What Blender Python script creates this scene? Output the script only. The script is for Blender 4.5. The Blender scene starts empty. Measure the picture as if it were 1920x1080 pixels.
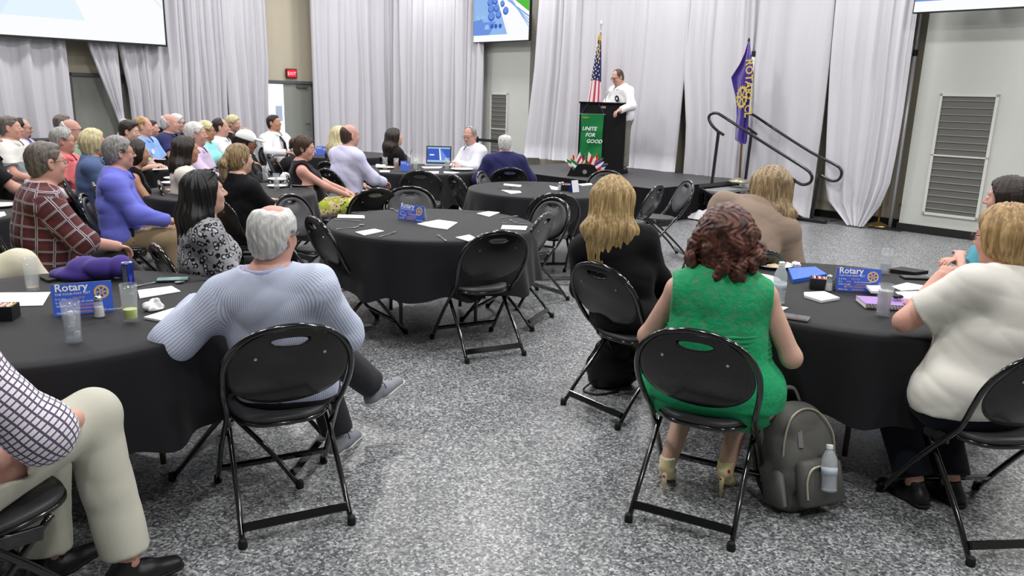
import bpy, bmesh, math, random
import numpy as np
from mathutils import Vector, Matrix, Euler

SC = bpy.context.scene
COL = SC.collection
PI = math.pi
# ---------------------------------------------------------------- camera
FPX, PITCH, ROLL, CAMH = 1450.0, math.radians(13.85), math.radians(1.65), 1.68
CF = np.array([0, math.cos(PITCH), -math.sin(PITCH)])
_X = np.array([1., 0, 0]); _U = np.cross(_X, CF)
CX = math.cos(ROLL)*_X + math.sin(ROLL)*_U
CU = -math.sin(ROLL)*_X + math.cos(ROLL)*_U
cam_data = bpy.data.cameras.new('camera')
cam = bpy.data.objects.new('camera', cam_data); COL.objects.link(cam)
cam.matrix_world = Matrix(((CX[0], CU[0], -CF[0], 0), (CX[1], CU[1], -CF[1], 0), (CX[2], CU[2], -CF[2], CAMH), (0, 0, 0, 1)))
cam_data.sensor_width = 36; cam_data.lens = FPX/1920*36
cam_data.clip_start = .05; cam_data.clip_end = 200
SC.camera = cam
SC.view_settings.view_transform = 'Standard'
SC.view_settings.look = 'None'
SC.view_settings.gamma = 1
SC.view_settings.use_curve_mapping = False
SC.view_settings.exposure = 0.0
SC.cycles.use_denoising = True
SC.cycles.max_bounces = 6; SC.cycles.diffuse_bounces = 3; SC.cycles.glossy_bounces = 3
SC.cycles.transmission_bounces = 6; SC.cycles.transparent_max_bounces = 8
SC.cycles.sample_clamp_indirect = 4
SC.cycles.caustics_reflective = False; SC.cycles.caustics_refractive = False
# ---------------------------------------------------------------- world and hall lamps
WU = np.array([.695, -.719]); WN = np.array([.719, .695])      # along the stage wall, and towards it
def W(t, d, z=0.0):
    p = t*WU + d*WN
    return Vector((p[0], p[1], z))
wld = bpy.data.worlds.new('world'); SC.world = wld; wld.use_nodes = True
wld.node_tree.nodes['Background'].inputs[0].default_value = (.8, .85, .95, 1)
wld.node_tree.nodes['Background'].inputs[1].default_value = .1
CEIL = 5.4
LAMP_POS = [(t, d) for t in (-14.2, -11, -7.8, -4.6, -1.4, 1.8) for d in (.6, 3.9, 7.2, 10.3)]
LAMP_W = 78
for _t, _d in LAMP_POS:
    ld = bpy.data.lights.new('hall_lamp', 'AREA'); ld.shape = 'DISK'; ld.size = .55
    ld.energy = LAMP_W; ld.color = (1.0, .975, .965)
    lo = bpy.data.objects.new('hall_lamp', ld); COL.objects.link(lo)
    lo.location = W(_t, _d, CEIL-.18)
# the camera's ray through a pixel of the photograph meets a plane
def ray(px, py):
    return CF + ((px-960)/FPX)*CX - ((py-540)/FPX)*CU
def at(px, py, z):
    D = ray(px, py); s = (z-CAMH)/D[2]
    return Vector((s*D[0], s*D[1], z))
def at_d(px, py, d):
    D = ray(px, py); s = d/(D[:2]@WN); return Vector((s*D[0], s*D[1], CAMH+s*D[2]))
def at_t(px, py, t):
    D = ray(px, py); s = t/(D[:2]@WU); return Vector((s*D[0], s*D[1], CAMH+s*D[2]))
def at_y(px, py, y):
    D = ray(px, py); s = y/D[1]; return Vector((s*D[0], y, CAMH+s*D[2]))
def proj(P):
    d = np.array(P) - np.array([0, 0, CAMH]); z = d@CF
    return 960+FPX*(d@CX)/z, 540-FPX*(d@CU)/z
def tdc(P):
    p = np.array([P[0], P[1]]); return float(p@WU), float(p@WN)

# ---------------------------------------------------------------- materials
MATS = {}
def srgb(c):
    return tuple((x/12.92 if x <= .04045 else ((x+.055)/1.055)**2.4) for x in [v/255 for v in c])+(1,)
def mat(name, col, rough=.6, metal=0, spec=.5, sheen=0, coat=0, bump=None, var=0, varscale=8, alpha=None, trans=0, ior=1.45, emis=None, estr=1, coatr=.05):
    """col in sRGB 0-255; bump=(scale, strength[, stretch])"""
    if name in MATS: return MATS[name]
    m = bpy.data.materials.new(name); m.use_nodes = True; MATS[name] = m
    nt = m.node_tree; b = nt.nodes['Principled BSDF']
    c = srgb(col)
    b.inputs['Base Color'].default_value = c
    b.inputs['Roughness'].default_value = rough; b.inputs['Metallic'].default_value = metal
    b.inputs['Specular IOR Level'].default_value = spec
    b.inputs['Sheen Weight'].default_value = sheen; b.inputs['Sheen Roughness'].default_value = .4
    b.inputs['Coat Weight'].default_value = coat; b.inputs['Coat Roughness'].default_value = coatr
    b.inputs['Transmission Weight'].default_value = trans; b.inputs['IOR'].default_value = ior
    if alpha is not None: b.inputs['Alpha'].default_value = alpha
    if emis is not None:
        b.inputs['Emission Color'].default_value = srgb(emis); b.inputs['Emission Strength'].default_value = estr
    tc = nt.nodes.new('ShaderNodeTexCoord')
    if var:
        n = nt.nodes.new('ShaderNodeTexNoise'); n.inputs['Scale'].default_value = varscale; n.inputs['Detail'].default_value = 3
        nt.links.new(tc.outputs['Object'], n.inputs['Vector'])
        r = nt.nodes.new('ShaderNodeMix'); r.data_type = 'RGBA'
        r.inputs[6].default_value = tuple(x*(1-var) for x in c[:3])+(1,); r.inputs[7].default_value = tuple(min(1, x*(1+var)) for x in c[:3])+(1,)
        nt.links.new(n.outputs['Fac'], r.inputs[0]); nt.links.new(r.outputs[2], b.inputs['Base Color'])
    if bump:
        n = nt.nodes.new('ShaderNodeTexNoise'); n.inputs['Scale'].default_value = bump[0]; n.inputs['Detail'].default_value = 2
        src = tc.outputs['Object']
        if len(bump) > 2:
            mp = nt.nodes.new('ShaderNodeMapping'); mp.inputs['Scale'].default_value = bump[2]
            nt.links.new(src, mp.inputs[0]); src = mp.outputs[0]
        nt.links.new(src, n.inputs['Vector'])
        bp = nt.nodes.new('ShaderNodeBump'); bp.inputs['Strength'].default_value = bump[1]; bp.inputs['Distance'].default_value = .004
        nt.links.new(n.outputs['Fac'], bp.inputs['Height']); nt.links.new(bp.outputs[0], b.inputs['Normal'])
    return m
def _math(nt, op, a, b=None, c=None):
    n = nt.nodes.new('ShaderNodeMath'); n.operation = op
    for i, v in enumerate((a, b, c)):
        if v is None: continue
        if isinstance(v, (int, float)): n.inputs[i].default_value = v
        else: nt.links.new(v, n.inputs[i])
    return n.outputs[0]
def _mix(nt, f, a, b):
    n = nt.nodes.new('ShaderNodeMix'); n.data_type = 'RGBA'
    for i, v in ((0, f), (6, a), (7, b)):
        if isinstance(v, (int, float)): n.inputs[i].default_value = v
        elif isinstance(v, tuple): n.inputs[i].default_value = v
        else: nt.links.new(v, n.inputs[i])
    return n.outputs[2]
def _stripe(nt, x, freq, width, ph=0.0):
    """1 where frac(x*freq+ph) < width"""
    v = _math(nt, 'MULTIPLY_ADD', x, freq, ph); f = _math(nt, 'FRACT', v)
    return _math(nt, 'LESS_THAN', f, width)
def pattern(name, kind, cols, rough=.75, sheen=.1):
    if name in MATS: return MATS[name]
    m = mat(name, cols[0], rough, sheen=sheen, spec=.3); nt = m.node_tree; b = nt.nodes['Principled BSDF']
    tc = nt.nodes.new('ShaderNodeTexCoord'); sp = nt.nodes.new('ShaderNodeSeparateXYZ')
    nt.links.new(tc.outputs['Object'], sp.inputs[0])
    X, Y, Z = sp.outputs
    at_ = nt.nodes.new('ShaderNodeAttribute'); at_.attribute_name = 'cloth_uv'; s2 = nt.nodes.new('ShaderNodeSeparateXYZ'); nt.links.new(at_.outputs['Vector'], s2.inputs[0]); cu_, cv_ = s2.outputs[0], s2.outputs[1]
    c = [srgb(q) for q in cols]
    if kind == 'pinstripe':
        h = cu_
        col = _mix(nt, _stripe(nt, h, 125, .36), c[0], c[1])
    elif kind == 'plaid':
        h, v = cu_, cv_
        col = c[0]
        col = _mix(nt, _math(nt, 'MULTIPLY', _stripe(nt, h, 14, .45, .3), .35), col, c[2])
        col = _mix(nt, _math(nt, 'MULTIPLY', _stripe(nt, v, 14, .45, .3), .35), col, c[2])
        col = _mix(nt, _math(nt, 'MULTIPLY', _stripe(nt, h, 14, .15), .75), col, c[1])
        col = _mix(nt, _math(nt, 'MULTIPLY', _stripe(nt, v, 14, .15), .75), col, c[1])
        col = _mix(nt, _stripe(nt, h, 14, .05, .05 - .1), col, c[2])
        col = _mix(nt, _stripe(nt, v, 14, .05, .05 - .1), col, c[2])
    elif kind == 'check':
        h, v = cu_, cv_
        s = _math(nt, 'MAXIMUM', _stripe(nt, h, 62, .26), _stripe(nt, v, 62, .26))
        col = _mix(nt, s, c[0], c[1])
    elif kind == 'leopard':
        vo = nt.nodes.new('ShaderNodeTexVoronoi'); vo.inputs['Scale'].default_value = 30
        nt.links.new(tc.outputs['Object'], vo.inputs['Vector'])
        d = vo.outputs['Distance']
        ring = _math(nt, 'MULTIPLY', _math(nt, 'GREATER_THAN', d, .27), _math(nt, 'LESS_THAN', d, .50))
        no = nt.nodes.new('ShaderNodeTexNoise'); no.inputs['Scale'].default_value = 60
        nt.links.new(tc.outputs['Object'], no.inputs['Vector'])
        ring = _math(nt, 'MULTIPLY', ring, _math(nt, 'GREATER_THAN', no.outputs['Fac'], .42))
        col = _mix(nt, _math(nt, 'LESS_THAN', d, .27), c[0], c[2])
        col = _mix(nt, ring, col, c[1])
    elif kind == 'bands':          # broad horizontal chest bands
        a = _math(nt, 'MULTIPLY', _math(nt, 'GREATER_THAN', Z, .74), _math(nt, 'LESS_THAN', Z, .85))
        col = _mix(nt, a, c[0], c[1])
        a2 = _math(nt, 'LESS_THAN', Z, .74)
        col = _mix(nt, a2, col, c[2])
    elif kind == 'floral':
        vo = nt.nodes.new('ShaderNodeTexNoise'); vo.inputs['Scale'].default_value = 14
        nt.links.new(tc.outputs['Object'], vo.inputs['Vector'])
        v2 = nt.nodes.new('ShaderNodeTexVoronoi'); v2.inputs['Scale'].default_value = 26
        nt.links.new(tc.outputs['Object'], v2.inputs['Vector'])
        col = _mix(nt, _math(nt, 'GREATER_THAN', vo.outputs['Fac'], .52), c[0], c[1])
        col = _mix(nt, _math(nt, 'LESS_THAN', v2.outputs['Distance'], .25), col, c[2])
    elif kind == 'dots':
        vo = nt.nodes.new('ShaderNodeTexVoronoi'); vo.inputs['Scale'].default_value = 60; vo.inputs['Randomness'].default_value = .3
        nt.links.new(tc.outputs['Object'], vo.inputs['Vector'])
        col = _mix(nt, _math(nt, 'LESS_THAN', vo.outputs['Distance'], .2), c[0], c[1])
    elif kind == 'lace':
        vo = nt.nodes.new('ShaderNodeTexNoise'); vo.inputs['Scale'].default_value = 42; vo.inputs['Detail'].default_value = 4
        nt.links.new(tc.outputs['Object'], vo.inputs['Vector'])
        up = _math(nt, 'GREATER_THAN', Z, .80)
        hole = _math(nt, 'MULTIPLY', up, _math(nt, 'LESS_THAN', vo.outputs['Fac'], .455))
        col = _mix(nt, _math(nt, 'MULTIPLY', hole, .5), c[0], c[1])
        bp = nt.nodes.new('ShaderNodeBump'); bp.inputs['Strength'].default_value = .9; bp.inputs['Distance'].default_value = .006
        nt.links.new(vo.outputs['Fac'], bp.inputs['Height']); nt.links.new(bp.outputs[0], b.inputs['Normal'])
    nt.links.new(col, b.inputs['Base Color'])
    return m
def hair_mat(name, dark, light, stretch=(60, 60, 5), rough=.42, amt=1.0):
    if name in MATS: return MATS[name]
    m = mat(name, dark, rough, spec=.45); nt = m.node_tree; b = nt.nodes['Principled BSDF']
    tc = nt.nodes.new('ShaderNodeTexCoord'); mp = nt.nodes.new('ShaderNodeMapping'); mp.inputs['Scale'].default_value = stretch
    nt.links.new(tc.outputs['Object'], mp.inputs[0])
    n = nt.nodes.new('ShaderNodeTexNoise'); n.inputs['Scale'].default_value = 1; n.inputs['Detail'].default_value = 4; n.inputs['Roughness'].default_value = .65
    n.inputs['Distortion'].default_value = .6
    nt.links.new(mp.outputs[0], n.inputs['Vector'])
    r = nt.nodes.new('ShaderNodeValToRGB'); r.color_ramp.elements[0].position = .36; r.color_ramp.elements[1].position = .66
    r.color_ramp.elements[0].color = srgb(dark); r.color_ramp.elements[1].color = srgb(light)
    nt.links.new(n.outputs['Fac'], r.inputs[0]); nt.links.new(r.outputs[0], b.inputs['Base Color'])
    bp = nt.nodes.new('ShaderNodeBump'); bp.inputs['Strength'].default_value = .7*amt; bp.inputs['Distance'].default_value = .006
    nt.links.new(n.outputs['Fac'], bp.inputs['Height']); nt.links.new(bp.outputs[0], b.inputs['Normal'])
    return m

# ---------------------------------------------------------------- object helpers
def tag(o, label=None, cat=None, group=None, kind=None):
    if label: o['label'] = label
    if cat: o['category'] = cat
    if group: o['group'] = group
    if kind: o['kind'] = kind
    return o
def empty(name, loc=(0, 0, 0), rz=0, label=None, cat=None, group=None):
    o = bpy.data.objects.new(name, None); COL.objects.link(o)
    o.location = loc; o.rotation_euler = (0, 0, rz); o.empty_display_size = .1
    return tag(o, label, cat, group)
def mesh_obj(name, V, F, m, parent=None, smooth=False, mi=None, loc=None, rz=0):
    me = bpy.data.meshes.new(name)
    V = np.asarray(V, dtype=np.float32); n = len(V)
    if isinstance(F, np.ndarray) and F.ndim == 2:
        k = F.shape[1]; me.vertices.add(n); me.vertices.foreach_set('co', V.ravel())
        me.loops.add(F.size); me.loops.foreach_set('vertex_index', F.ravel().astype(np.int32))
        me.polygons.add(len(F)); me.polygons.foreach_set('loop_start', np.arange(0, F.size, k, dtype=np.int32))
        me.update(calc_edges=True)
    else:
        me.from_pydata([tuple(map(float, v)) for v in V], [], [tuple(int(i) for i in f) for f in F])
    for q in (m if isinstance(m, (list, tuple)) else [m]): me.materials.append(q)
    if mi is not None: me.polygons.foreach_set('material_index', np.asarray(mi, dtype=np.int32))
    if smooth: me.polygons.foreach_set('use_smooth', [True]*len(me.polygons))
    me.update()
    o = bpy.data.objects.new(name, me); COL.objects.link(o)
    if parent is not None: o.parent = parent
    if loc is not None: o.location = loc
    if rz: o.rotation_euler = (0, 0, rz)
    return o
def copy_tree(o, parent=None):
    c = o.copy(); COL.objects.link(c)
    if parent is not None: c.parent = parent
    for ch in o.children: copy_tree(ch, c)
    return c
class MB:
    """collects vertices and faces of one mesh"""
    def __init__(s): s.V = []; s.F = []; s.M = []; s.m = 0
    def add(s, V, F):
        o = len(s.V); s.V += [tuple(v) for v in V]; s.F += [tuple(i+o for i in f) for f in F]; s.M += [s.m]*len(F); return s
    def box(s, c, sz, R=None, bev=0.0, taper=1.0):
        x, y, z = [q/2 for q in sz]; b = min(bev, x, y, z)
        if b > 0:
            V = []; F = []
            prof = []
            for (sx, sy) in ((1, 1), (-1, 1), (-1, -1), (1, -1)):
                for a in (0, 45, 90):
                    a0 = {(1, 1): 0, (-1, 1): 90, (-1, -1): 180, (1, -1): 270}[(sx, sy)] + a
                    prof.append((sx*(x-b)+b*math.cos(math.radians(a0)), sy*(y-b)+b*math.sin(math.radians(a0))))
            n = len(prof)
            rings = [(-z, b*.6), (-z+b*.6, 0), (z-b*.6, 0), (z, b*.6)]
            for (zz, ins) in rings:
                for (px, py) in prof:
                    k = 1-ins/max(x, 1e-6); k2 = 1-ins/max(y, 1e-6)
                    tp = taper if zz > 0 else 1
                    V.append((px*k*tp, py*k2*tp, zz))
            for r in range(3):
                for i in range(n):
                    j = (i+1) % n; F.append((r*n+i, r*n+j, (r+1)*n+j, (r+1)*n+i))
            F.append(tuple(range(n-1, -1, -1))); F.append(tuple(range(3*n, 4*n)))
        else:
            V = [(sx*x*(taper if sz_ > 0 else 1), sy*y*(taper if sz_ > 0 else 1), sz_*z) for sz_ in (-1, 1) for sx, sy in ((-1, -1), (1, -1), (1, 1), (-1, 1))]
            F = [(3, 2, 1, 0), (4, 5, 6, 7), (0, 1, 5, 4), (1, 2, 6, 5), (2, 3, 7, 6), (3, 0, 4, 7)]
        V = [Vector(v) for v in V]
        if R is not None: V = [R @ v for v in V]
        c = Vector(c); return s.add([v+c for v in V], F)
    def lathe(s, prof, n=24, c=(0, 0, 0), R=None, sx=1, sy=1, close=False):
        V = []; F = []; c = Vector(c)
        for (r, z) in prof:
            for i in range(n):
                a = 2*PI*i/n; v = Vector((r*math.cos(a)*sx, r*math.sin(a)*sy, z))
                if R is not None: v = R @ v
                V.append(v+c)
        for k in range(len(prof)-1):
            for i in range(n):
                j = (i+1) % n; F.append((k*n+i, k*n+j, (k+1)*n+j, (k+1)*n+i))
        if prof[0][0] > 1e-5: F.append(tuple(range(n-1, -1, -1)))
        if prof[-1][0] > 1e-5: F.append(tuple((len(prof)-1)*n+i for i in range(n)))
        return s.add(V, F)
    def tube(s, pts, r, n=8, cap=True, sq=False, flat=1.0):
        pts = [Vector(p) for p in pts]; m = len(pts); V = []; F = []
        rr = r if isinstance(r, (list, tuple)) else [r]*m
        up = None
        for i, p in enumerate(pts):
            a = pts[max(i-1, 0)]; b = pts[min(i+1, m-1)]; t = (b-a).normalized()
            if up is None:
                up = Vector((0, 0, 1)) if abs(t.z) < .9 else Vector((1, 0, 0))
            u = t.cross(up)
            if u.length < 1e-4: u = t.cross(Vector((0, 1, 0)))
            u.normalize(); w = u.cross(t).normalized(); up = w
            for k in range(n):
                q = 2*PI*(k+.5)/n
                V.append(p+u*math.cos(q)*rr[i]+w*math.sin(q)*rr[i]*flat)
        for i in range(m-1):
            for k in range(n):
                j = (k+1) % n; F.append((i*n+k, i*n+j, (i+1)*n+j, (i+1)*n+k))
        if cap: F.append(tuple(range(n-1, -1, -1))); F.append(tuple((m-1)*n+k for k in range(n)))
        return s.add(V, F)
    def prism(s, pts, z0, z1, R=None, c=(0, 0, 0)):
        n = len(pts); V = [Vector((x, y, z0)) for x, y in pts]+[Vector((x, y, z1)) for x, y in pts]
        if R is not None: V = [R @ v for v in V]
        F = [tuple(range(n-1, -1, -1)), tuple(range(n, 2*n))]+[(i, (i+1) % n, n+(i+1) % n, n+i) for i in range(n)]
        c = Vector(c); return s.add([v+c for v in V], F)
    def build(s, name, m, parent=None, smooth=False, loc=None, rz=0):
        o = mesh_obj(name, s.V, s.F, m, parent, smooth, s.M if isinstance(m, (list, tuple)) else None, loc, rz)
        if smooth:
            o.data.set_sharp_from_angle(angle=math.radians(40)) if smooth == 'auto' else None
        return o
def bez(pts, n=6):
    """Catmull-Rom through points"""
    P = [Vector(p) for p in pts]; P = [P[0]*2-P[1]]+P+[P[-1]*2-P[-2]]; out = []
    for i in range(1, len(P)-2):
        for k in range(n):
            t = k/n; a, b, c, d = P[i-1:i+3]
            out.append(.5*((2*b)+(c-a)*t+(2*a-5*b+4*c-d)*t*t+(3*b-a-3*c+d)*t**3))
    out.append(P[-2]); return out
def text_mesh(name, s, size, m, parent, M, extr=.0004, align='LEFT', bold=False, shear=0, sx=1.0):
    """lettering laid flat in the XY plane of matrix M, as a mesh"""
    cu = bpy.data.curves.new(name, 'FONT'); cu.body = s; cu.size = size; cu.align_x = align; cu.extrude = extr; cu.resolution_u = 2
    cu.shear = shear
    if bold: cu.offset = size*.018
    t = bpy.data.objects.new('tmp', cu); COL.objects.link(t)
    dg = bpy.context.evaluated_depsgraph_get(); me = bpy.data.meshes.new_from_object(t.evaluated_get(dg))
    bpy.data.objects.remove(t); bpy.data.curves.remove(cu)
    me.name = name
    me.transform(M @ Matrix.Diagonal((sx, 1, 1, 1))); me.materials.clear(); me.materials.append(m)
    o = bpy.data.objects.new(name, me); COL.objects.link(o)
    if parent is not None: o.parent = parent
    return o
def frameM(o, x, z):
    """matrix with origin o, x axis x, y axis z"""
    x = Vector(x).normalized(); y = Vector(z).normalized(); n = x.cross(y)
    return Matrix(((x.x, y.x, n.x, o[0]), (x.y, y.y, n.y, o[1]), (x.z, y.z, n.z, o[2]), (0, 0, 0, 1)))
# ================================================================ the hall
def floor_material():
    m = mat('speckled_epoxy_floor', (128, 131, 134), .3, spec=.5); nt = m.node_tree; b = nt.nodes['Principled BSDF']
    tc = nt.nodes.new('ShaderNodeTexCoord')
    nz = nt.nodes.new('ShaderNodeTexNoise'); nz.inputs['Scale'].default_value = 90; nz.inputs['Detail'].default_value = 1
    nt.links.new(tc.outputs['Object'], nz.inputs['Vector'])
    wv = nt.nodes.new('ShaderNodeMix'); wv.data_type = 'VECTOR'; wv.inputs[0].default_value = .012
    nt.links.new(tc.outputs['Object'], wv.inputs[4]); nt.links.new(nz.outputs['Color'], wv.inputs[5])
    vo = nt.nodes.new('ShaderNodeTexVoronoi'); vo.inputs['Scale'].default_value = 112; nt.links.new(wv.outputs[1], vo.inputs['Vector'])
    sp = nt.nodes.new('ShaderNodeSeparateColor'); nt.links.new(vo.outputs['Color'], sp.inputs[0])
    r = nt.nodes.new('ShaderNodeValToRGB'); r.color_ramp.interpolation = 'CONSTANT'
    el = r.color_ramp.elements; el[0].position = 0; el[0].color = srgb((80, 83, 86)); el[1].position = .22; el[1].color = srgb((112, 115, 117))
    for p, c in ((.46, (138, 141, 142)), (.68, (162, 164, 165)), (.86, (190, 192, 193)), (.95, (98, 102, 108))):
        e = el.new(p); e.color = srgb(c)
    nt.links.new(sp.outputs[0], r.inputs[0])
    nt.links.new(r.outputs[0], b.inputs['Base Color'])
    bp = nt.nodes.new('ShaderNodeBump'); bp.inputs['Strength'].default_value = .3; bp.inputs['Distance'].default_value = .003
    nt.links.new(sp.outputs[1], bp.inputs['Height']); nt.links.new(bp.outputs[0], b.inputs['Normal'])
    return m
M_BEIGE = mat('beige_wall_paint', (196, 188, 168), .8, var=.03)
M_GREYW = mat('pale_grey_panel_paint', (196, 198, 192), .75, var=.02)
M_BASE = mat('black_baseboard_vinyl', (22, 22, 24), .5)
M_CEIL = mat('white_ceiling_paint', (200, 200, 200), .9)
def quadbox(t0, t1, d0, d1, z0, z1):
    mb = MB(); p = [W(t0, d0), W(t1, d0), W(t1, d1), W(t0, d1)]
    mb.prism([(q.x, q.y) for q in p], z0, z1); return mb
quadbox(-17, 8, -7.4, 12.4, -.12, 0).build('floor', floor_material())['kind'] = 'structure'
quadbox(-17, 8, -7.4, 12.4, CEIL, CEIL+.1).build('ceiling', M_CEIL)['kind'] = 'structure'
quadbox(-16.9, 8, 11.85, 12.1, 0, CEIL).build('wall_stage', M_BEIGE)['kind'] = 'structure'
quadbox(7.7, 8, -7.2, 11.85, 0, CEIL).build('wall_right', M_GREYW)['kind'] = 'structure'
quadbox(-16.9, 8, -7.4, -7.2, 0, CEIL).build('wall_behind', M_GREYW)['kind'] = 'structure'
# wall with the two doors: three stretches and the lintels over the doorways
TA = -16.5
wa = empty('wall_left', (0, 0, 0)); wa['kind'] = 'structure'
DOOR_TOP = 1.90
gaps = [(4.30, 5.62), (8.12, 9.42)]
segs = [(-7.2, gaps[0][0]), (gaps[0][1], gaps[1][0]), (gaps[1][1], 11.85)]
mb = MB()
for a, b_ in segs:
    p = [W(TA-.25, a), W(TA, a), W(TA, b_), W(TA-.25, b_)]; mb.prism([(q.x, q.y) for q in p], 0, CEIL)
for a, b_ in gaps:
    p = [W(TA-.25, a), W(TA, a), W(TA, b_), W(TA-.25, b_)]; mb.prism([(q.x, q.y) for q in p], DOOR_TOP, CEIL)
mb.build('wall_surface', M_BEIGE, wa)
M_DOOR = mat('grey_green_door_paint', (150, 153, 146), .6)
M_DFRAME = mat('dark_grey_door_frame', (96, 100, 102), .5)
M_STEEL = mat('brushed_steel', (190, 190, 190), .3, metal=1)
M_GLOWPANE = mat('glowing_door_glass', (230, 240, 255), .2, emis=(226, 240, 255), estr=1.15)  # pane emits by itself, in place of the lit corridor beyond
def door(n, d0, d1, lite):
    r = empty('door_%d' % n, W(TA, (d0+d1)/2), math.atan2(WN[1], WN[0])); r['kind'] = 'structure'
    w = d1-d0; z1 = DOOR_TOP                      # local x runs along the wall, -y faces the room
    f = MB()
    for sx in (-1, 1): f.box((sx*(w/2-.03), .04, z1/2), (.06, .16, z1))
    f.box((0, .04, z1-.03), (w, .16, .06)); f.build('door_frame', M_DFRAME, r)
    iw = w-.14
    if lite:
        lx0 = -iw/2+.02; lw = .44
        g = MB(); g.box((lx0+lw/2, .03, z1/2+.02), (lw, .02, z1-.2)); g.build('glass_pane', M_GLOWPANE, r)
        s = MB(); s.box((lx0+.7*lw, .008, 1.18), (.16, .01, .34)); s.build('notice', mat('pale_blue_notice', (190, 205, 225), .6), r)
        l = MB(); l.box(((lx0+lw+iw/2)/2, .03, z1/2-.02), (iw/2-lx0-lw, .045, z1-.08)); lf = l.build('door_leaf', M_DOOR, r)
        px = .32
    else:
        l = MB(); l.box((0, .03, z1/2-.02), (iw, .045, z1-.08)); lf = l.build('door_leaf', M_DOOR, r)
        px = .32
    c = MB(); c.box((px, -.02, z1-.12), (.26, .05, .06), bev=.01); c.build('door_closer', M_DFRAME, lf)
    h = MB(); h.tube([(iw/2-.1, -.01, .95), (iw/2-.1, -.06, .95), (iw/2-.22, -.06, .95)], .01); h.build('door_handle', M_STEEL, lf)
    return r
door(1, gaps[0][0], gaps[0][1], False)
door(2, gaps[1][0], gaps[1][1], True)
# shallow corridor behind the glazed door so that nothing shows as void from the side
quadbox(TA-.6, TA-.55, 3.5, 10.5, 0, 2.6).build('wall_corridor', M_GREYW)['kind'] = 'structure'
# wall piers in front of the stage wall
def pier(name, t0, t1, d0):
    o = quadbox(t0, t1, d0, 11.85, 0, CEIL).build(name, M_GREYW); o['kind'] = 'structure'; return o
pier('wall_left_pier', -12.99, -11.51, 11.45)
pier('wall_right_pier', -4.05, -1.6, 11.5)
def base(name, t0, t1, d):
    o = quadbox(t0, t1, d-.02, d, 0, .11).build(name, M_BASE); o['kind'] = 'structure'
base('baseboard_stage', -11.5, -4.06, 11.85)
base('baseboard_right_pier', -4.07, -1.58, 11.5)
base('baseboard_left_pier', -13.0, -11.5, 11.45)
base('baseboard_stage_far', -1.6, 7.7, 11.85)
# ventilation grilles in the piers
M_MESH = mat('grey_grille_mesh', (104, 104, 100), .6, bump=(300, .6))
def grille(tm, d, z0, z1, w, nx, label):
    r = empty('wall_vent', W(tm, d), math.atan2(WU[1], WU[0]), label, 'vent', 'grilles set in the wall piers')
    h = z1-z0; fw = .035
    f = MB()
    for sx in (-1, 1): f.box((sx*(w/2-fw/2), -.012, z0+h/2), (fw, .03, h))
    for zz in (z0+fw/2, z0+h/2, z1-fw/2): f.box((0, -.012, zz), (w, .03, fw if zz != z0+h/2 else .02))
    f.build('vent_frame', mat('pale_vent_frame', (205, 206, 200), .5), r)
    g = MB(); g.box((0, -.004, z0+h/2), (w-.04, .006, h-.04)); g.build('mesh_backing', M_MESH, r)
    proto = None
    for k in range(nx):
        zz = z0+h*(k+1)/(nx+1)
        if abs(zz-(z0+h/2)) < .03: continue
        if proto is None:
            b_ = MB(); b_.box((0, 0, 0), (w-.06, .016, .008)); proto = b_.build('grille_bar', mat('grille_bar_metal', (150, 150, 146), .5), r); o = proto
        else: o = proto.copy(); COL.objects.link(o)
        o.location = (0, -.014, zz)
grille(-3.41, 11.5, .27, 1.89, .70, 17, 'tall grey ventilation grille in right wall pier')
grille(-12.39, 11.45, .27, 1.76, .54, 15, 'narrow grey ventilation grille on pier below hanging television')
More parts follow.
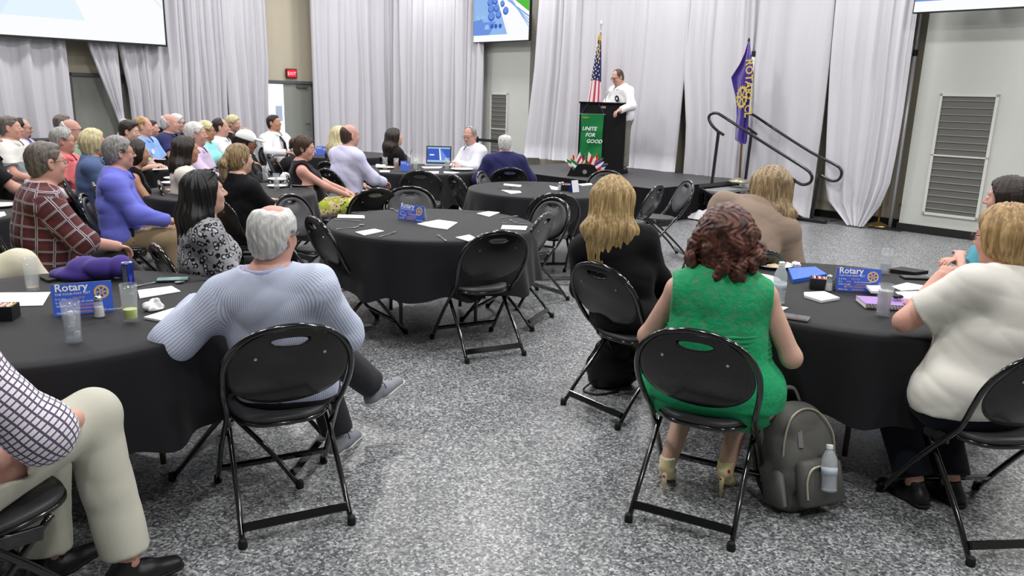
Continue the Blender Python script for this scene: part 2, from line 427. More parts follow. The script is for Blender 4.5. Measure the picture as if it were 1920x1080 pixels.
# ---------------------------------------------------------------- drapes
M_DRAPE = mat('pale_grey_drape_cloth', (204, 203, 209), .9, sheen=.12, spec=.2, bump=(420, .12), var=.02, varscale=2)
def curtain(label, axis, plane, left, right, z0, z1, nf, seed, amp=.11, m=None, cat='curtain', group='pale grey drapes hung along walls', name='curtain', parent=None, thick=.012, rows=16, per=9, zf=None):
    """left/right: [(z, s)...] edges; axis 'd' runs along the left wall (plane = t), 't' along the stage wall (plane = d)"""
    rnd = random.Random(seed); lz = [a for a, b in left]; ls = [b for a, b in left]; rz = [a for a, b in right]; rs = [b for a, b in right]
    N = nf*per
    ph = [0]
    ws = [rnd.choice((.55, .8, 1.0, 1.5, 2.1)) for _ in range(nf)]; tot = sum(ws)
    amps = [rnd.uniform(.45, 1.15)*min(1.25, w_)**.5 for w_ in ws]
    ks = []; prof = []
    q0 = 0
    for j, w_ in enumerate(ws):
        for k in range(per):
            f = k/per; ks.append((q0+f*w_)/tot)
            fa = f**(1.9 if j % 3 else .55); prof.append(amps[j]*(.5-.5*math.cos(2*PI*fa))**.8 + .12*math.sin(2*PI*(3*f+j)))
        q0 += w_
    ks.append(1.0); prof.append(0.0)
    n1 = rnd.uniform(0, 9)
    V = []; F = []
    for side in (0, 1):
        for r in range(rows+1):
            z = z0+(z1-z0)*r/rows
            a = np.interp(z, lz, ls); b = np.interp(z, rz, rs); low = 1-r/rows
            for q, p in zip(ks, prof):
                qq = q+.012*math.sin(n1+z*1.3+q*9)*(q*(1-q)*4)
                s = a+(b-a)*qq
                sq = min(1.0, abs(b-a)/max(.01, abs(rs[-1]-ls[-1])))
                dep = amp*(p*(.75+.45*low)+.25*math.sin(q*23+z*.9+n1)*.6) / max(.6, sq)
                dep = -dep if side == 0 else -dep+thick
                zz = z+(zf(q) if zf and r == 0 else 0)
                V.append(tuple(W(plane+dep*1.0, s, zz)) if axis == 'd' and False else None or tuple(W(plane-dep, s, zz) if axis == 'd' else W(s, plane+dep, zz)))
    M = len(ks); Rr = rows+1; off = M*Rr
    for r in range(rows):
        for k in range(M-1):
            i = r*M+k
            F.append((i, i+1, i+M+1, i+M)); F.append((off+i, off+i+M, off+i+M+1, off+i+1))
    for r in range(rows):
        for k in (0, M-1):
            i = r*M+k; F.append((i, i+M, off+i+M, off+i))
    for k in range(M-1):
        for r in (0, rows):
            i = r*M+k; F.append((i, i+1, off+i+1, off+i))
    o = mesh_obj(name, V, F, m or M_DRAPE, parent, smooth=True)
    if parent is None: tag(o, label, cat, group)
    return o
TP = CEIL-.25
PA = -16.1
def dA(px, py): return tdc(at_t(px, py, PA))[1]
def tB(px, py, d=11.25): return tdc(at_d(px, py, d))[0]
e1 = dA(128, 150)
curtain('pale grey drape hanging under far left end of big screen', 'd', PA, [(0, 1.6), (TP, 1.6)], [(0, e1+.03), (TP, e1)], .03, TP, 10, 1)
k0, kz = dA(226, 212), .98
curtain('pale grey drape gathered sideways and knotted beside left doorway', 'd', PA+.05, [(kz, k0-.05), (2.39, dA(162, 84)), (TP, dA(150, 0)-.3)], [(kz, k0+.05), (2.39, dA(219, 90)), (TP, dA(222, 0))], kz, TP, 4, 2, amp=.05)
# the knot at its end, hanging open below
kn = MB(); cpt = W(PA+.12, k0, kz)
kn.lathe([(.05, .1), (.085, .04), (.07, -.02), (.04, -.06), (.09, -.12), (.15, -.22), (.16, -.24), (.0, -.22)], 14, cpt)
o = kn.build('drape_knot', M_DRAPE, None, smooth=True); tag(o, 'bunched knot of white drape cloth above left doorway corner', 'knot')
sl = [dA(238, 150), dA(296, 150), dA(372, 170), dA(425, 170), dA(497, 160)]
names = ['pale grey drape just right of the knotted drape', 'pale grey drape right of the screen corner over seated crowd', 'pale grey drape between two dark slits left of exit door', 'pale grey drape ending at left side of exit door']
for i in range(4):
    a, b = sl[i], sl[i+1]
    la = a-.04 if i else dA(219, 90)
    curtain(names[i], 'd', PA+.02*(i % 2), [(0, a+.05), (1.6, a+.01), (2.6, la), (TP, la)], [(0, b-.03), (1.5, b), (2.2, b+.05), (TP, b+.05)], .03, TP, 5+i, 11+i)
x0 = dA(586, 150)
curtain('pale grey drape beginning right of exit door', 'd', PA, [(0, x0), (TP, x0)], [(0, 11.3), (TP, 11.3)], .03, TP, 9, 21)
cb = [-16.05, tB(806, 150), tB(858, 150), tB(904, 200)]
nm = ['pale grey drape running out of the room corner', 'pale grey drape left of a dark slit behind laptop', 'pale grey drape between dark slit and narrow wall vent']
for i in range(3):
    curtain(nm[i], 't', 11.25, [(0, cb[i]+.05), (1.9, cb[i]+.01), (2.6, cb[i]-.03), (TP, cb[i]-.03)], [(0, cb[i+1]-.03), (1.8, cb[i+1]), (TP, cb[i+1]+.03)], .03, TP, (9, 5, 5)[i], 31+i)
# behind the stage
bb = [tB(1010, 200), tB(1084, 150), tB(1276, 150)]
STZ = .5
curtain('pale grey drape at left end of stage beside flag', 't', 11.28, [(STZ, bb[0]-.35), (2.2, bb[0]-.12), (TP, bb[0])], [(STZ, bb[1]), (TP, bb[1]+.02)], STZ+.005, TP, 5, 41)
curtain('broad pale grey drape directly behind speaker', 't', 11.3, [(STZ, bb[1]-.02), (TP, bb[1]-.02)], [(STZ, tB(1266, 310, 11.3)), (1.2, tB(1272, 250, 11.3)), (2.35, bb[2]+.03), (TP, bb[2]+.05)], STZ+.005, TP, 8, 42, amp=.06)
curtain('pale grey drape behind purple flag and stair rails', 't', 11.33, [(.02, tB(1278, 330)), (1.2, tB(1283, 250)), (2.4, bb[2]-.03), (TP, bb[2]-.05)],
        [(.02, tB(1518, 400, 11.33)), (.6, tB(1528, 330, 11.33)), (1.5, tB(1545, 210, 11.33)), (2.36, tB(1557, 105, 11.33)), (TP, tB(1558, 0, 11.33))], .03, TP, 9, 43, amp=.06)
curtain('pale grey drape gathered to a point beside brass stanchion', 't', 11.27, [(.02, tB(1590, 422)), (.2, tB(1558, 398)), (.55, tB(1546, 345)), (1.5, tB(1552, 210)), (2.36, tB(1557, 105)), (TP, tB(1558, 0))],
        [(.02, tB(1618, 425)), (.18, tB(1640, 405)), (.7, tB(1672, 320)), (1.5, tB(1692, 210)), (2.9, tB(1716, 40)), (TP, tB(1724, 0)+.05)], .02, TP, 7, 44, amp=.05)
# pipe uprights that carry the drapes
M_PIPE = mat('white_aluminium_pipe', (222, 224, 228), .35, metal=.3)
def upright(P, label):
    r = empty('drape_upright', P, 0, label, 'pole', 'uprights of pipe and drape')
    z = 0
    q = MB(); q.tube([(0, 0, .012), (0, 0, 2.42)], .026, 12); q.build('lower_tube', M_PIPE, r, smooth=True)
    q = MB(); q.tube([(0, 0, 2.44), (0, 0, TP)], .021, 12); q.build('upper_tube', M_PIPE, r, smooth=True)
    q = MB(); q.tube([(0, 0, 2.38), (0, 0, 2.46)], .032, 12); q.build('lock_collar', M_BASE, r)
    q = MB(); q.box((0, 0, .006), (.45, .45, .012), R=Matrix.Rotation(.78, 3, 'Z')); q.build('base_plate', mat('dark_steel_plate', (60, 60, 62), .4, metal=.6), r)
upright(at(1668, 428, 0), 'white drape upright standing left of right wall pier')
p_ = at_d(1417, 60, 11.1); upright(Vector((p_.x, p_.y, 0)), 'white drape upright behind purple flag')
# brass stanchion base and cable by the right drape
bs = at(1646, 424, 0)
r = empty('stanchion', bs, 0, 'brass domed stanchion base partly hidden by gathered drape', 'stanchion')
q = MB(); q.lathe([(.17, 0), (.17, .015), (.12, .035), (.05, .055), (.03, .065), (0, .07)], 24); q.build('domed_base', mat('polished_brass', (190, 170, 110), .3, metal=.9), r, smooth=True)
q = MB(); q.tube([(0, 0, .05), (0, 0, .95)], .018, 10); q.build('post', mat('brass_post', (185, 165, 110), .3, metal=.9), r, smooth=True)
q = MB(); q.tube(bez([at(1555, 414, .01), at(1600, 410, .02), at(1640, 402, .06), at(1672, 392, .12), at_d(1690, 383, 11.4)], 5), .006, 6)
o = q.build('cable', M_BASE, smooth=True); tag(o, 'thin black cable running from drape foot to right pier', 'cable')
# ---------------------------------------------------------------- exit sign
es = W(TA+.05, tdc(at_t(544, 140, TA))[1], 2.06)
r = empty('exit_sign', es, math.atan2(WN[1], WN[0]), 'red illuminated exit sign above glazed door', 'sign')
q = MB(); q.box((0, 0, 0), (.26, .05, .2), bev=.008); q.build('housing', M_BASE, r)
q = MB(); q.box((0, -.027, 0), (.22, .006, .16)); q.build('red_face', mat('exit_red', (200, 10, 25), .4, emis=(225, 18, 34), estr=1.0), r)
M_RED_L = mat('exit_letters_glow', (255, 170, 175), .4, emis=(255, 190, 195), estr=1.3)
text_mesh('lettering', 'EXIT', .1, M_RED_L, r, frameM((0, -.031, -.036), (1, 0, 0), (0, 0, 1)), align='CENTER')
# ---------------------------------------------------------------- screens
def emi(name, c, s=1.0):
    if name in MATS: return MATS[name]
    m = bpy.data.materials.new(name); m.use_nodes = True; nt = m.node_tree; nt.nodes.clear()
    e = nt.nodes.new('ShaderNodeEmission'); o = nt.nodes.new('ShaderNodeOutputMaterial'); e.inputs[0].default_value = srgb(c); e.inputs[1].default_value = s
    nt.links.new(e.outputs[0], o.inputs[0]); MATS[name] = m; return m
E_WHITE = emi('screen_white', (252, 253, 255)); E_PALE = emi('screen_pale_blue', (214, 232, 250)); E_SKY = emi('screen_sky_blue', (150, 188, 240))
E_MID = emi('screen_mid_blue', (112, 150, 226)); E_DEEP = emi('screen_deep_blue', (66, 98, 190)); E_GREEN = emi('screen_green', (92, 190, 70)); E_LINE = emi('screen_line_blue', (160, 196, 240))
E_CYAN = emi('screen_faint_cyan', (232, 246, 255)); E_CY2 = emi('screen_faint_blue', (222, 240, 254))
def slide(parent, w, h, y, tint):
    """the slide on a display: an aerial view of storage tanks over a white band, flat shapes a hair apart"""
    if tint == 'full':
        bg, sky, mid, deep, grn, ln = E_WHITE, E_SKY, E_MID, E_DEEP, E_GREEN, E_LINE
    else:
        bg, sky, mid, deep, grn, ln = E_WHITE, E_CYAN, E_CY2, E_CY2, E_CYAN, E_WHITE
    mb = MB()
    ms = [bg, sky, mid, deep, grn, ln]
    lay = [0]
    def poly(pts, k):
        mb.m = k; lay[0] += 1; o_ = -.0006*lay[0]
        mb.add([((x-.5)*w, y+o_, (z-.5)*h) for x, z in pts], [tuple(range(len(pts)))])
    poly([(0, 0), (1, 0), (1, 1), (0, 1)], 0)
    poly([(.0, .14), (.66, .14), (.44, 1), (0, 1)], 1)
    poly([(.0, .14), (.3, .14), (.42, .42), (.1, .5), (0, .45)], 2)
    poly([(.18, .42), (.46, .42), (.40, 1), (.12, 1)], 1)
    poly([(.60, 1), (1, .58), (1, 1)], 4)
    for k in range(4): poly([(.46+.05*k, 1), (.48+.05*k, 1), (1, .50-.07*k), (1, .47-.07*k)], 1 if k % 2 else 2)
    def disc(cx, cz, rx, k):
        poly([(cx+rx*math.cos(a*PI/8), cz+rx*1.7*math.sin(a*PI/8)) for a in range(16)], k)
    for cx, cz, rr in ((.31, .83, .05), (.40, .86, .05), (.33, .69, .055), (.43, .70, .05), (.34, .53, .06), (.47, .56, .05), (.60, .63, .05), (.40, .97, .05), (.54, .78, .04)): disc(cx, cz, rr, 3); disc(cx, cz+.02, rr*.8, 2)
    for cx in (.36, .43, .51): disc(cx, .32, .03, 3)
    poly([(.06, .47), (.13, .47), (.13, .58), (.06, .58)], 5); poly([(.15, .48), (.24, .48), (.24, .57), (.15, .57)], 5)
    poly([(.22, .26), (.31, .26), (.30, .36), (.24, .36)], 5)
    poly([(.64, .14), (.67, .14), (.45, 1), (.42, 1)], 0)
    return mb.build('slide', ms, parent)
def display(P, ang, w, h, label, cat, name, group=None, tint='full', bezel=.015, dep=.06):
    r = empty(name, P, ang, label, cat, group)
    q = MB(); q.box((0, 0, h/2), (w, dep, h), bev=.006); q.build('housing', M_BASE, r)
    s = empty('x', (0, 0, 0)); bpy.data.objects.remove(s)
    o = slide(r, w-2*bezel, h-2*bezel, 0, tint); o.location = (0, -dep/2-.003, h/2)
    return r
AB = math.atan2(WU[1], WU[0]); AA = math.atan2(WN[1], WN[0])
dd = 11.18
L_ = at_d(889, 81, dd); R_ = at_d(994, 76, dd); tl, tr = tdc(L_)[0], tdc(R_)[0]; wv_ = tr-tl
display(W((tl+tr)/2, dd, min(L_.z, R_.z)), AB, wv_, wv_*.5625, 'hanging flat television on pier left of stage, green corner on its slide', 'television', 'television')
q = MB(); q.box((0, 0, 0), (.05, .26, .5)); q.build('x', M_BASE).name = 'mounting_bracket'; o = bpy.data.objects['mounting_bracket']; o.location = W((tl+tr)/2, 11.32, L_.z+.5); o.rotation_euler = (0, 0, AB)
tag(o, 'black bracket holding left television to its pier', 'bracket')
q = MB(); p0 = at_d(904, 84, 11.4); q.box((0, 0, 0), (.03, .03, .18)); o = q.build('cable_end', M_BASE, None, loc=p0); tag(o, 'short black cable end hanging below left television', 'cable')
dd = 11.0
L_ = at_d(1712, 26, dd); tl = tdc(L_)[0]
display(W(tl+.83, dd, L_.z), AB, 1.66, .94, 'bright television at upper right hung before the right pier', 'television', 'television')
q = MB(); q.box((0, 0, 0), (.3, .5, .3)); o = q.build('mounting_bracket', M_BASE, None, loc=W(tl+.83, 11.27, L_.z+.45), rz=AB); tag(o, 'black bracket holding right television to its pier', 'bracket')
# projection screen in front of the left drapes
td_ = -15.85
R_ = at_t(313, 88, td_); zR = R_.z; dR = tdc(R_)[1]
r = display(W(td_, dR-1.95, zR), AA, 3.9, 2.4, 'huge pale projection screen at upper left before drapes', 'projection screen', 'projection_screen', tint='pale', bezel=.035, dep=.07)
# ================================================================ stage, stairs, lectern, flags
M_DECK = mat('dark_grey_stage_deck', (66, 66, 68), .55, var=.06, varscale=3)
M_BLACKCLOTH = mat('black_table_linen', (24, 24, 28), .7, sheen=.14, spec=.25, bump=(500, .1))
M_SKIRT = mat('black_stage_skirt_cloth', (17, 17, 20), .85, sheen=.04, spec=.15)
ST0, ST1, SD0, SD1 = -9.95, -6.43, 8.88, 11.5
st = empty('stage', W((ST0+ST1)/2, (SD0+SD1)/2), AB, 'low dark stage platform with black pleated skirt', 'stage')
sw, sdp = ST1-ST0, SD1-SD0
nd = 3
for k in range(nd):
    q = MB(); q.box(((k+.5)*sw/nd-sw/2, 0, STZ-.03), (sw/nd-.006, sdp, .06), bev=.004); q.build('deck_panel', M_DECK, st)
q = MB()
for k in range(nd+1):
    for s_ in (-1, 1): q.tube([(k*(sw-.2)/nd-sw/2+.1, s_*(sdp/2-.15), 0), (k*(sw-.2)/nd-sw/2+.1, s_*(sdp/2-.15), STZ-.06)], .025)
q.build('support_leg', M_BASE, st)
def pleated(name, path, z0, z1, m, parent, step=.03, amp=.012, flare=.05, seed=0, closed=False):
    """cloth hung along a polyline, pleats out of its line"""
    rnd = random.Random(seed); pts = []
    P = [Vector((a, b, 0)) for a, b in path]
    segs_ = list(zip(P[:-1], P[1:]))
    V = []; F = []; cols = []
    for a, b in segs_:
        L = (b-a).length; n = max(2, int(L/step)); t = (b-a).normalized(); nn = Vector((t.y, -t.x, 0))
        for k in range(n):
            cols.append((a.lerp(b, k/n), nn, amp*(math.sin(k*2.1)+.6*math.sin(k*.83+seed)+rnd.uniform(-.4, .4))))
    cols.append((P[-1], nn, 0))
    R_ = 5
    for r_ in range(R_+1):
        f = r_/R_
        for p, nn, a in cols:
            V.append(p+nn*(a*(.3+.9*(1-f))+flare*(1-f)**2)+Vector((0, 0, z0+(z1-z0)*f+ (0.01*math.sin(p.x*9+p.y*7) if r_ == 0 else 0))))
    n = len(cols)
    for r_ in range(R_):
        for k in range(n-1): F.append((r_*n+k, r_*n+k+1, (r_+1)*n+k+1, (r_+1)*n+k))
    return mesh_obj(name, V, F, m, parent, smooth=True)
pleated('skirt', [(-sw/2-.005, sdp/2), (-sw/2-.005, -sdp/2-.01), (sw/2+.005, -sdp/2-.01), (sw/2+.005, -sdp/2+1.15)], .012, STZ-.004, M_SKIRT, st, flare=.03, seed=3)

# portable stairs with their two looped rails
M_TREAD = mat('grey_aluminium_tread', (142, 146, 144), .5, metal=.2, bump=(120, .3))
M_RAIL = mat('black_powder_coated_tube', (22, 22, 25), .3, coat=.4)
DA_, DB_ = 10.05, 11.15
sr = empty('stage_stairs', W(ST1+.8, (DA_+DB_)/2), AB, 'portable aluminium stage steps leaning at right stage end', 'stairs')
Oinv = lambda P: Matrix.Rotation(-AB, 3, 'Z') @ (Vector(P)-sr.location)
top0 = at(1370, 343, .42); 
def ld_(px, py, d): return Oinv(at_d(px, py, d))
for (tt, zz) in ((ST1+.16, .40), (ST1+.52, .27), (ST1+.88, .13)):
    q = MB(); c = Oinv(W(tt, (DA_+DB_)/2, zz)); q.box(c, (.30, DB_-DA_-.08, .04), bev=.006); q.build('tread', M_TREAD, sr)
for d in (DA_, DB_):
    q = MB(); a = Oinv(W(ST1+.04, d, .42)); b = Oinv(W(ST1+1.15, d, .03)); q.tube([a, b], .03, 4)
    a = Oinv(W(ST1+.10, d, .22)); b = Oinv(W(ST1+1.1, d, -.0+.03)); q.tube([a, b], .02, 4); q.build('stringer', M_RAIL, sr)
    q = MB(); c = Oinv(W(ST1+1.25, d, .03)); q.box(c, (.5, .09, .05), bev=.01); q.build('foot_plate', M_RAIL, sr)
q = MB(); q.box(Oinv(W(ST1+.62, DA_+.03, .2)), (.12, .01, .1), R=Matrix.Rotation(.35, 3, 'Y')); q.build('warning_sticker', mat('yellow_warning_sticker', (206, 214, 80), .5), sr)
def rail(d, ptsA, post_top, post_bot, low_post_top, low_post_bot, label):
    r = empty('handrail', (0, 0, 0), 0, label, 'handrail', 'looped black stair handrails')
    P = [at_d(x, y, d) for x, y in ptsA]; org = Vector((at_d(*post_bot, d).x, at_d(*post_bot, d).y, 0)); r.location = org
    q = MB(); q.tube([p-org for p in bez(P, 5)], .021, 10); q.build('looped_tube', M_RAIL, r, smooth=True)
    for a, b in ((post_top, post_bot), (low_post_top, low_post_bot)):
        A = at_d(*a, d); B = at_d(*b, d); m_ = Vector((A.x, A.y, 0)); B = Vector((B.x, B.y, B.z))
        q = MB(); q.tube([A-org, B-org], .024, 6); q.build('post', M_RAIL, r)
        q = MB(); q.tube([A-org+Vector((0, 0, .02)), A-org+(B-A)*.16], [.055, .03], 6, flat=.5); q.build('gusset', M_RAIL, r)
    return r
rail(DA_, [(1357, 253), (1345, 245), (1333, 232), (1329, 221), (1333, 214), (1342, 212), (1352, 216), (1400, 247), (1460, 285), (1508, 315), (1521, 327), (1522, 337), (1516, 344), (1504, 346), (1492, 340), (1482, 333)],
     (1347, 250), (1335, 344), (1488, 338), (1476, 428), 'near looped handrail of the stage stairs, nearest blond hair clip')
rail(DB_, [(1419, 252), (1408, 244), (1396, 234), (1392, 225), (1396, 217), (1405, 214), (1415, 217), (1460, 247), (1520, 285), (1566, 309), (1577, 319), (1577, 330), (1570, 338), (1559, 339), (1548, 334), (1537, 327)],
     (1409, 250), (1398, 336), (1536, 328), (1520, 422), 'far looped handrail of the stage stairs, overlapping the drapes')
# crumpled white drape end under the stairs
q = MB(); rnd = random.Random(4); n = 18; V = []; F = []
cc = W(ST1+.45, 9.95)
for i in range(n):
    for j in range(9):
        V.append(cc+Vector(W((i/n-.5)*.95, (j/8-.5)*.42))+Vector((0, 0, .02+.07*abs(math.sin(i*.9+j*.7))*math.sin(PI*j/8)+.12*math.sin(PI*j/8)*math.sin(PI*i/(n-1)))))
for i in range(n-1):
    for j in range(8): F.append((i*9+j, i*9+j+1, (i+1)*9+j+1, (i+1)*9+j))
o = mesh_obj('fallen_cloth', V, F, M_DRAPE, None, smooth=True); tag(o, 'crumpled white cloth heap on floor under stage steps', 'cloth')

# ---- lectern with banner
LP = at(1128, 322, STZ); LH = math.radians(-14)
M_LECT = mat('black_lectern_laminate', (15, 15, 17), .6, spec=.25)
lc = empty('lectern', LP, LH, 'tall black lectern standing on the stage', 'lectern')
lw, ldp, lh = .76, .52, 1.12
q = MB(); q.box((0, 0, .03), (lw+.04, ldp+.04, .06), bev=.008); q.build('plinth', M_LECT, lc)
q = MB(); q.prism([(-ldp/2, .06), (ldp/2, .06), (ldp/2, lh-.13), (-ldp/2+.1, lh), (-ldp/2, lh)], -lw/2, lw/2, R=Matrix(((0, 0, 1), (1, 0, 0), (0, 1, 0)))); q.build('cabinet', M_LECT, lc)
q = MB(); q.box((0, -ldp/2+.04, lh+.012), (lw+.03, .14, .025), bev=.006); q.build('top_ledge', M_LECT, lc)
q = MB(); q.box((0, .07, lh-.05), (lw+.03, .40, .022), R=Matrix.Rotation(-.32, 3, 'X')); rt = q.build('reading_top', M_LECT, lc)
q = MB(); q.tube(bez([(.02, -.1, lh+.02), (.015, -.08, lh+.1), (.06, .03, lh+.22), (.12, .12, lh+.26)], 6), .005, 6); mk = q.build('microphone_neck', M_RAIL, lc, smooth=True)
q = MB(); q.tube([(.10, .10, lh+.252), (.16, .18, lh+.268)], [.008, .012], 8); q.build('microphone_head', M_RAIL, mk)
# banner hung on cords
M_GREEN = mat('green_satin_banner', (20, 120, 62), .32, sheen=.3, bump=(14, .6, (6, 1, 3)))
bn = empty('banner', LP+Matrix.Rotation(LH, 3, 'Z') @ Vector((-.16, -ldp/2-.03, 0)), LH, 'green satin banner hung on the lectern front', 'banner')
bz1, bz0, bw = lh-.17, .22, .38
V = []; F = []; nx, nz_ = 10, 14
for j in range(nz_+1):
    for i in range(nx+1):
        f = i/nx; z = bz1+(bz0-bz1)*j/nz_
        if j == nz_: z -= .03*math.sin(f*7)
        V.append(((f-.5)*bw*(1-.05*math.sin(j/nz_*PI)), -.004-.010*math.sin(f*8+j*.55)*(j/nz_)-.006*math.sin(j*.9+f*3), z))
for j in range(nz_):
    for i in range(nx): a = j*(nx+1)+i; F.append((a, a+nx+1, a+nx+2, a+1))
mesh_obj('banner_cloth', V, F, M_GREEN, bn, smooth=True)
q = MB(); q.tube([(-bw/2-.025, 0, bz1), (bw/2+.025, 0, bz1)], .007, 6); q.build('crossbar', mat('silver_rod', (180, 185, 180), .3, metal=.8), bn)
q = MB(); q.tube([(-bw/2, 0, bz1), (-.07, .02, lh+.02)], .0045, 5); q.tube([(bw/2, 0, bz1), (.07, .02, lh+.02)], .0045, 5); q.build('hanging_cord', mat('blue_cord', (40, 60, 130), .6), bn)
M_WL = mat('white_print', (238, 240, 240), .6)
for s_, x_, z_ in (('UNITE', -.155, bz1-.26), ('FOR', -.095, bz1-.36), ('GOOD', -.075, bz1-.46)):
    text_mesh('lettering', s_, .084, M_WL, bn, frameM((x_, -.055, z_), (1, 0, 0), (0, 0, 1)), shear=.25, bold=True)
for s_, x_, z_, w_ in (('o', -.11, bz1-.06, .03), ('oo', 0, bz0+.04, .03)):
    q = MB(); q.prism([(x_+w_*math.cos(a*PI/4)*2.2, z_+.012*math.sin(a*PI/4)) for a in range(8)], -.018, -.016, R=Matrix(((1, 0, 0), (0, 0, 1), (0, 1, 0)))); q.build('printed_emblem', mat('gold_print', (150, 140, 50), .5), bn)

# ---- fan of small table flags in a dark stand
fs = empty('flag_stand', at(1100, 331, STZ), LH, 'black stand with gold seal holding small national flags', 'stand')
q = MB(); q.prism([(-.30, 0), (.28, 0), (.2, .15), (.13, .20), (-.14, .20), (-.24, .13)], -.09, .09, R=Matrix(((1, 0, 0), (0, 0, 1), (0, 1, 0)))); q.build('stand_body', M_LECT, fs)
q = MB(); q.lathe([(.034, 0), (.034, .006), (0, .006)], 16, (-.02, -.09, .08), R=Matrix.Rotation(PI/2, 3, 'X')); q.build('seal', mat('seal_silver', (170, 170, 160), .4, metal=.6), fs)
cR, cW, cB, cG, cY = [mat(n_, c_, .6) for n_, c_ in (('flag_red', (200, 35, 50)), ('flag_white', (238, 236, 238)), ('flag_blue', (45, 60, 140)), ('flag_green', (30, 120, 70)), ('flag_yellow', (225, 190, 60)))]
FL = [('v', cR, cW, cR), ('v', cG, cW, cR), ('c', cG, cW, cG), ('h', cR, cW, cB), ('h', cR, cW, cR), ('h', cW, cR, cW), ('h', cB, cR, cW), ('c', cW, cR, cW), ('v', cR, cW, cR), ('h', cR, cW, cR), ('c', cR, cW, cR), ('v', cB, cW, cR), ('h', cW, cR, cR), ('v', cB, cW, cY)]
fo = fs.location; ca = Matrix.Rotation(LH, 3, 'Z')
lab = ['red and white', 'green white red', 'green with white disc', 'red white blue', 'red white red', 'white red white', 'blue red white', 'white with red disc', 'red white banded', 'red striped', 'red with white disc', 'blue white red', 'white over red', 'blue white yellow']
for k, (st_, a_, b_, c_) in enumerate(FL):
    ang = (-1.15+2.3*k/(len(FL)-1)); rr = .25+.03*(k % 2)
    base_ = Vector((-.01+.12*math.sin(ang), -.02-.03*(k % 3), .18)); tip = Vector((-.01+rr*1.35*math.sin(ang), -.05-.03*(k % 3), .10+rr*1.05*math.cos(ang)))
    fe = empty('small_flag', fo+ca @ base_, LH, 'little %s flag, %s in the fan below the banner' % (lab[k], ('leftmost', 'second from left', 'third from left', 'fourth from left', 'fifth from left', 'sixth from left', 'seventh from left', 'seventh from right', 'sixth from right', 'fifth from right', 'fourth from right', 'third from right', 'second from right', 'rightmost')[k]), 'flag', 'miniature flags fanned in the stand')
    q = MB(); q.tube([(0, 0, 0), tip-base_], .003, 5); q.build('flagstick', cY, fe)
    t_ = (tip-base_).normalized(); s_ = Vector((t_.z, 0, -t_.x)) if ang > 0 else Vector((-t_.z, 0, t_.x)); s_ = (s_*.55-t_*.55).normalized()
    q = MB(); T = tip-base_
    for i, mi in enumerate((0, 1, 2)):
        q.m = mi
        if st_ == 'h': P0 = T-t_*.14*(i/3); P1 = T-t_*.14*((i+1)/3); quad = [P0, P0+s_*.18, P1+s_*.18, P1]
        else: P0 = T+s_*.18*i/3; P1 = T+s_*.18*(i+1)/3; quad = [P0, P1, P1-t_*.14, P0-t_*.14]
        y_ = Vector((0, -.004, 0)); q.add([v+y_*0 for v in quad]+[v+y_ for v in quad], [(0, 1, 2, 3), (7, 6, 5, 4), (0, 4, 5, 1), (2, 6, 7, 3), (1, 5, 6, 2), (3, 7, 4, 0)])
    q.build('flag_cloth', [a_, b_, c_], fe)

# ---- national flag furled on its pole behind the lectern
fd = 10.9
P0 = at_d(1114, 300, fd); P0.z = STZ
Ptop = at_d(1116, 62, fd)
us = empty('national_flag', P0, AB, 'furled flag with white stars and red stripes behind lectern', 'flag')
H = Ptop.z-STZ
q = MB(); q.tube([(0, 0, 0), (0, 0, H)], .014, 8); q.build('pole', mat('oak_pole', (150, 110, 60), .4), us, smooth=True)
q = MB(); q.lathe([(.15, 0), (.15, .02), (.09, .05), (.03, .07), (.02, .1)], 20); q.build('base', mat('gold_base', (190, 160, 70), .35, metal=.8), us, smooth=True)
q = MB(); q.lathe([(.016, H-.02), (.02, H+.02), (.012, H+.05), (.026, H+.085), (.014, H+.12), (.03, H+.15), (.012, H+.19), (0, H+.21)], 10); q.build('finial', mat('silver_eagle_finial', (225, 225, 215), .3, metal=.7), us, smooth=True)
M_NAVY = mat('flag_navy', (30, 34, 84), .7, sheen=.2); M_FR = mat('flag_stripe_red', (190, 38, 56), .7, sheen=.2); M_FW = mat('flag_stripe_white', (232, 226, 232), .7, sheen=.2); M_FRG = mat('gold_fringe', (205, 165, 80), .6)
NA, NZ = 40, 26; V = []; F = []; MI = []
zt = H-.06; zb = .45
for j in range(NZ+1):
    f = j/NZ; z = zt+(zb-zt)*f; rad = .022+.175*f**.85
    for i in range(NA+1):
        g = i/NA; a = -PI*.95+1.9*PI*g; rr = rad*(1+.28*math.sin(i*1.15+f*1.2))
        V.append((rr*math.sin(a)*.8-.055*f*1.5, -.02+rr*math.cos(a+PI)*.5, z+.06*f*math.cos(a)))
for j in range(NZ):
    for i in range(NA):
        a = j*(NA+1)+i; F.append((a, a+NA+1, a+NA+2, a+1))
        f = j/NZ
        if i in (0, NA-1) or j == 0: MI.append(3)
        elif f < .40: MI.append(0)
        else: MI.append(1 if (i//3) % 2 else 2)
mesh_obj('flag_cloth', V, F, [M_NAVY, M_FR, M_FW, M_FRG], us, smooth=True, mi=MI)
rnd = random.Random(9); q = MB()
for j in range(9):
    for i in range(4):
        f = .08+j*.038+(.015 if i % 2 else 0); z = zt+(zb-zt)*f; rad = (.022+.175*f**.85)*1.25
        g = -.75+.5*i+(.2 if j % 2 else 0)
        if abs(g) > .95: continue
        c = Vector((rad*g*.8-.055*f*1.5, -.035-rad*.5*math.cos(g*1.2), z)); q.prism([(.017*(1 if k % 2 == 0 else .42)*math.sin(k*PI/5), .017*(1 if k % 2 == 0 else .42)*math.cos(k*PI/5)) for k in range(10)], -.002, .002, R=Matrix(((1, 0, 0), (0, 0, 1), (0, 1, 0))), c=c)
q.build('star', M_WL, us)['kind'] = 'stuff'
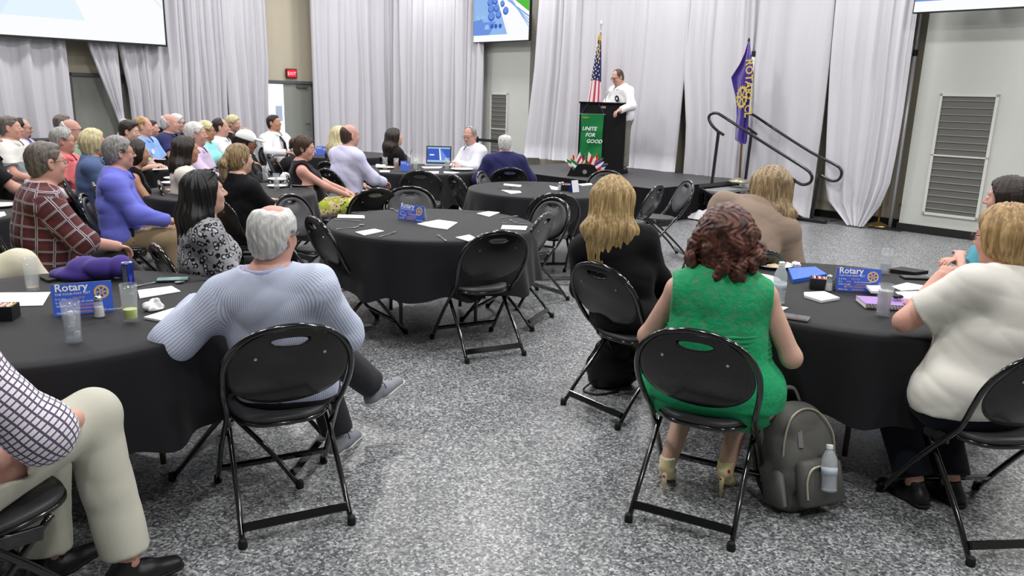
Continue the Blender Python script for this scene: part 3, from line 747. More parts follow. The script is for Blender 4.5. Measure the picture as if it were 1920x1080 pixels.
q = MB(); q.tube(bez([(0, -.03, H-.02), (.03, -.05, H-.2), (.035, -.06, H-.5)], 5), .005, 6); q.tube(bez([(0, -.03, H-.02), (-.02, -.05, H-.12), (.01, -.06, H-.42)], 5), .006, 6); q.build('gold_cord', M_FRG, us)

# ---- purple club flag on a wooden pole by the stairs
pd = 10.85
A_ = at_d(1404, 74, pd); B_ = at_d(1386, 330, pd)
pf = empty('club_flag', Vector((B_.x, B_.y, STZ-.1)), AB, 'purple flag with yellow wheel and lettering beside stage stairs', 'flag')
def pl(px, py, off=0):
    return Matrix.Rotation(-AB, 3, 'Z') @ (at_d(px, py, pd-off)-pf.location)
q = MB(); q.tube([pl(1386, 338), pl(1404, 78)], .016, 8); q.build('pole', mat('varnished_wood_pole', (128, 98, 68), .4), pf, smooth=True)
q = MB(); q.lathe([(.02, 0), (.016, .04), (0, .06)], 8, pl(1404, 78)); q.build('finial', M_RAIL, pf)
q = MB(); c = pl(1386, 338); q.lathe([(.16, 0), (.16, .02), (.06, .05), (.02, .07)], 18, (c.x, c.y, c.z-.03)); q.build('base', mat('pale_brass_base', (170, 165, 140), .35, metal=.6), pf, smooth=True)
M_PUR = mat('purple_satin', (66, 40, 138), .5, sheen=.5, bump=(6, .5, (8, 8, 2)))
rowsP = [(80, 1402, 1406), (100, 1396, 1407), (120, 1387, 1411), (145, 1371, 1412), (160, 1374, 1408), (180, 1379, 1406), (200, 1381, 1404), (220, 1381, 1403), (240, 1379, 1402), (262, 1378, 1400), (270, 1387, 1398)]
V = []; F = []; nx = 16
for py, xa, xb in rowsP:
    for i in range(nx+1):
        f = i/nx; V.append(pl(xa+(xb-xa)*f, py, .05+.05*math.sin(f*9+py*.02)*min(1, (xb-xa)/20)+.04*math.sin(f*PI)))
n0 = len(V)
for v in list(V): V.append(v+Vector((0, .012, 0)))
for j in range(len(rowsP)-1):
    for i in range(nx):
        a = j*(nx+1)+i; F += [(a, a+1, a+nx+2, a+nx+1), (n0+a, n0+a+nx+1, n0+a+nx+2, n0+a+1)]
mesh_obj('flag_cloth', V, F, M_PUR, pf, smooth=True)
M_YEL = mat('yellow_print', (208, 186, 84), .6)
wdir = (pl(1404, 200, .16)-pl(1406, 130, .16)); 
a0 = pl(1399, 111, .16)
text_mesh('lettering', 'ROTARY CL', .17, M_YEL, pf, frameM(a0, wdir, Vector((1, 0, -wdir.x/wdir.z if wdir.z else 0))), extr=.001, bold=True, sx=.92)
def wheel(mb, c, R_, M3, teeth=24, t=.0006):
    """gear wheel emblem in the XY plane of M3"""
    n = teeth*4; outer = []; inner = []
    for i in range(n):
        a = 2*PI*i/n; ro = R_*(1 if (i % 4) in (0, 1) else .88); outer.append((ro*math.cos(a), ro*math.sin(a))); inner.append((R_*.70*math.cos(a), R_*.70*math.sin(a)))
    V = [M3 @ Vector((x, y, t))+c for x, y in outer+inner]; mb.add(V, [(i, (i+1) % n, n+(i+1) % n, n+i) for i in range(n)])
    for k in range(6):
        a = PI*k/3; d = Vector((math.cos(a), math.sin(a), 0)); s = Vector((-d.y, d.x, 0))
        mb.add([M3 @ (v+Vector((0, 0, t)))+c for v in (d*R_*.2-s*R_*.07, d*R_*.74-s*R_*.10, d*R_*.74+s*R_*.10, d*R_*.2+s*R_*.07)], [(0, 1, 2, 3)])
    m_ = 16; V = [M3 @ Vector((rr*math.cos(2*PI*i/m_), rr*math.sin(2*PI*i/m_), t))+c for rr in (R_*.28, R_*.12) for i in range(m_)]
    mb.add(V, [(i, (i+1) % m_, m_+(i+1) % m_, m_+i) for i in range(m_)])
q = MB(); wheel(q, pl(1391, 182, .19), .17, Matrix(((.55, 0, 0), (0, 0, 1), (0, 1, 0))), 16); q.build('wheel_emblem', M_YEL, pf)

# ================================================================ folding chairs
M_GLOSS = mat('gloss_black_chair_paint', (9, 9, 10), .16, spec=.6, coat=.7)
M_SHELL = mat('black_chair_back_shell', (12, 12, 14), .28, spec=.5, coat=.25)
M_VINYL = mat('charcoal_vinyl_pad', (58, 59, 62), .42, spec=.5, bump=(180, .15))
M_RUB = mat('black_rubber', (14, 14, 15), .7)
M_CHR = mat('chrome_screw', (200, 200, 205), .2, metal=1)
def make_chair():
    r = empty('folding_chair', (0, 0, 0))
    half = [(.232, .285, .012), (.225, .10, .25), (.215, -.06, .43), (.222, -.125, .50), (.238, -.185, .60), (.236, -.225, .69), (.205, -.255, .765), (.14, -.275, .82), (.06, -.284, .845)]
    P = half+[(0, -.285, .850)]+[(-x, y, z) for x, y, z in half[::-1]]
    q = MB(); q.tube(bez(P, 4), .0125, 8); q.build('frame', M_GLOSS, r, smooth=True)
    def yb(z): return np.interp(z, [.43, .50, .60, .69, .765, .82, .85], [-.06, -.125, -.185, -.225, -.255, -.275, -.285])
    # back: rounded fan with a hand hole
    n = 48; outer = []; hole = []
    for i in range(n):
        a = 2*PI*i/n; c_, s_ = math.cos(a), math.sin(a)
        z = .662+.178*s_ if s_ > 0 else .662+.155*s_; e = .80 if s_ > 0 else .95
        outer.append((.226*math.copysign(abs(c_)**e, c_), z)); hole.append((.072*math.copysign(abs(c_)**.8, c_), .802+(.012 if s_ > 0 else .022)*s_))
    def shell(off, th, k, grow=1.0, hz=1.0):
        V = []; F = []; fr = (0, .04, .3, .65, .93, 1)
        for side in (0, 1):
            for f in fr:
                for (ox, oz), (hx, hz_) in zip(outer, hole):
                    x = hx+(ox-hx)*f; z = hz_+(oz-hz_)*f
                    x *= grow; z = .68+(z-.68)*grow
                    bul = k*(1-(x/.23)**2)*max(0, 1-((z-.66)/.2)**2)
                    edge = th*(.25 if f in (0, 1) else 1)
                    V.append((x, yb(z)+off+(bul if side else bul)+(edge if side else 0), z))
        m_ = len(fr)
        for side in (0, 1):
            b0 = side*m_*n
            for j in range(m_-1):
                for i in range(n):
                    i2 = (i+1) % n; f_ = (b0+j*n+i, b0+j*n+i2, b0+(j+1)*n+i2, b0+(j+1)*n+i); F.append(f_ if side == 0 else f_[::-1])
        for j in (0, m_-1):
            for i in range(n):
                i2 = (i+1) % n; f_ = (j*n+i, j*n+i2, m_*n+j*n+i2, m_*n+j*n+i); F.append(f_ if j else f_[::-1])
        return V, F
    V, F = shell(-.008, .010, -.028); bs_ = mesh_obj('back_shell', V, F, M_SHELL, r, smooth=True)
    V, F = shell(.004, .022, -.022, .93); mesh_obj('backrest_pad', V, F, M_VINYL, r, smooth=True)
    for sx in (-1, 1):
        q = MB(); x, z = sx*.125, .735; y = yb(z)-.008-.028*(1-(x/.23)**2)*(1-((z-.66)/.2)**2)
        q.lathe([(.007, 0), (.006, .004), (0, .005)], 8, (x, y, z), R=Matrix.Rotation(PI/2, 3, 'X')); q.build('rivet', M_CHR, bs_)
    # seat
    n = 40; sp_ = []
    for i in range(n):
        a = 2*PI*i/n; c_, s_ = math.cos(a), math.sin(a); y = s_*.20
        w = .20-.018*(s_ < 0)*abs(s_); sp_.append((math.copysign(abs(c_)**.62, c_)*w, math.copysign(abs(s_)**.75, s_)*.20+.045))
    def slab(levels, name, m_, par):
        V = []; F = []
        for sc_, z in levels:
            for x, y in sp_: V.append((x*sc_, .045+(y-.045)*sc_, z+.012*((y-.045)/.2)*.8-.006*(1-sc_)))
        L = len(levels)
        for j in range(L-1):
            for i in range(n): F.append((j*n+i, j*n+(i+1) % n, (j+1)*n+(i+1) % n, (j+1)*n+i))
        F.append(tuple(range(n-1, -1, -1))); F.append(tuple((L-1)*n+i for i in range(n)))
        return mesh_obj(name, V, F, m_, par, smooth=True)
    slab([(.98, .420), (1.0, .424), (1.0, .432), (.985, .437)], 'seat_pan', M_GLOSS, r)
    slab([(.965, .436), (.98, .446), (.95, .458), (.80, .463), (.4, .458), (.1, .456)], 'seat_pad', M_VINYL, r)
    # rear legs cross the front frame below the seat
    for sx in (-1, 1):
        q = MB(); q.tube(bez([(sx*.192, .14, .425), (sx*.198, .03, .33), (sx*.203, -.16, .15), (sx*.208, -.278, .012)], 5), .0115, 8); q.build('rear_leg', M_GLOSS, r, smooth=True)
    q = MB(); q.box((0, -.247, .062), (.40, .024, .034), R=Matrix.Rotation(-.55, 3, 'X'), bev=.005); q.build('rear_crossbar', M_GLOSS, r)
    q = MB(); q.box((0, .215, .10), (.445, .018, .028), R=Matrix.Rotation(.6, 3, 'X'), bev=.004); q.build('front_crossbar', M_GLOSS, r)
    for sx in (-1, 1): q = MB(); q.box((sx*.205, .03, .40), (.014, .15, .045), R=Matrix.Rotation(-.15, 3, 'X'), bev=.004); q.build('side_bracket', M_GLOSS, r)
    for x, y in ((.208, -.283), (-.208, -.283), (.232, .290), (-.232, .290)):
        q = MB(); q.lathe([(.017, 0), (.018, .012), (.0155, .03), (.0145, .034)], 10, (x, y, 0)); q.build('rubber_foot', M_RUB, r, smooth=True)
    return r
CHAIR = make_chair(); _chair_used = [False]
CHAIR_GROUP = 'black folding chairs'
def chair(x, y, heading, label):
    """heading in degrees, 0 = facing away from the camera, + = to the right"""
    if not _chair_used[0]: c = CHAIR; _chair_used[0] = True
    else: c = copy_tree(CHAIR)
    c.location = (x, y, 0); c.rotation_euler = (0, 0, -math.radians(heading)); tag(c, label, 'chair', CHAIR_GROUP)
    return c

# ================================================================ round tables
M_TTOP = mat('grey_plastic_table_top', (120, 120, 118), .5)
M_TLEG = mat('bronze_table_leg', (88, 82, 74), .4, metal=.4)
def round_table(cx, cy, label, clabel, seed, R_=.762, hem=.36, spread=None):
    t = empty('round_table', (cx, cy, 0), math.radians(17*seed), label, 'table', 'round folding tables')
    q = MB(); q.lathe([(R_-.02, .70), (R_-.005, .705), (R_-.005, .735), (R_-.02, .74), (0, .74)], 40); q.build('tabletop', M_TTOP, t)
    for sx in (-1, 1):
        for sy in (-1, 1):
            q = MB(); q.tube(bez([(sx*.42, sy*.26, .69), (sx*.44, sy*.26, .50), (sx*.30, sy*.26, .36), (sx*.28, sy*.26, .2), (sx*.28, sy*.26, .02)], 4), .014, 7); q.build('leg', M_TLEG, t, smooth=True)
        q = MB(); q.tube([(sx*.28, -.26, .2), (sx*.28, .26, .2)], .011, 6); q.build('stretcher', M_TLEG, t)
    rnd = random.Random(seed); n = 180; V = []; F = []
    nfold = rnd.choice((13, 15, 16)); p1, p2 = rnd.uniform(0, 6), rnd.uniform(0, 6)
    def fold(a):
        v = .6*math.sin(nfold*a+p1+.8*math.sin(3*a+p2))+.4*math.sin(5*a+p2)+.25*math.sin(23*a+p1)
        return v
    zt = .75; prof = [(0, zt), (.5*R_, zt), (.9*R_, zt), (R_, zt-.001), (R_+.008, zt-.008), (R_+.013, zt-.03)]
    D = zt-hem
    for k in range(1, 9): f = k/8; prof.append((R_+.015+.055*f**1.2, zt-.03-(D-.03)*f))
    for k, (rr, z) in enumerate(prof):
        w = max(0, (k-5)/8)
        for i in range(n):
            a = 2*PI*i/n; fo_ = fold(a)
            r_ = rr+w*.040*fo_ + (.004*math.sin(31*a)*w)
            V.append((r_*math.cos(a), r_*math.sin(a), z+(-.022*fo_*w*w if k > 5 else 0)))
    for k in range(len(prof)-1):
        for i in range(n):
            j = (i+1) % n
            if k == 0: F.append((i, n+i, n+j)) if False else F.append((i, j, n+j, n+i)[::-1])
            else: F.append((k*n+i, (k+1)*n+i, (k+1)*n+j, k*n+j))
    V = [v for v in V]
    o = mesh_obj('tablecloth', V, F, M_BLACKCLOTH, None, smooth=True, loc=(cx, cy, 0)); tag(o, clabel, 'tablecloth', 'black round tablecloths')
    return t
T = {}
for k, (nm_, x, y, l1, l2) in enumerate([
    ('centre', -.61, 5.73, 'round table in mid room with empty chairs around', 'black cloth on mid-room table ringed by empty chairs'),
    ('right', 1.74, 3.87, 'round table at lower right beside woman in green', 'black cloth on table right of green-dressed woman'),
    ('left', -1.94, 3.16, 'round table at lower left beside man in striped shirt', 'black cloth on table left of man in striped shirt'),
    ('lectern', .28, 8.15, 'round table nearest stage front, partly behind blonde hair', 'black cloth on empty table in front of stage'),
    ('laptop', -1.21, 10.06, 'round table holding the open laptop', 'black cloth on table with open laptop'),
    ('ponytail', -2.66, 7.25, 'round table beside sleeveless woman in floral skirt', 'black cloth on table beside woman in floral skirt'),
    ('crowd', -4.15, 9.75, 'round table amid seated crowd before young man in dark polo', 'black cloth on table before young man in dark polo'),
    ('plaid', -4.35, 5.55, 'round table at left edge behind man in plaid shirt', 'black cloth on table behind man in plaid shirt'),
    ('far', -2.7, 12.1, 'round table far back before exit door man in tie', 'black cloth on far table beside man in tie'),
    ('corner', -6.3, 10.3, 'round table at far left among seated men', 'black cloth on far left table among seated men')]):
    T[nm_] = round_table(x, y, l1, l2, k+1)
# ================================================================ figures: smooth implicit surfaces turned into meshes
def vec(*a): return np.array(a if len(a) > 1 else a[0], dtype=np.float64)
def unit(v): return v/max(1e-9, np.linalg.norm(v))
def rotm(yaw=0, pitch=0, roll=0):
    """columns: right, forward, up. yaw + turns right, pitch + looks down, roll + tips to the right"""
    y, p, r = math.radians(yaw), math.radians(pitch), math.radians(roll)
    R = np.array(Matrix.Rotation(-y, 3, 'Z') @ Matrix.Rotation(-p, 3, 'X') @ Matrix.Rotation(r, 3, 'Y'))
    return R
class Field:
    def __init__(s, lo, hi, h):
        s.h = h; s.lo = np.array(lo, dtype=np.float64)-2*h
        s.n = np.ceil((np.array(hi)+2*h-s.lo)/h).astype(int)+1
        s.V = np.full(tuple(s.n), .2, dtype=np.float32)
        s.ax = [(s.lo[i]+h*np.arange(s.n[i])).astype(np.float32) for i in range(3)]
    def sub(s, lo, hi):
        i0 = np.clip(np.floor((lo-s.lo)/s.h).astype(int), 0, s.n); i1 = np.clip(np.ceil((hi-s.lo)/s.h).astype(int)+1, 0, s.n)
        if (i1 <= i0).any(): return None, None
        sl = tuple(slice(a, b) for a, b in zip(i0, i1))
        X = s.ax[0][sl[0]][:, None, None]; Y = s.ax[1][sl[1]][None, :, None]; Z = s.ax[2][sl[2]][None, None, :]
        return sl, (X, Y, Z)
    def smin(s, sl, d, k):
        a = s.V[sl]
        if k <= 0: s.V[sl] = np.minimum(a, d); return
        h = np.clip(.5+.5*(a-d)/k, 0, 1); s.V[sl] = a*(1-h)+d*h-k*h*(1-h)
    def cone_d(s, g, a, b, ra, rb, wax=None, wf=1.0):
        X, Y, Z = g; ab = b-a; L2 = max(1e-9, ab@ab)
        px, py, pz = X-a[0], Y-a[1], Z-a[2]
        t = np.clip((px*ab[0]+py*ab[1]+pz*ab[2])/L2, 0, 1)
        qx, qy, qz = px-t*ab[0], py-t*ab[1], pz-t*ab[2]
        if wax is not None:
            c = (qx*wax[0]+qy*wax[1]+qz*wax[2])*(1-1/wf); qx = qx-wax[0]*c; qy = qy-wax[1]*c; qz = qz-wax[2]*c
        return np.sqrt(qx*qx+qy*qy+qz*qz)-(ra+(rb-ra)*t)
    def cone(s, a, b, ra, rb=None, k=.03, wax=None, wf=1.0, planes=None, off=0.0):
        a, b = vec(a), vec(b); rb = ra if rb is None else rb; ra += off; rb += off
        m = max(ra, rb)*max(1, wf)+k+.01
        sl, g = s.sub(np.minimum(a, b)-m, np.maximum(a, b)+m)
        if sl is None: return
        d = s.cone_d(g, a, b, ra, rb, wax, wf)
        if planes:
            for p, n in planes: d = np.maximum(d, (g[0]-p[0])*n[0]+(g[1]-p[1])*n[1]+(g[2]-p[2])*n[2])
        s.smin(sl, d, k)
    def ell(s, c, r, R=None, k=.03, sub=False, off=0.0):
        c = vec(c); r = vec(r)+off; m = r.max()+k+.01
        sl, g = s.sub(c-m, c+m)
        if sl is None: return
        R = np.eye(3) if R is None else R
        px, py, pz = g[0]-c[0], g[1]-c[1], g[2]-c[2]
        u = [(px*R[0, i]+py*R[1, i]+pz*R[2, i])/r[i] for i in range(3)]
        n = np.sqrt(u[0]**2+u[1]**2+u[2]**2)
        d = (n-1)*r.min() if not (r.max() > 2.2*r.min()) else (n-1)*(r.prod()**(1/3))
        if sub:
            a = s.V[sl]; h = np.clip(.5-.5*(a+d)/max(k, 1e-5), 0, 1); s.V[sl] = a*(1-h)-d*h+k*h*(1-h)
        else: s.smin(sl, d, k)
    def cut(s, p, n, k=0):
        """remove the side the normal n points to"""
        X, Y, Z = s.ax[0][:, None, None], s.ax[1][None, :, None], s.ax[2][None, None, :]
        s.V = np.maximum(s.V, ((X-p[0])*n[0]+(Y-p[1])*n[1]+(Z-p[2])*n[2]).astype(np.float32))
    def grid(s): return s.ax[0][:, None, None], s.ax[1][None, :, None], s.ax[2][None, None, :]
    def folds(s, amp, f=16, seed=0, dirv=(0, 0, 1)):
        X, Y, Z = s.grid(); r = np.random.RandomState(seed); o = 0
        for i in range(4):
            w = r.normal(size=3)*np.array([.8, .8, 1.3]); w = w/np.linalg.norm(w)*f*(.7+.5*i); p = r.rand()*6
            w2 = r.normal(size=3)*4
            o = o+(1-2.2*np.abs(np.sin(.5*(X*w[0]+Y*w[1]+Z*w[2]+p+2.2*np.sin(X*w2[0]+Y*w2[1]+Z*w2[2]+p*2))))**.8)/(1+.45*i)
        s.V = s.V+np.where(np.abs(s.V) < .05, amp*.5*o, 0).astype(np.float32)
    def mesh(s):
        """naive surface nets"""
        V = s.V; ins = V < 0
        nx, ny, nz = V.shape
        # cells crossed
        c = ins[:-1, :-1, :-1].astype(np.int8)
        tot = c.copy()
        for dx in (0, 1):
            for dy in (0, 1):
                for dz in (0, 1):
                    if dx+dy+dz: tot = tot+ins[dx:nx-1+dx, dy:ny-1+dy, dz:nz-1+dz]
        act = (tot > 0) & (tot < 8); idx = np.argwhere(act)
        if len(idx) == 0: return np.zeros((0, 3)), np.zeros((0, 4), int)
        num = np.full(act.shape, -1, dtype=np.int64); num[act] = np.arange(len(idx))
        I, J, K = idx.T; acc = np.zeros((len(idx), 3)); cnt = np.zeros(len(idx))
        cor = [(a, b, c_) for a in (0, 1) for b in (0, 1) for c_ in (0, 1)]
        val = {q: V[I+q[0], J+q[1], K+q[2]] for q in cor}
        for q in cor:
            for ax in range(3):
                if q[ax] == 0:
                    q2 = list(q); q2[ax] = 1; q2 = tuple(q2); a, b = val[q], val[q2]; m = (a < 0) != (b < 0)
                    t = np.where(m, a/np.where(m, a-b, 1), 0); P = np.zeros((len(idx), 3)); P += q; P[:, ax] += t
                    acc += P*m[:, None]; cnt += m
        P = (acc/cnt[:, None]+idx)*s.h+s.lo
        Q = []
        for ax in range(3):
            sl0 = [slice(1, -1)]*3; sl0[ax] = slice(0, -1); sl1 = list(sl0); sl1[ax] = slice(1, None)
            # interior edges
            A = ins[tuple(sl0)]; B = ins[tuple(sl1)]
            e = np.argwhere(A != B)
            if len(e) == 0: continue
            e = e+np.array([1 if i != ax else 0 for i in range(3)])
            o1, o2 = [i for i in range(3) if i != ax]
            def nn(d1, d2):
                t = e.copy(); t[:, o1] -= d1; t[:, o2] -= d2; return num[t[:, 0], t[:, 1], t[:, 2]]
            q = np.stack([nn(1, 1), nn(0, 1), nn(0, 0), nn(1, 0)], 1)
            fl = ins[e[:, 0], e[:, 1], e[:, 2]]
            if ax == 1: fl = ~fl
            q[~fl] = q[~fl][:, ::-1]; Q.append(q)
        Q = np.concatenate(Q); Q = Q[(Q >= 0).all(1)]
        return P, Q
def join_meshes(parts):
    V = []; F = []; o = 0
    for v, f in parts:
        V.append(v); F.append(f+o); o += len(v)
    return np.concatenate(V), np.concatenate(F)

M_SKIN = {}
def skin(tone):
    t = {'fair': (206, 166, 148), 'pink': (208, 158, 142), 'tan': (184, 138, 112), 'brown': (146, 100, 78), 'ruddy': (200, 153, 138), 'olive': (190, 148, 122)}[tone]
    if tone not in M_SKIN:
        m = mat('skin_'+tone, t, .5, spec=.35, var=.06, varscale=22, bump=(120, .12)); m.node_tree.nodes['Principled BSDF'].inputs['Subsurface Weight'].default_value = .0
        M_SKIN[tone] = m
    return M_SKIN[tone]
M_EYE = mat('eye_white', (228, 222, 216), .25); M_IRIS = mat('dark_iris', (52, 40, 34), .2)
M_GLASSF = mat('dark_spectacle_frame', (34, 30, 30), .35); M_LENS = mat('spectacle_lens', (200, 210, 215), .05, alpha=.18)
M_SOLE = mat('white_shoe_sole', (224, 222, 220), .6); M_SHOEG = mat('grey_trainer_mesh', (134, 138, 146), .75, bump=(400, .3)); M_LACE = mat('navy_shoelace', (38, 34, 84), .8)
M_SHOEB = mat('black_shoe_leather', (20, 19, 20), .4)
M_BADGE = mat('white_badge', (240, 240, 240), .5)
LIP = {}
def build_person(name_label, root_xy, heading, scale=1.0, lod=1, sex='m', tone='fair', fat=1.0, lean=(0, 0), twist=0, head=(0, 0, 0), neck=(0, .02),
                 top=None, top_kind='shirt', sleeve='long', bottom=None, bottom_kind='trousers', hair=None, hstyle='short', arms=None, legs=None, stand=False,
                 glasses=None, shoe=None, badge=False, collar=True, group=None, extra=None, low=True, fold=.009, seed=0, pel=(0, -.07, .545), shoulder=1.0, hs=1.0, beard=None, seatw=1.0, sleeve_r=0, strap=.012):
    """arms: dict L/R -> (elbow, wrist[, curl, palm normal]); legs: L/R -> (knee, ankle, toe dir). local frame x right, y forward, origin on the floor"""
    R_head = rotm(*head)
    lf, ls = math.radians(lean[0]), math.radians(lean[1])
    P = vec(pel); up = unit(vec(math.sin(ls), math.sin(lf), math.cos(lf)*math.cos(ls)))
    N = P+up*.50; mid = P+up*.26
    Rr = rotm(twist); right = Rr[:, 0]; right = unit(right-up*(right@up)); fwd = np.cross(up, right)
    rp = vec(1, 0, 0); fp = vec(0, 1, 0)
    sw = (.182 if sex == 'm' else .160)*shoulder
    SH = {'L': N-up*.078-right*sw, 'R': N-up*.078+right*sw}
    HP = {'L': P+vec(-.088*seatw, .03, -.005), 'R': P+vec(.088*seatw, .03, -.005)}
    hc = N+up*.028+R_head[:, 2]*.130*hs+fwd*neck[1]+right*neck[0]+unit(R_head[:, 1]*vec(1, 1, 0))*.018
    arms = arms or {}; legs = legs or {}
    A = {}; Lg = {}
    for s_, sg in (('L', -1), ('R', 1)):
        if s_ in arms: A[s_] = arms[s_]
        else: A[s_] = (SH[s_]+right*sg*.05-up*.22+fwd*.10, HP[s_]+vec(0, .26, .10))
        if s_ in legs: Lg[s_] = legs[s_]
        else:
            Lg[s_] = ((HP[s_][0]+sg*.04, HP[s_][1]+.40, .50), (HP[s_][0]+sg*.04, HP[s_][1]+.38, .09))
    A = {k: tuple(vec(q) if hasattr(q, '__len__') and len(q) == 3 else q for q in v) for k, v in A.items()}
    # keep limb lengths human
    for k in A:
        e, w = A[k][0], A[k][1]; e = SH[k]+unit(e-SH[k])*.285; w = e+unit(w-e)*.25; A[k] = (e, w)+tuple(A[k][2:])
    Lg = {k: tuple(vec(q) for q in v) for k, v in Lg.items()}
    torso_r = .108 if sex == 'm' else .096
    fx = fat
    def torso(F, off=0.0, lowz=True):
        F.cone(HP['L'], HP['R'], .105*(.8+.2*fx)*seatw, None, .06, off=off)
        F.cone(P+up*.03, P+up*.24, torso_r*fx, torso_r*(.5+.5*fx), .07, wax=right, wf=1.28, off=off)
        if fx > 1.12 or sex == 'm': F.ell(P+up*.13+fwd*.055*fx, (.12*fx, .09*fx, .12*fx), None, .07, off=off)
        F.cone(P+up*.24, P+up*.40, torso_r*(.55+.45*fx), torso_r*(.75+.25*fx)*.95, .09, wax=right, wf=1.42, off=off)
        if sex == 'f':
            for sg in (-1, 1): F.ell(P+up*.30+fwd*.085*fx+right*sg*.075, (.065*fx, .06*fx, .065*fx), None, .04, off=off)
        sr = .060 if sex == 'm' else .047
        F.cone(SH['L'], SH['R'], sr, None, .09, off=off)
        for k in 'LR': F.cone(N+up*.0, SH[k]+up*.012, .050, sr*.8, .045, off=off)
        F.cone(N-up*.12-fwd*.03, N-up*.02-fwd*.012, .075, .055, .05, wax=right, wf=1.5, off=off)
    ar = (.050, .043, .041, .027) if sex == 'm' else (.043, .036, .035, .023)
    ar = tuple(q*(.6+.4*fx) for q in ar)
    def arm(F, k, off=0.0, frac=1.0, upto='w', kk=.03):
        e, w = A[k][0], A[k][1]; S = SH[k]
        if upto == 'u':
            end = S+(e-S)*frac; dr = unit(e-S)
            F.cone(S, S+(e-S)*min(1, frac+.25), ar[0], ar[1]+.004, kk, off=off, planes=[(end, dr)])
        else:
            F.cone(S, e, ar[0], ar[1], kk, off=off)
            end = e+(w-e)*frac; dr = unit(w-e); F.cone(e, e+(w-e)*min(1.1, frac+.15), ar[2], ar[3]+.003, kk, off=off, planes=[(end, dr)] if frac < .999 or off else None)
    lr = (.086, .058, .054, .036) if sex == 'm' else (.088, .056, .050, .034)
    lr = tuple(q*(.65+.35*fx) for q in lr)
    def leg(F, k, off=0.0, upto=None, end=1.0, r_end=None):
        kn, an = Lg[k][0], Lg[k][1]
        if upto == 'thigh':
            e = HP[k]+(kn-HP[k])*end; F.cone(HP[k], HP[k]+(kn-HP[k])*min(1.02, end+.1), lr[0], lr[1], .04, off=off, planes=[(e, unit(kn-HP[k]))]); return
        F.cone(HP[k], kn, lr[0], lr[1], .045, off=off)
        e = kn+(an-kn)*end; F.cone(kn, kn+(an-kn)*min(1, end+.1), lr[2], (r_end or lr[3]), .03, off=off, planes=[(e, unit(an-kn))] if end < 1 else None)
        back = -vec(0, 1, 0) if len(Lg[k]) < 3 else -unit(Lg[k][2]); F.cone(kn+(an-kn)*.15+back*.012, kn+(an-kn)*.5+back*.015, .046, .038, .03, off=off)
    H = lambda x, y, z: hc+R_head@(vec(x, y, z)*hs)
    nr = .056 if sex == 'm' else .046
    def neckf(F, off=0.0): F.cone(N-up*.03, H(0, -.015, -.06), nr*(.8+.2*fx)+.004, nr, .03, off=off)
    def headf(F, off=0.0, feat=True):
        F.ell(H(0, -.012, .032), vec(.077, .097, .089)*hs, R_head, .02, off=off)
        F.ell(H(0, .030, -.035), vec(.061*(.8+.2*fx), .064, .088)*hs, R_head, .03, off=off)
        F.ell(H(0, .060, -.096), vec(.027, .024, .022)*hs, R_head, .035, off=off)
        for sg in (-1, 1): F.ell(H(sg*.040, .000, -.062), vec(.022, .035, .030)*hs, R_head, .035, off=off)
        if not feat: return
        F.cone(H(-.030, .080, .027), H(.030, .080, .027), .012, None, .018)
        for sg in (-1, 1):
            F.ell(H(sg*.031, .100, .006), vec(.017, .013, .012), R_head, .012, sub=True)
            F.ell(H(sg*.036, .066, -.028), vec(.023, .018, .022), R_head, .025)
            F.ell(H(sg*.030, .081, .005), vec(.0155, .014, .0125), R_head, .006)
        F.cone(H(0, .090, .014), H(0, .113, -.024), .0075, .0125, .012)
        for sg in (-1, 1): F.ell(H(sg*.012, .101, -.030), vec(.008, .010, .008), R_head, .008)
        F.ell(H(0, .0895, -.053), vec(.024, .012, .0065), R_head, .007); F.ell(H(0, .088, -.066), vec(.021, .013, .007), R_head, .007)
        F.ell(H(0, .106, -.0595), vec(.024, .012, .0022), R_head, .004, sub=True)
        for sg in (-1, 1):
            Re = R_head@rotm(-sg*22, 0, 0)
            F.ell(H(sg*.079, -.010, -.004), vec(.009, .019, .032)*hs, Re, .008); F.ell(H(sg*.089, -.004, -.002), vec(.006, .009, .017)*hs, Re, .006, sub=True)
            F.ell(H(sg*.077, -.004, -.030), vec(.008, .009, .010)*hs, Re, .008)
    parts = []
    hb = {0: .0095, 1: .0065, 2: .0045}[lod]; bb_ = {0: .021, 1: .017, 2: .0125}[lod]; hh = {0: .0075, 1: .0055, 2: .0035}[lod]
    # head and neck
    F = Field(hc-vec(.135, .15, .20), hc+vec(.135, .15, .14), hb); neckf(F); torso(F); headf(F)
    # drop what lies below the collar line
    F.cut(N+up*.005, -up); v1 = F.mesh(); parts.append(v1)
    lo = np.min([P-.22]+[q for k in 'LR' for q in (SH[k]-.1, A[k][0]-.08, A[k][1]-.06, Lg[k][0]-.08, Lg[k][1]-.06)], axis=0)
    hi = np.max([N+.08]+[q for k in 'LR' for q in (SH[k]+.1, A[k][0]+.08, A[k][1]+.06, Lg[k][0]+.08, Lg[k][1]+.06)], axis=0)
    F = Field(lo, hi, bb_); torso(F, -.004); neckf(F)
    for k in 'LR': arm(F, k); leg(F, k)
    F.cut(N+up*.02, up); v, f = F.mesh(); parts.append((v, f))
    # hands
    for k, sg in (('L', -1), ('R', 1)):
        if arms.get(k, (0,))[-1] == 'hide': continue
        e, w = A[k][0], A[k][1]; curl = A[k][2] if len(A[k]) > 2 and not hasattr(A[k][2], '__len__') else .5
        pn = A[k][3] if len(A[k]) > 3 and hasattr(A[k][3], '__len__') else None
        d = unit(w-e)
        if pn is None: pn = vec(0, 0, -1)
        pn = unit(pn-d*(pn@d)+1e-6); th = np.cross(d, pn)*sg      # side the thumb leaves from
        hz = .92 if sex == 'f' else 1.0
        F = Field(w-.12+d*.06, w+.12+d*.06, hh)
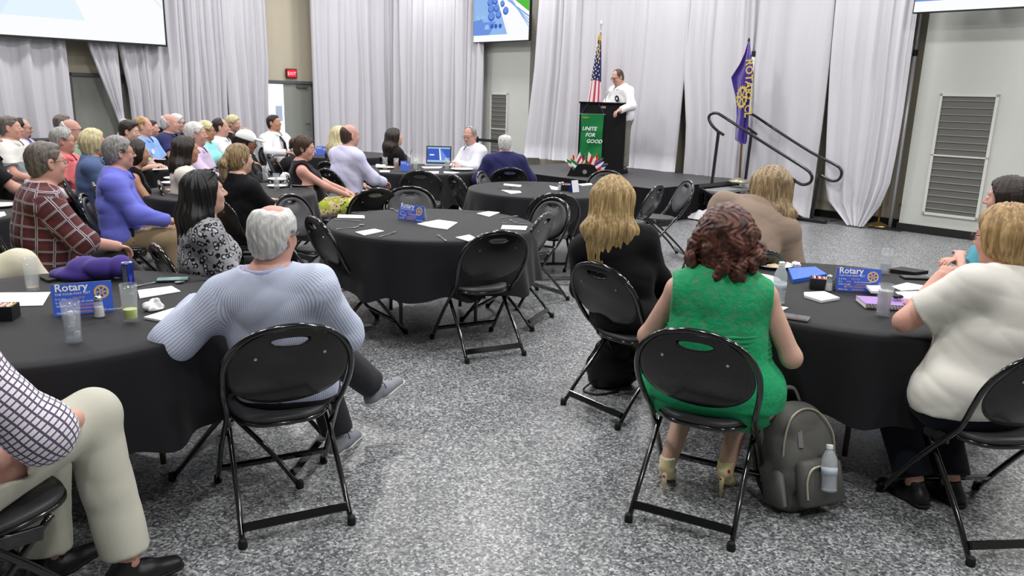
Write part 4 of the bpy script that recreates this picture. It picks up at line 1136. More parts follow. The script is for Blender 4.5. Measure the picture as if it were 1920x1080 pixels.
        F.cone(w-d*.03, w+d*.01, ar[3], ar[3]*.93, .015, wax=th, wf=1.15)
        F.cone(w+d*.02, w+d*.075*hz, .0135, .013, .018, wax=th, wf=2.4)
        for j, (off_, L_) in enumerate(((.030, .95), (.010, 1.05), (-.010, 1.0), (-.029, .8))):
            p = w+d*.080*hz+th*off_*hz; dd_ = unit(d+th*off_*2); a = curl*.9
            for seg, ln in enumerate((.040, .026, .022)):
                dd_ = unit(dd_*math.cos(a)+pn*math.sin(a)); q = p+dd_*ln*L_*hz; F.cone(p, q, .0088-.0008*seg, .0080-.0008*seg, .004); p = q; a = curl*1.0
        p = w+d*.022+th*.026; q = p+unit(th*.8+d*.6+pn*.3)*.034*hz; F.cone(p, q, .0135, .0105, .012); p2 = q+unit(d*.9+th*.2+pn*(.2+.5*curl))*.030*hz; F.cone(q, p2, .010, .0085, .005)
        parts.append(F.mesh())
    V, Fc = join_meshes(parts)
    body = mesh_obj('person', V, Fc, skin(tone), None, smooth=True)
    tag(body, name_label, 'person', group)
    body.location = (root_xy[0], root_xy[1], root_xy[2] if len(root_xy) > 2 else 0); body.rotation_euler = (0, 0, -math.radians(heading)); body.scale = (scale,)*3
    # lips and eyes carry their own look
    if lod >= 1:
        for sg in (-1, 1):
            q = MB(); q.lathe([(0, .0128), (.005, .0118), (.0095, .0088), (.0128, 0), (.009, -.009), (0, -.0128)], 12); o = q.build('eye', M_EYE, body, smooth=True); o.location = Vector(H(sg*.031, .0835, .005)); o.rotation_euler = (Matrix(R_head.tolist()) @ Matrix.Rotation(-PI/2, 3, 'X')).to_euler()
            q = MB(); q.lathe([(0, .0134), (.003, .0131), (.0055, .0120), (.0055, .0112)], 12); i_ = q.build('iris', M_IRIS, o, smooth=True)
    # ---------------- clothes
    off = .013
    if top is not None:
        F = Field(np.minimum.reduce([P-.24, SH['L']-.14, SH['R']-.14, A['L'][0]-.1, A['R'][0]-.1, A['L'][1]-.07, A['R'][1]-.07]), np.maximum.reduce([N+.12, P+.24, SH['L']+.14, SH['R']+.14, A['L'][0]+.1, A['R'][0]+.1, A['L'][1]+.07, A['R'][1]+.07]), {0: .0155, 1: .012, 2: .0085}[lod])
        torso(F, off+.003)
        for k in 'LR':
            if sleeve == 'long': arm(F, k, off+.004+sleeve_r, .97, 'w', .055)
            elif sleeve == 'elbow': arm(F, k, off+.012+sleeve_r, .12, 'w', .055)
            elif sleeve == 'short': arm(F, k, off+.016+sleeve_r, .72, 'u', .055)
        if fold: F.folds(fold*.75, 27, seed)
        # neck opening
        X, Y, Z = F.grid()
        drop = {'shirt': .0, 'polo': .0, 'tee': .012, 'scoop': .035, 'tank': .03}.get(top_kind, .01)
        cu_ = unit(up*1.0+fwd*.22); cp_ = N+up*.030; X, Y, Z = F.grid(); qx, qy, qz = X-cp_[0], Y-cp_[1], Z-cp_[2]; hgt = qx*cu_[0]+qy*cu_[1]+qz*cu_[2]
        rad_ = np.sqrt(np.maximum(0, qx*qx+qy*qy+qz*qz-hgt*hgt)); F.V = np.maximum(F.V, -np.maximum(-hgt, rad_-.10)).astype(np.float32)
        if not (top_kind in ('shirt', 'polo') and collar):
            F.ell(N+up*(.03-drop)+fwd*(.03), (nr+.016+drop*.7, nr+.026+drop, .045+drop), None, .006, sub=True)
        if top_kind == 'tank' or sleeve == 'none':
            for k, sg in (('L', -1), ('R', 1)):
                pc_ = SH[k]-right*sg*strap; pn_ = right*sg; hl_ = N-up*.30
                pd_ = (X-pc_[0])*pn_[0]+(Y-pc_[1])*pn_[1]+(Z-pc_[2])*pn_[2]; hd_ = (X-hl_[0])*up[0]+(Y-hl_[1])*up[1]+(Z-hl_[2])*up[2]
                F.V = np.maximum(F.V, np.minimum(pd_, hd_)).astype(np.float32)
        hem = P[2]-.06 if not stand else P[2]-.16
        F.cut(vec(0, 0, hem), vec(0, -.12 if not stand else 0, -1))
        v, f = F.mesh(); o = mesh_obj({'jacket': 'jacket', 'dress': 'dress_bodice', 'sweater': 'sweater'}.get(top_kind, 'shirt' if sex == 'm' or top_kind == 'shirt' else 'top'), v, f, top, body, smooth=True)
        me_uv = np.zeros((len(v), 3)); q0 = v-P; hz_ = q0@up; rx_, fy_ = q0@right, q0@fwd
        me_uv[:, 0] = np.arctan2(rx_, -fy_)*.165; me_uv[:, 1] = hz_; dT = np.sqrt((rx_/1.35)**2+fy_**2)-torso_r*fx
        for k, sg in (('L', -1), ('R', 1)):
            for a_, b_, o_ in ((SH[k], A[k][0], 0), (A[k][0], A[k][1], .285)):
                if sleeve in ('short', 'none') and o_: continue
                d_ = unit(b_-a_); w_ = v-a_; t_ = w_@d_; L_ = np.linalg.norm(b_-a_); tc_ = np.clip(t_, 0, L_); r3 = w_-tc_[:, None]*d_; dist = np.linalg.norm(r3, axis=1)-.055
                inn = unit(np.cross(d_, fwd)*1.0+1e-6); inn = -inn if inn@(-up) < 0 else inn; sd_ = np.cross(d_, inn)
                m_ = (dist < dT-.015) & (dist < .05); me_uv[m_, 0] = np.arctan2(r3[m_]@sd_, -(r3[m_]@inn))*.055; me_uv[m_, 1] = -t_[m_]-o_; dT = np.where(m_, dist, dT)
        at__ = o.data.attributes.new('cloth_uv', 'FLOAT_VECTOR', 'POINT'); at__.data.foreach_set('vector', me_uv.astype(np.float32).ravel())
        if top_kind in ('shirt', 'polo') and collar:
            V_ = []; F_ = []; na = 22; g0 = .30
            prof_ = [(.010, .000), (.010, .040), (.016, .047), (.024, .040), (.036, .004), (.030, -.004)]
            tilt_u = unit(up-fwd*.22)
            for (dr_, dz_) in prof_:
                for i in range(na+1):
                    a_ = PI/2+g0+(2*PI-2*g0)*i/na; fr_ = max(0, math.sin(a_))
                    rr = nr*(.85+.15*fx)+.004+dr_*(1+.5*fr_); V_.append(N+up*.004+fwd*.012+right*rr*math.cos(a_)+fwd*rr*1.08*math.sin(a_)+tilt_u*(dz_-.035*fr_-(.02*fr_**3 if dz_ < .02 else 0)))
            for j in range(len(prof_)-1):
                for i in range(na): q0 = j*(na+1)+i; F_.append((q0, q0+1, q0+na+2, q0+na+1))
            mesh_obj('collar', V_, F_, top, o, smooth=True)
    if bottom is not None:
        F = Field(np.minimum.reduce([P-.22]+[q-.12 for k in 'LR' for q in Lg[k][:2]]), np.maximum.reduce([P+.22]+[q+.12 for k in 'LR' for q in Lg[k][:2]]), {0: .018, 1: .015, 2: .0095}[lod])
        F.cone(HP['L'], HP['R'], .105*(.8+.2*fx)*seatw, None, .05, off=.006); F.cone(P+up*.0, P+up*(.05 if bottom_kind != 'skirt' else .14), torso_r*fx, None, .06, wax=right, wf=1.28, off=.004 if bottom_kind != 'skirt' else .010)
        for k in 'LR':
            if bottom_kind == 'trousers': leg(F, k, off+.008, None, .93, .052); 
            elif bottom_kind == 'shorts': leg(F, k, off+.016, 'thigh', .85)
            elif bottom_kind == 'skirt': leg(F, k, off+.014, 'thigh', .96); F.cone(Lg[k][0]*.8+HP[k]*.2, Lg[k][0], lr[1]+.018, lr[1]+.014, .04)
        if bottom_kind in ('skirt',):
            a = (HP['L']+HP['R'])/2; b = (Lg['L'][0]+Lg['R'][0])/2; F.cone(a, a+(b-a)*.98, .085, .06, .05, wax=rp, wf=1.5, planes=[(a+(b-a)*.9, unit(b-a))])
        if fold: F.folds(fold*.9, 15, seed+5)
        X, Y, Z = F.grid(); wc_ = P+up*(.06 if bottom_kind != 'skirt' else .15); dP_ = np.sqrt((X-P[0])**2+(Y-P[1])**2+(Z-P[2])**2)
        F.V = np.maximum(F.V, np.minimum((X-wc_[0])*up[0]+(Y-wc_[1])*up[1]+(Z-wc_[2])*up[2], .30-dP_)).astype(np.float32)
        v, f = F.mesh(); mesh_obj({'skirt': 'skirt', 'shorts': 'shorts'}.get(bottom_kind, 'trousers'), v, f, bottom, body, smooth=True)
    # ---------------- shoes
    if shoe:
        for k, sg in (('L', -1), ('R', 1)):
            an = Lg[k][1]; td_ = unit(Lg[k][2]) if len(Lg[k]) > 2 else unit(vec(sg*.15, 1, -.05)); sh_up = unit(vec(0, 0, 1)-td_*td_[2]); sd = np.cross(td_, sh_up)
            c = an-sh_up*.055
            F = Field(c-.26, c+.26, {0: .011, 1: .009, 2: .0055}[lod])
            F.cone(c-td_*.035, c+td_*.06, .038, .036, .03, off=0); F.cone(c+td_*.04-sh_up*.004, c+td_*.165-sh_up*.016, .038, .028, .03, wax=sd, wf=1.2)
            F.cone(c-td_*.025, an+sh_up*.02, .038, .036, .025)
            F.cut(an+sh_up*.018, sh_up); F.cut(c-sh_up*.028, -sh_up)
            v, f = F.mesh(); so = mesh_obj('shoe', v, f, {'grey': M_SHOEG, 'black': M_SHOEB, 'brown': mat('brown_leather', (88, 52, 34), .45)}[shoe], body, smooth=True)
            F = Field(c-.26, c+.26, {0: .011, 1: .009, 2: .006}[lod]); F.cone(c-td_*.042-sh_up*.016, c+td_*.06-sh_up*.016, .040, .040, .02); F.cone(c+td_*.06-sh_up*.016, c+td_*.170-sh_up*.012, .040, .033, .02, wax=sd, wf=1.2)
            F.cut(c-sh_up*.044, -sh_up); F.cut(c-sh_up*.020, sh_up); v, f = F.mesh(); mesh_obj('shoe_sole', v, f, M_SOLE if shoe == 'grey' else M_RUB, so, smooth=True)
            if shoe == 'grey':
                q = MB()
                for i in range(5):
                    cc = c+td_*(.05+.018*i)+sh_up*(.034-.005*i); q.tube([cc-sd*.02-sh_up*.004, cc+sh_up*.007, cc+sd*.02-sh_up*.004], .003, 5)
                cc = c+td_*.045+sh_up*.038
                for s2 in (-1, 1): q.tube(bez([cc, cc+sd*s2*.03+sh_up*.012, cc+sd*s2*.045-sh_up*.015], 4), .0025, 5)
                q.build('shoelace', M_LACE, so)
            if shoe == 'grey' or bottom_kind == 'trousers':
                q = MB(); kn = Lg[k][0]; q.tube([an-unit(an-kn)*.13, an+sh_up*.005], [.040, .036], 12); q.build('sock', SOCK, body, smooth=True)
    # ---------------- hair
    if hair is not None and hstyle:
        long_ = hstyle in ('long', 'longwavy', 'pony', 'bun', 'straight', 'straightlong')
        ext = {'long': .55, 'straight': .52, 'straightlong': .72, 'longwavy': .50, 'pony': .34, 'bob': .24, 'curly': .26, 'bun': .17}.get(hstyle, .15)
        F = Field(hc-vec(.19, .21, ext), hc+vec(.19, .17, .17), {0: .0105, 1: .0075, 2: .0052}[lod])
        X, Y, Z = F.grid(); px, py, pz = X-hc[0], Y-hc[1], Z-hc[2]
        lx, ly, lz = [(px*R_head[0, i]+py*R_head[1, i]+pz*R_head[2, i])/hs for i in range(3)]
        t0 = .007 if hstyle in ('short', 'bald', 'receding', 'cap') else .014
        vol = {'full': .018, 'crown': .014, 'bob': .020, 'curly': .028, 'wavytop': .016}.get(hstyle, t0)
        F.ell(H(0, -.014, .034), vec(.077, .097, .089)*hs, R_head, 0, off=vol)
        F.ell(H(0, -.035, -.03), vec(.069, .068, .075)*hs, R_head, .03, off=vol*.6)
        if hstyle == 'wavytop': F.ell(H(.0, .045, .098), vec(.06, .05, .03), R_head, .02)
        if hstyle == 'short' and sex == 'm': F.ell(H(0, .03, .095), vec(.055, .045, .022), R_head, .02)
        if hstyle in ('short', 'full', 'wavytop', 'receding', 'bald', 'crown'):
            for sg in (-1, 1): F.ell(H(sg*.088, .000, -.004), vec(.020, .026, .034)*hs, R_head, .004, sub=True)
        D = F.V
        # hairline planes: forehead, cheeks, nape
        front = {'receding': .035, 'bald': .0, 'short': .062, 'wavytop': .085, 'full': .075}.get(hstyle, .062)
        pl1 = (ly-.018)*.80-(lz-.0)*(.60 if hstyle not in ('receding',) else .42)
        pl2 = -(lz+.005)-(.018-ly)*.85 if not long_ and hstyle not in ('bob', 'curly') else -(lz+9.0)
        if hstyle in ('bob', 'curly') or long_: pl1 = np.maximum((ly-.035)*.9-(lz-.0)*.45, -9)
        D = np.maximum(D, pl1); D = np.maximum(D, pl2)
        if hstyle == 'bald': D = D+.03*np.clip((.118-np.sqrt((lx*.95)**2+(ly-.03)**2+(lz-.095)**2))/.03, 0, 1)
        if hstyle == 'receding': D = D+.03*np.clip((.082-np.sqrt((lx*1.0)**2+(ly-.085)**2+(lz-.085)**2))/.025, 0, 1)
        if hstyle == 'crown': D = D+.024*np.clip((.082-np.sqrt(lx**2+(ly+.018)**2+(lz-.118)**2))/.06, 0, 1)
        F.V = D.astype(np.float32)
        Rv = rotm(head[0]*.75, 0, 0); D3 = lambda x, y, z: hc+Rv@vec(x, y, z)*hs
        if hstyle in ('long', 'straight', 'longwavy', 'straightlong'):
            L_ = {'long': .40, 'straight': .37, 'straightlong': .60, 'longwavy': .36}[hstyle]
            F.cone(H(0, -.05, .02), D3(0, -.095, -.14), .085, .074, .05, wax=Rv[:, 0], wf=1.42)
            F.cone(D3(0, -.095, -.14), D3(0, -.115, -L_+.04), .070, .050 if L_ < .5 else .062, .05, wax=Rv[:, 0], wf=2.25)
            for sg in (-1, 1):
                F.cone(H(sg*.068, .0, .03), D3(sg*.085, -.02, -.12), .032, .034, .04); F.cone(D3(sg*.085, -.02, -.12), D3(sg*.10, -.06, -L_+.07), .034, .022, .03)
        if hstyle == 'bob':
            F.cone(H(0, -.05, .0), H(0, -.045, -.075), .085, .07, .04, wax=R_head[:, 0], wf=1.12)
            for sg in (-1, 1): F.cone(H(sg*.072, .012, .03), H(sg*.074, .012, -.045), .028, .024, .03)
        if hstyle == 'curly':
            rs = np.random.RandomState(3)
            F.cone(H(0, -.045, .01), H(0, -.055, -.10), .10, .085, .05, wax=R_head[:, 0], wf=1.22)
            for sg in (-1, 1): F.cone(H(sg*.08, .0, .03), H(sg*.095, -.0, -.08), .035, .036, .03)
            for i in range(46):
                a = rs.uniform(.1*PI, 1.9*PI)+PI/2; z = rs.uniform(-.16, .02); rr = .108+.03*(1-abs(z+.07)/.1)
                c = H(rr*math.cos(a)*1.08, -.03+rr*math.sin(a)*.95, z); F.ell(c, vec(.022, .022, .028)*rs.uniform(.75, 1.2), None, .012)
        if hstyle == 'pony':
            F.ell(H(0, -.115, .02), (.035, .035, .035), None, .02)
            pts = [H(0, -.12, .02), D3(.0, -.165, -.03), D3(-.02, -.15, -.14), D3(-.01, -.13, -.28)]
            for i in range(3): F.cone(pts[i], pts[i+1], (.030, .036, .030)[i], (.036, .030, .014)[i], .02)
        if hstyle == 'bun':
            F.ell(H(0, -.125, .03), (.045, .04, .042), None, .015); F.cone(H(0, -.135, .055), H(0, -.15, -.03), .022, .016, .02)
        # locks
        ang = np.arctan2(lx, -(ly+.02)); rs = np.random.RandomState(seed+9)
        if hstyle in ('long', 'straight', 'straightlong', 'longwavy', 'pony', 'bun', 'bob'):
            wv = .9 if hstyle in ('longwavy', 'pony') else .25
            g = np.sin(ang*17+2.0*np.sin(lz*9*wv+1)+3*np.sin(lz*21*wv+ang*2)*wv)+.7*np.sin(ang*31+lz*14*wv+2); F.V = (F.V+.0035*g).astype(np.float32)
            if hstyle != 'bob':
                g2 = np.clip((-.16-lz)/.2, 0, 1); F.V = (F.V+g2*.012*np.abs(np.sin(ang*11+lx*60))).astype(np.float32)
        elif hstyle == 'curly': F.V = (F.V+.004*np.sin(lx*150+4*np.sin(lz*60))*np.sin(lz*130+3*np.sin(ly*70))).astype(np.float32)
        elif hstyle not in ('bald', 'cap'): F.V = (F.V+.0012*np.sin(ang*29+5*np.sin(lz*30))+.0012*np.sin(lx*140+ly*60+3*np.sin(lz*50))).astype(np.float32)
        if low:
            # keep the face clear
            if hstyle in ('long', 'straight', 'straightlong', 'longwavy', 'bob', 'curly', 'pony', 'bun'):
                F.ell(H(0, .105, -.03), vec(.058, .075, .085)*hs, R_head, .01, sub=True)
        v, f = F.mesh(); ho = mesh_obj('hair', v, f, hair, body, smooth=True)
    # eyebrows (same look as the hair)
    if lod >= 1 and hair is not None:
        q = MB()
        for sg in (-1, 1): q.tube([H(sg*.014, .0925, .026), H(sg*.030, .0915, .031), H(sg*.046, .079, .026)], [.0032, .0034, .002], 5)
        q.build('eyebrow', hair, body)
    if beard is not None:
        F = Field(hc-.13, hc+.14, .0075); F.ell(H(0, .055, -.088), vec(.036, .040, .034), R_head, .01, off=.004); F.ell(H(0, .102, -.047), vec(.028, .006, .007), R_head, .008); F.ell(H(0, .106, -.0595), vec(.022, .018, .006), R_head, .004, sub=True)
        v, f = F.mesh(); mesh_obj('beard', v, f, beard, body, smooth=True)
    if glasses:
        q = MB()
        for sg in (-1, 1):
            pts = [H(sg*.033+.023*math.cos(a*PI/6), .1055-.004*abs(math.cos(a*PI/6)), .004+.016*math.sin(a*PI/6)) for a in range(13)]; q.tube(pts, .0019 if glasses != 'thick' else .003, 5, cap=False)
            q.tube([H(sg*.056, .100, .010), H(sg*.084, .045, .012), H(sg*.088, -.015, .008)], .0021 if glasses != 'thick' else .003, 5)
        q.tube([H(-.010, .107, .008), H(0, .113, .011), H(.010, .107, .008)], .002, 5); go = q.build('spectacles', M_GLASSF, body)
        if lod >= 2:
            for sg in (-1, 1):
                q = MB(); q.add([H(sg*.033+.022*math.cos(a*PI/6), .1055, .004+.015*math.sin(a*PI/6)) for a in range(12)], [tuple(range(12))]); q.build('lens', M_LENS, go)
    if badge:
        c = P+up*.34+fwd*(torso_r*fx+.035)+right*.07*(badge if badge in (1, -1) else 1); Rb = Matrix(np.stack([right, np.cross(fwd, right)*-1, fwd], 1).tolist())
        q = MB(); q.lathe([(.034, 0), (.034, .004), (0, .004)], 18, c, R=Rb); q.build('name_badge', M_BADGE, body)
    body['_dummy'] = 0; del body['_dummy']
    info = dict(torso=torso, body=body, H=H, N=N, P=P, up=up, right=right, fwd=fwd, SH=SH, A=A, Lg=Lg, HP=HP, hc=hc, R_head=R_head, torso_r=torso_r, fx=fx)
    if extra: extra(info)
    return info
SOCK = mat('black_sock', (16, 16, 18), .8)
def head_top_local(lean, head, neck, pel, twist, hs):
    R_head = rotm(*head); lf, ls = math.radians(lean[0]), math.radians(lean[1]); P = vec(pel); up = unit(vec(math.sin(ls), math.sin(lf), math.cos(lf)*math.cos(ls))); N = P+up*.5
    Rr = rotm(twist); right = Rr[:, 0]; right = unit(right-up*(right@up)); fwd = np.cross(up, right)
    hc = N+up*.028+R_head[:, 2]*.130*hs+fwd*neck[1]+right*neck[0]+unit(R_head[:, 1]*vec(1, 1, 0))*.018
    return hc+R_head@vec(0, -.012, .12)*hs
def place(px, py, Y, heading, kw):
    """where the floor origin of a figure must be for the top of its head to stand at this pixel at depth Y; also the scale"""
    tp = at_y(px, py, Y); L = head_top_local(kw.get('lean', (0, 0)), kw.get('head', (0, 0, 0)), kw.get('neck', (0, .02)), kw.get('pel', (0, -.07, .545)), kw.get('twist', 0), kw.get('hs', 1.0))
    z0 = kw.pop('z0', 0); s = (tp.z-z0)/L[2]; h = math.radians(heading); c, s_ = math.cos(h), math.sin(h)
    ox, oy = L[0]*s, L[1]*s
    return (tp.x-(ox*c+oy*s_), tp.y-(-ox*s_+oy*c), z0), s

def solve_lean(px, py, root, heading, kw):
    """lean (forward, sideways) that brings the top of the head under the pixel, for a figure whose seat is known"""
    le = list(kw.get('lean', (0, 0))); h = math.radians(heading); c, s_ = math.cos(h), math.sin(h); sc = kw.get('scale', 1.0)
    def err(l):
        L = head_top_local(l, kw.get('head', (0, 0, 0)), kw.get('neck', (0, .02)), kw.get('pel', (0, -.07, .545)), kw.get('twist', 0), kw.get('hs', 1.0))*sc
        x, y = proj((root[0]+L[0]*c+L[1]*s_, root[1]-L[0]*s_+L[1]*c, L[2]+(root[2] if len(root) > 2 else 0))); return np.array([x-px, y-py])
    for _ in range(12):
        e = err(le); J = np.stack([(err([le[0]+.5, le[1]])-e)/.5, (err([le[0], le[1]+.5])-e)/.5], 1)
        d = np.linalg.lstsq(J.T@J+np.eye(2)*2.0, -J.T@e, rcond=None)[0]; le = [max(-14, min(34, le[0]+max(-6, min(6, d[0])))), max(-24, min(24, le[1]+max(-6, min(6, d[1]))))]
    return tuple(le)
def sit_on(label, px, py, root, heading, **kw):
    kw['lean'] = solve_lean(px, py, root, heading, kw)
    return build_person(label, root, heading, **kw)
# ================================================================ the people and their chairs
HG = dict(
    white=hair_mat('white_hair', (176, 176, 174), (226, 226, 224)), grey=hair_mat('grey_hair', (126, 126, 124), (178, 178, 176)),
    dgrey=hair_mat('dark_grey_hair', (72, 66, 62), (122, 114, 108)), brown=hair_mat('brown_hair', (48, 36, 28), (84, 64, 50)),
    dark=hair_mat('dark_brown_hair', (26, 20, 18), (50, 38, 34)), black=hair_mat('black_hair', (9, 8, 10), (20, 18, 21)),
    blond=hair_mat('blond_hair', (136, 112, 74), (212, 192, 150)), gold=hair_mat('golden_highlight_hair', (118, 94, 62), (204, 176, 124), (95, 95, 5)),
    ash=hair_mat('ash_blond_hair', (92, 76, 56), (176, 152, 112)), sand=hair_mat('sandy_hair', (126, 96, 58), (196, 166, 116)),
    auburn=hair_mat('auburn_curls', (36, 18, 18), (112, 66, 52), (34, 34, 22)), salt=hair_mat('salt_and_pepper_hair', (92, 90, 88), (158, 156, 154)),
    pale=hair_mat('pale_blond_hair', (170, 156, 112), (226, 216, 176)))
def cl(name, c, **k): return mat(name, c, k.pop('rough', .8), sheen=k.pop('sheen', .12), spec=.2, bump=k.pop('bump', (260, .12)), **k)
C_BLACK = cl('black_clothing', (20, 20, 23), sheen=.05); C_DNAVY = cl('dark_navy_trousers', (24, 26, 36), sheen=.05); C_DGREY = cl('charcoal_trousers', (46, 46, 50))
C_KHAKI = cl('khaki_trousers', (150, 132, 104)); C_BEIGE = cl('pale_beige_trousers', (196, 196, 182)); C_CREAM = cl('cream_trousers', (214, 210, 188)); C_JEAN = cl('blue_jeans', (62, 84, 118))
C_WHITE = cl('white_shirt_cloth', (226, 226, 230)); C_WARM = cl('warm_white_blouse', (220, 218, 210)); C_OLIVE = cl('olive_trousers', (84, 82, 60))
def seated(label, px, py, Y, heading, chair_label, chair_off=(0, 0), chair_h=None, **kw):
    kw.setdefault('pel', (0, -.07+max(0, kw.get('fat', 1)-1.05)*.12, .545))
    f = kw.pop('force_s', None)
    xy, s = place(px, py, Y, heading, kw)
    s = f or max(.93, min(1.09, s))
    inf = build_person(label, xy, heading, scale=s, **kw)
    if chair_label:
        h = heading if chair_h is None else chair_h; hr = math.radians(h)
        chair(xy[0]+chair_off[0]*math.cos(hr)+chair_off[1]*math.sin(hr), xy[1]-chair_off[0]*math.sin(hr)+chair_off[1]*math.cos(hr), h, chair_label)
    return inf
LAP = {}
CROSS = {'L': ((-.22, .10, .76), (.06, .22, .84), .5, (0, 0, -1)), 'R': ((.22, .10, .76), (-.08, .25, .81), .5, (0, 0, -1))}
ONT = {'L': ((-.26, .14, .76), (-.12, .38, .80), .4, (0, 0, -1)), 'R': ((.26, .14, .76), (.10, .38, .80), .4, (0, 0, -1))}
TOE = (0, 1, -.05)
def legs_x(dx=0, over='R'):
    """legs crossed, the named one on top"""
    o = {'R': (((.02, .34, .60)), ((-.14, .60, .27)), (-.5, .8, .05)), 'L': ((-.10, .34, .50), (-.08, .34, .09), (-.15, 1, 0))}
    if over == 'L': return {'L': ((-.02, .34, .60), (.14, .60, .27), (.5, .8, .05)), 'R': ((.10, .34, .50), (.08, .34, .09), (.15, 1, 0))}
    return o
# ---- foreground
p1_legs = {'R': ((.14, .38, .58), (.38, .70, .24), (.78, .62, .26)), 'L': ((.10, .36, .50), (.19, .42, .09), (.55, .85, .0))}
P1 = sit_on('elderly white-haired man in blue pinstriped shirt leaning back, ankle crossed, grey trainers', 512, 386, (-.91, 3.0), -12,
    lod=2, tone='ruddy', lean=(-4, -7), twist=6, head=(30, 2, 4), neck=(.01, .02), pel=(0, -.03, .545), fat=1.10, scale=.95, top=pattern('blue_pinstripe_shirt', 'pinstripe', [(206, 214, 232), (160, 172, 204)]), sleeve='long', sleeve_r=.016, shoulder=.98,
    bottom=C_DGREY, hair=HG['white'], hstyle='crown', glasses='thin', shoe='grey', arms={'L': ((-.32, -.07, .865), (-.33, .20, .90), .4, (0, 0, -1)), 'R': ((.26, .06, .70), (.20, .34, .64), .5, (0, 0, -1))}, legs=p1_legs, fold=.009, seed=1)
chair(-.93, 2.94, -27, 'folding chair holding man in pinstriped shirt')
chair(-1.16, 3.30, -84, 'folding chair under elbow of man in pinstriped shirt, side-on')
P2 = sit_on('woman with long straight golden hair in black blazer seen from behind', 1150, 333, (.67, 4.16), 30,
    lod=2, sex='f', tone='fair', lean=(2, 0), twist=-22, pel=(-.02, -.06, .545), scale=.96, head=(-28, 0, 0), top=C_BLACK, top_kind='jacket', bottom=C_BLACK, hair=HG['gold'], hstyle='straight', hs=1.08, fat=1.15, shoulder=1.08, shoe='black', seed=2)
chair(.66, 4.12, 50, 'folding chair holding blonde woman in black blazer')
def heels(i):
    m = pattern('cream_heel_with_red_print', 'floral', [(222, 208, 160), (232, 222, 190), (176, 44, 40)])
    for k in 'LR':
        an, d = i['Lg'][k][1], unit(i['Lg'][k][2]); su = unit(vec(0, 0, 1)-d*d[2]); F = Field(an-.2, an+.2, .006)
        F.cone(an-d*.02-su*.02, an+d*.06-su*.03, .033, .030, .02); F.cone(an+d*.06-su*.03, an+d*.15-su*.03, .030, .026, .02, wax=np.cross(d, su), wf=1.25); F.cone(an-vec(0, 0, .005), an+vec(0, 0, .04), .036, .038, .02)
        F.cut(an+vec(0, 0, .035), vec(0, 0, 1)); v, f = F.mesh(); so = mesh_obj('high_heel', v, f, m, i['body'], smooth=True)
        q = MB(); q.tube([an-d*.035-su*.03, vec(an[0]-d[0]*.05, an[1]-d[1]*.05, .002)], [.014, .006], 8); q.build('heel_spike', m, so, smooth=True)
def dress_band(i):
    heels(i); P, up = i['P'], i['up']; F = Field(P-vec(.3, .3, -.05), P+vec(.3, .3, .36), .0075); i['torso'](F, .020); X, Y, Z = F.grid()
    F.V = (F.V+.0045*np.sin(Z*2*PI/.020)).astype(np.float32); F.cut(P+up*.275, up); F.cut(P+up*.165, -up); v, f = F.mesh(); mesh_obj('gathered_waistband', v, f, MATS['green_dress_skirt'], i['body'], smooth=True)
P3 = sit_on('woman in sleeveless green lace dress with auburn curls', 1365, 388, (.86, 3.08), 24,
    lod=2, sex='f', tone='fair', lean=(0, 0), twist=-14, head=(-18, 4, 0), fat=1.42, seatw=1.45, pel=(0, -.03, .54), scale=.96, top=pattern('green_lace_dress', 'lace', [(30, 158, 102), (92, 140, 104)]), top_kind='tank', sleeve='none', strap=-.028, collar=False,
    bottom=mat('green_dress_skirt', (24, 146, 92), .75, sheen=.1, bump=(60, .5)), bottom_kind='skirt', hair=HG['auburn'], hstyle='curly', shoe=None, seed=3, shoulder=1.12, arms={'L': ((-.31, .02, .72), (-.22, .27, .70), .5, (0, 0, -1)), 'R': ((.30, .05, .72), (.22, .32, .78), .4, (0, 0, -1))},
    legs={'L': ((-.12, .36, .50), (-.17, .00, .13), (-.05, .82, -.57)), 'R': ((.12, .36, .50), (.08, .08, .13), (.1, .82, -.57))}, extra=dress_band)
chair(.82, 3.02, 27, 'folding chair holding woman in green lace dress')
P4 = sit_on('woman in taupe sweater with clipped-up blond hair bending forward', 1452, 316, (1.37, 4.74), 8,
    lod=2, sex='f', tone='fair', lean=(18, 8), twist=-8, head=(20, 10, 0), fat=1.36, shoulder=1.22, seatw=1.25, pel=(0, .02, .545), neck=(.06, .03), scale=1.10, sleeve_r=.008, top=cl('taupe_sweater', (142, 124, 110)), top_kind='sweater', bottom=C_BLACK, hair=HG['ash'], hstyle='longwavy', seed=4, fold=.007, arms={'L': ((-.13, .16, .70), (-.08, .42, .80), .4, (0, 0, -1)), 'R': ((.36, .20, .66), (.20, .44, .80), .4, (0, 0, -1))}, hs=1.0)
chair(1.36, 4.72, -14, 'folding chair holding woman in taupe sweater')
P5 = sit_on('woman in white short-sleeved blouse with sandy hair, finger at cheek', 1890, 390, (1.93, 3.0), -18,
    lod=2, sex='f', tone='pink', lean=(13, 2), twist=0, head=(-12, 8, 0), fat=1.45, shoulder=1.16, seatw=1.3, pel=(0, -.02, .545), scale=1.0, top=C_WARM, top_kind='blouse', sleeve='short', bottom=C_DNAVY, hair=HG['sand'], hstyle='bob', glasses='thin', shoe='black', seed=5, fold=.008,
    arms={'L': ((-.25, .24, .78), (.0, .26, 1.0), .7, (1, .2, 0)), 'R': ((.34, .2, .78), (.2, .42, .80), .4, (0, 0, -1))}, legs={'L': ((-.13, .36, .50), (-.10, .14, .09), TOE), 'R': ((.13, .36, .50), (.06, .10, .09), TOE)})
chair(1.95, 2.92, -6, 'folding chair holding woman in white blouse')
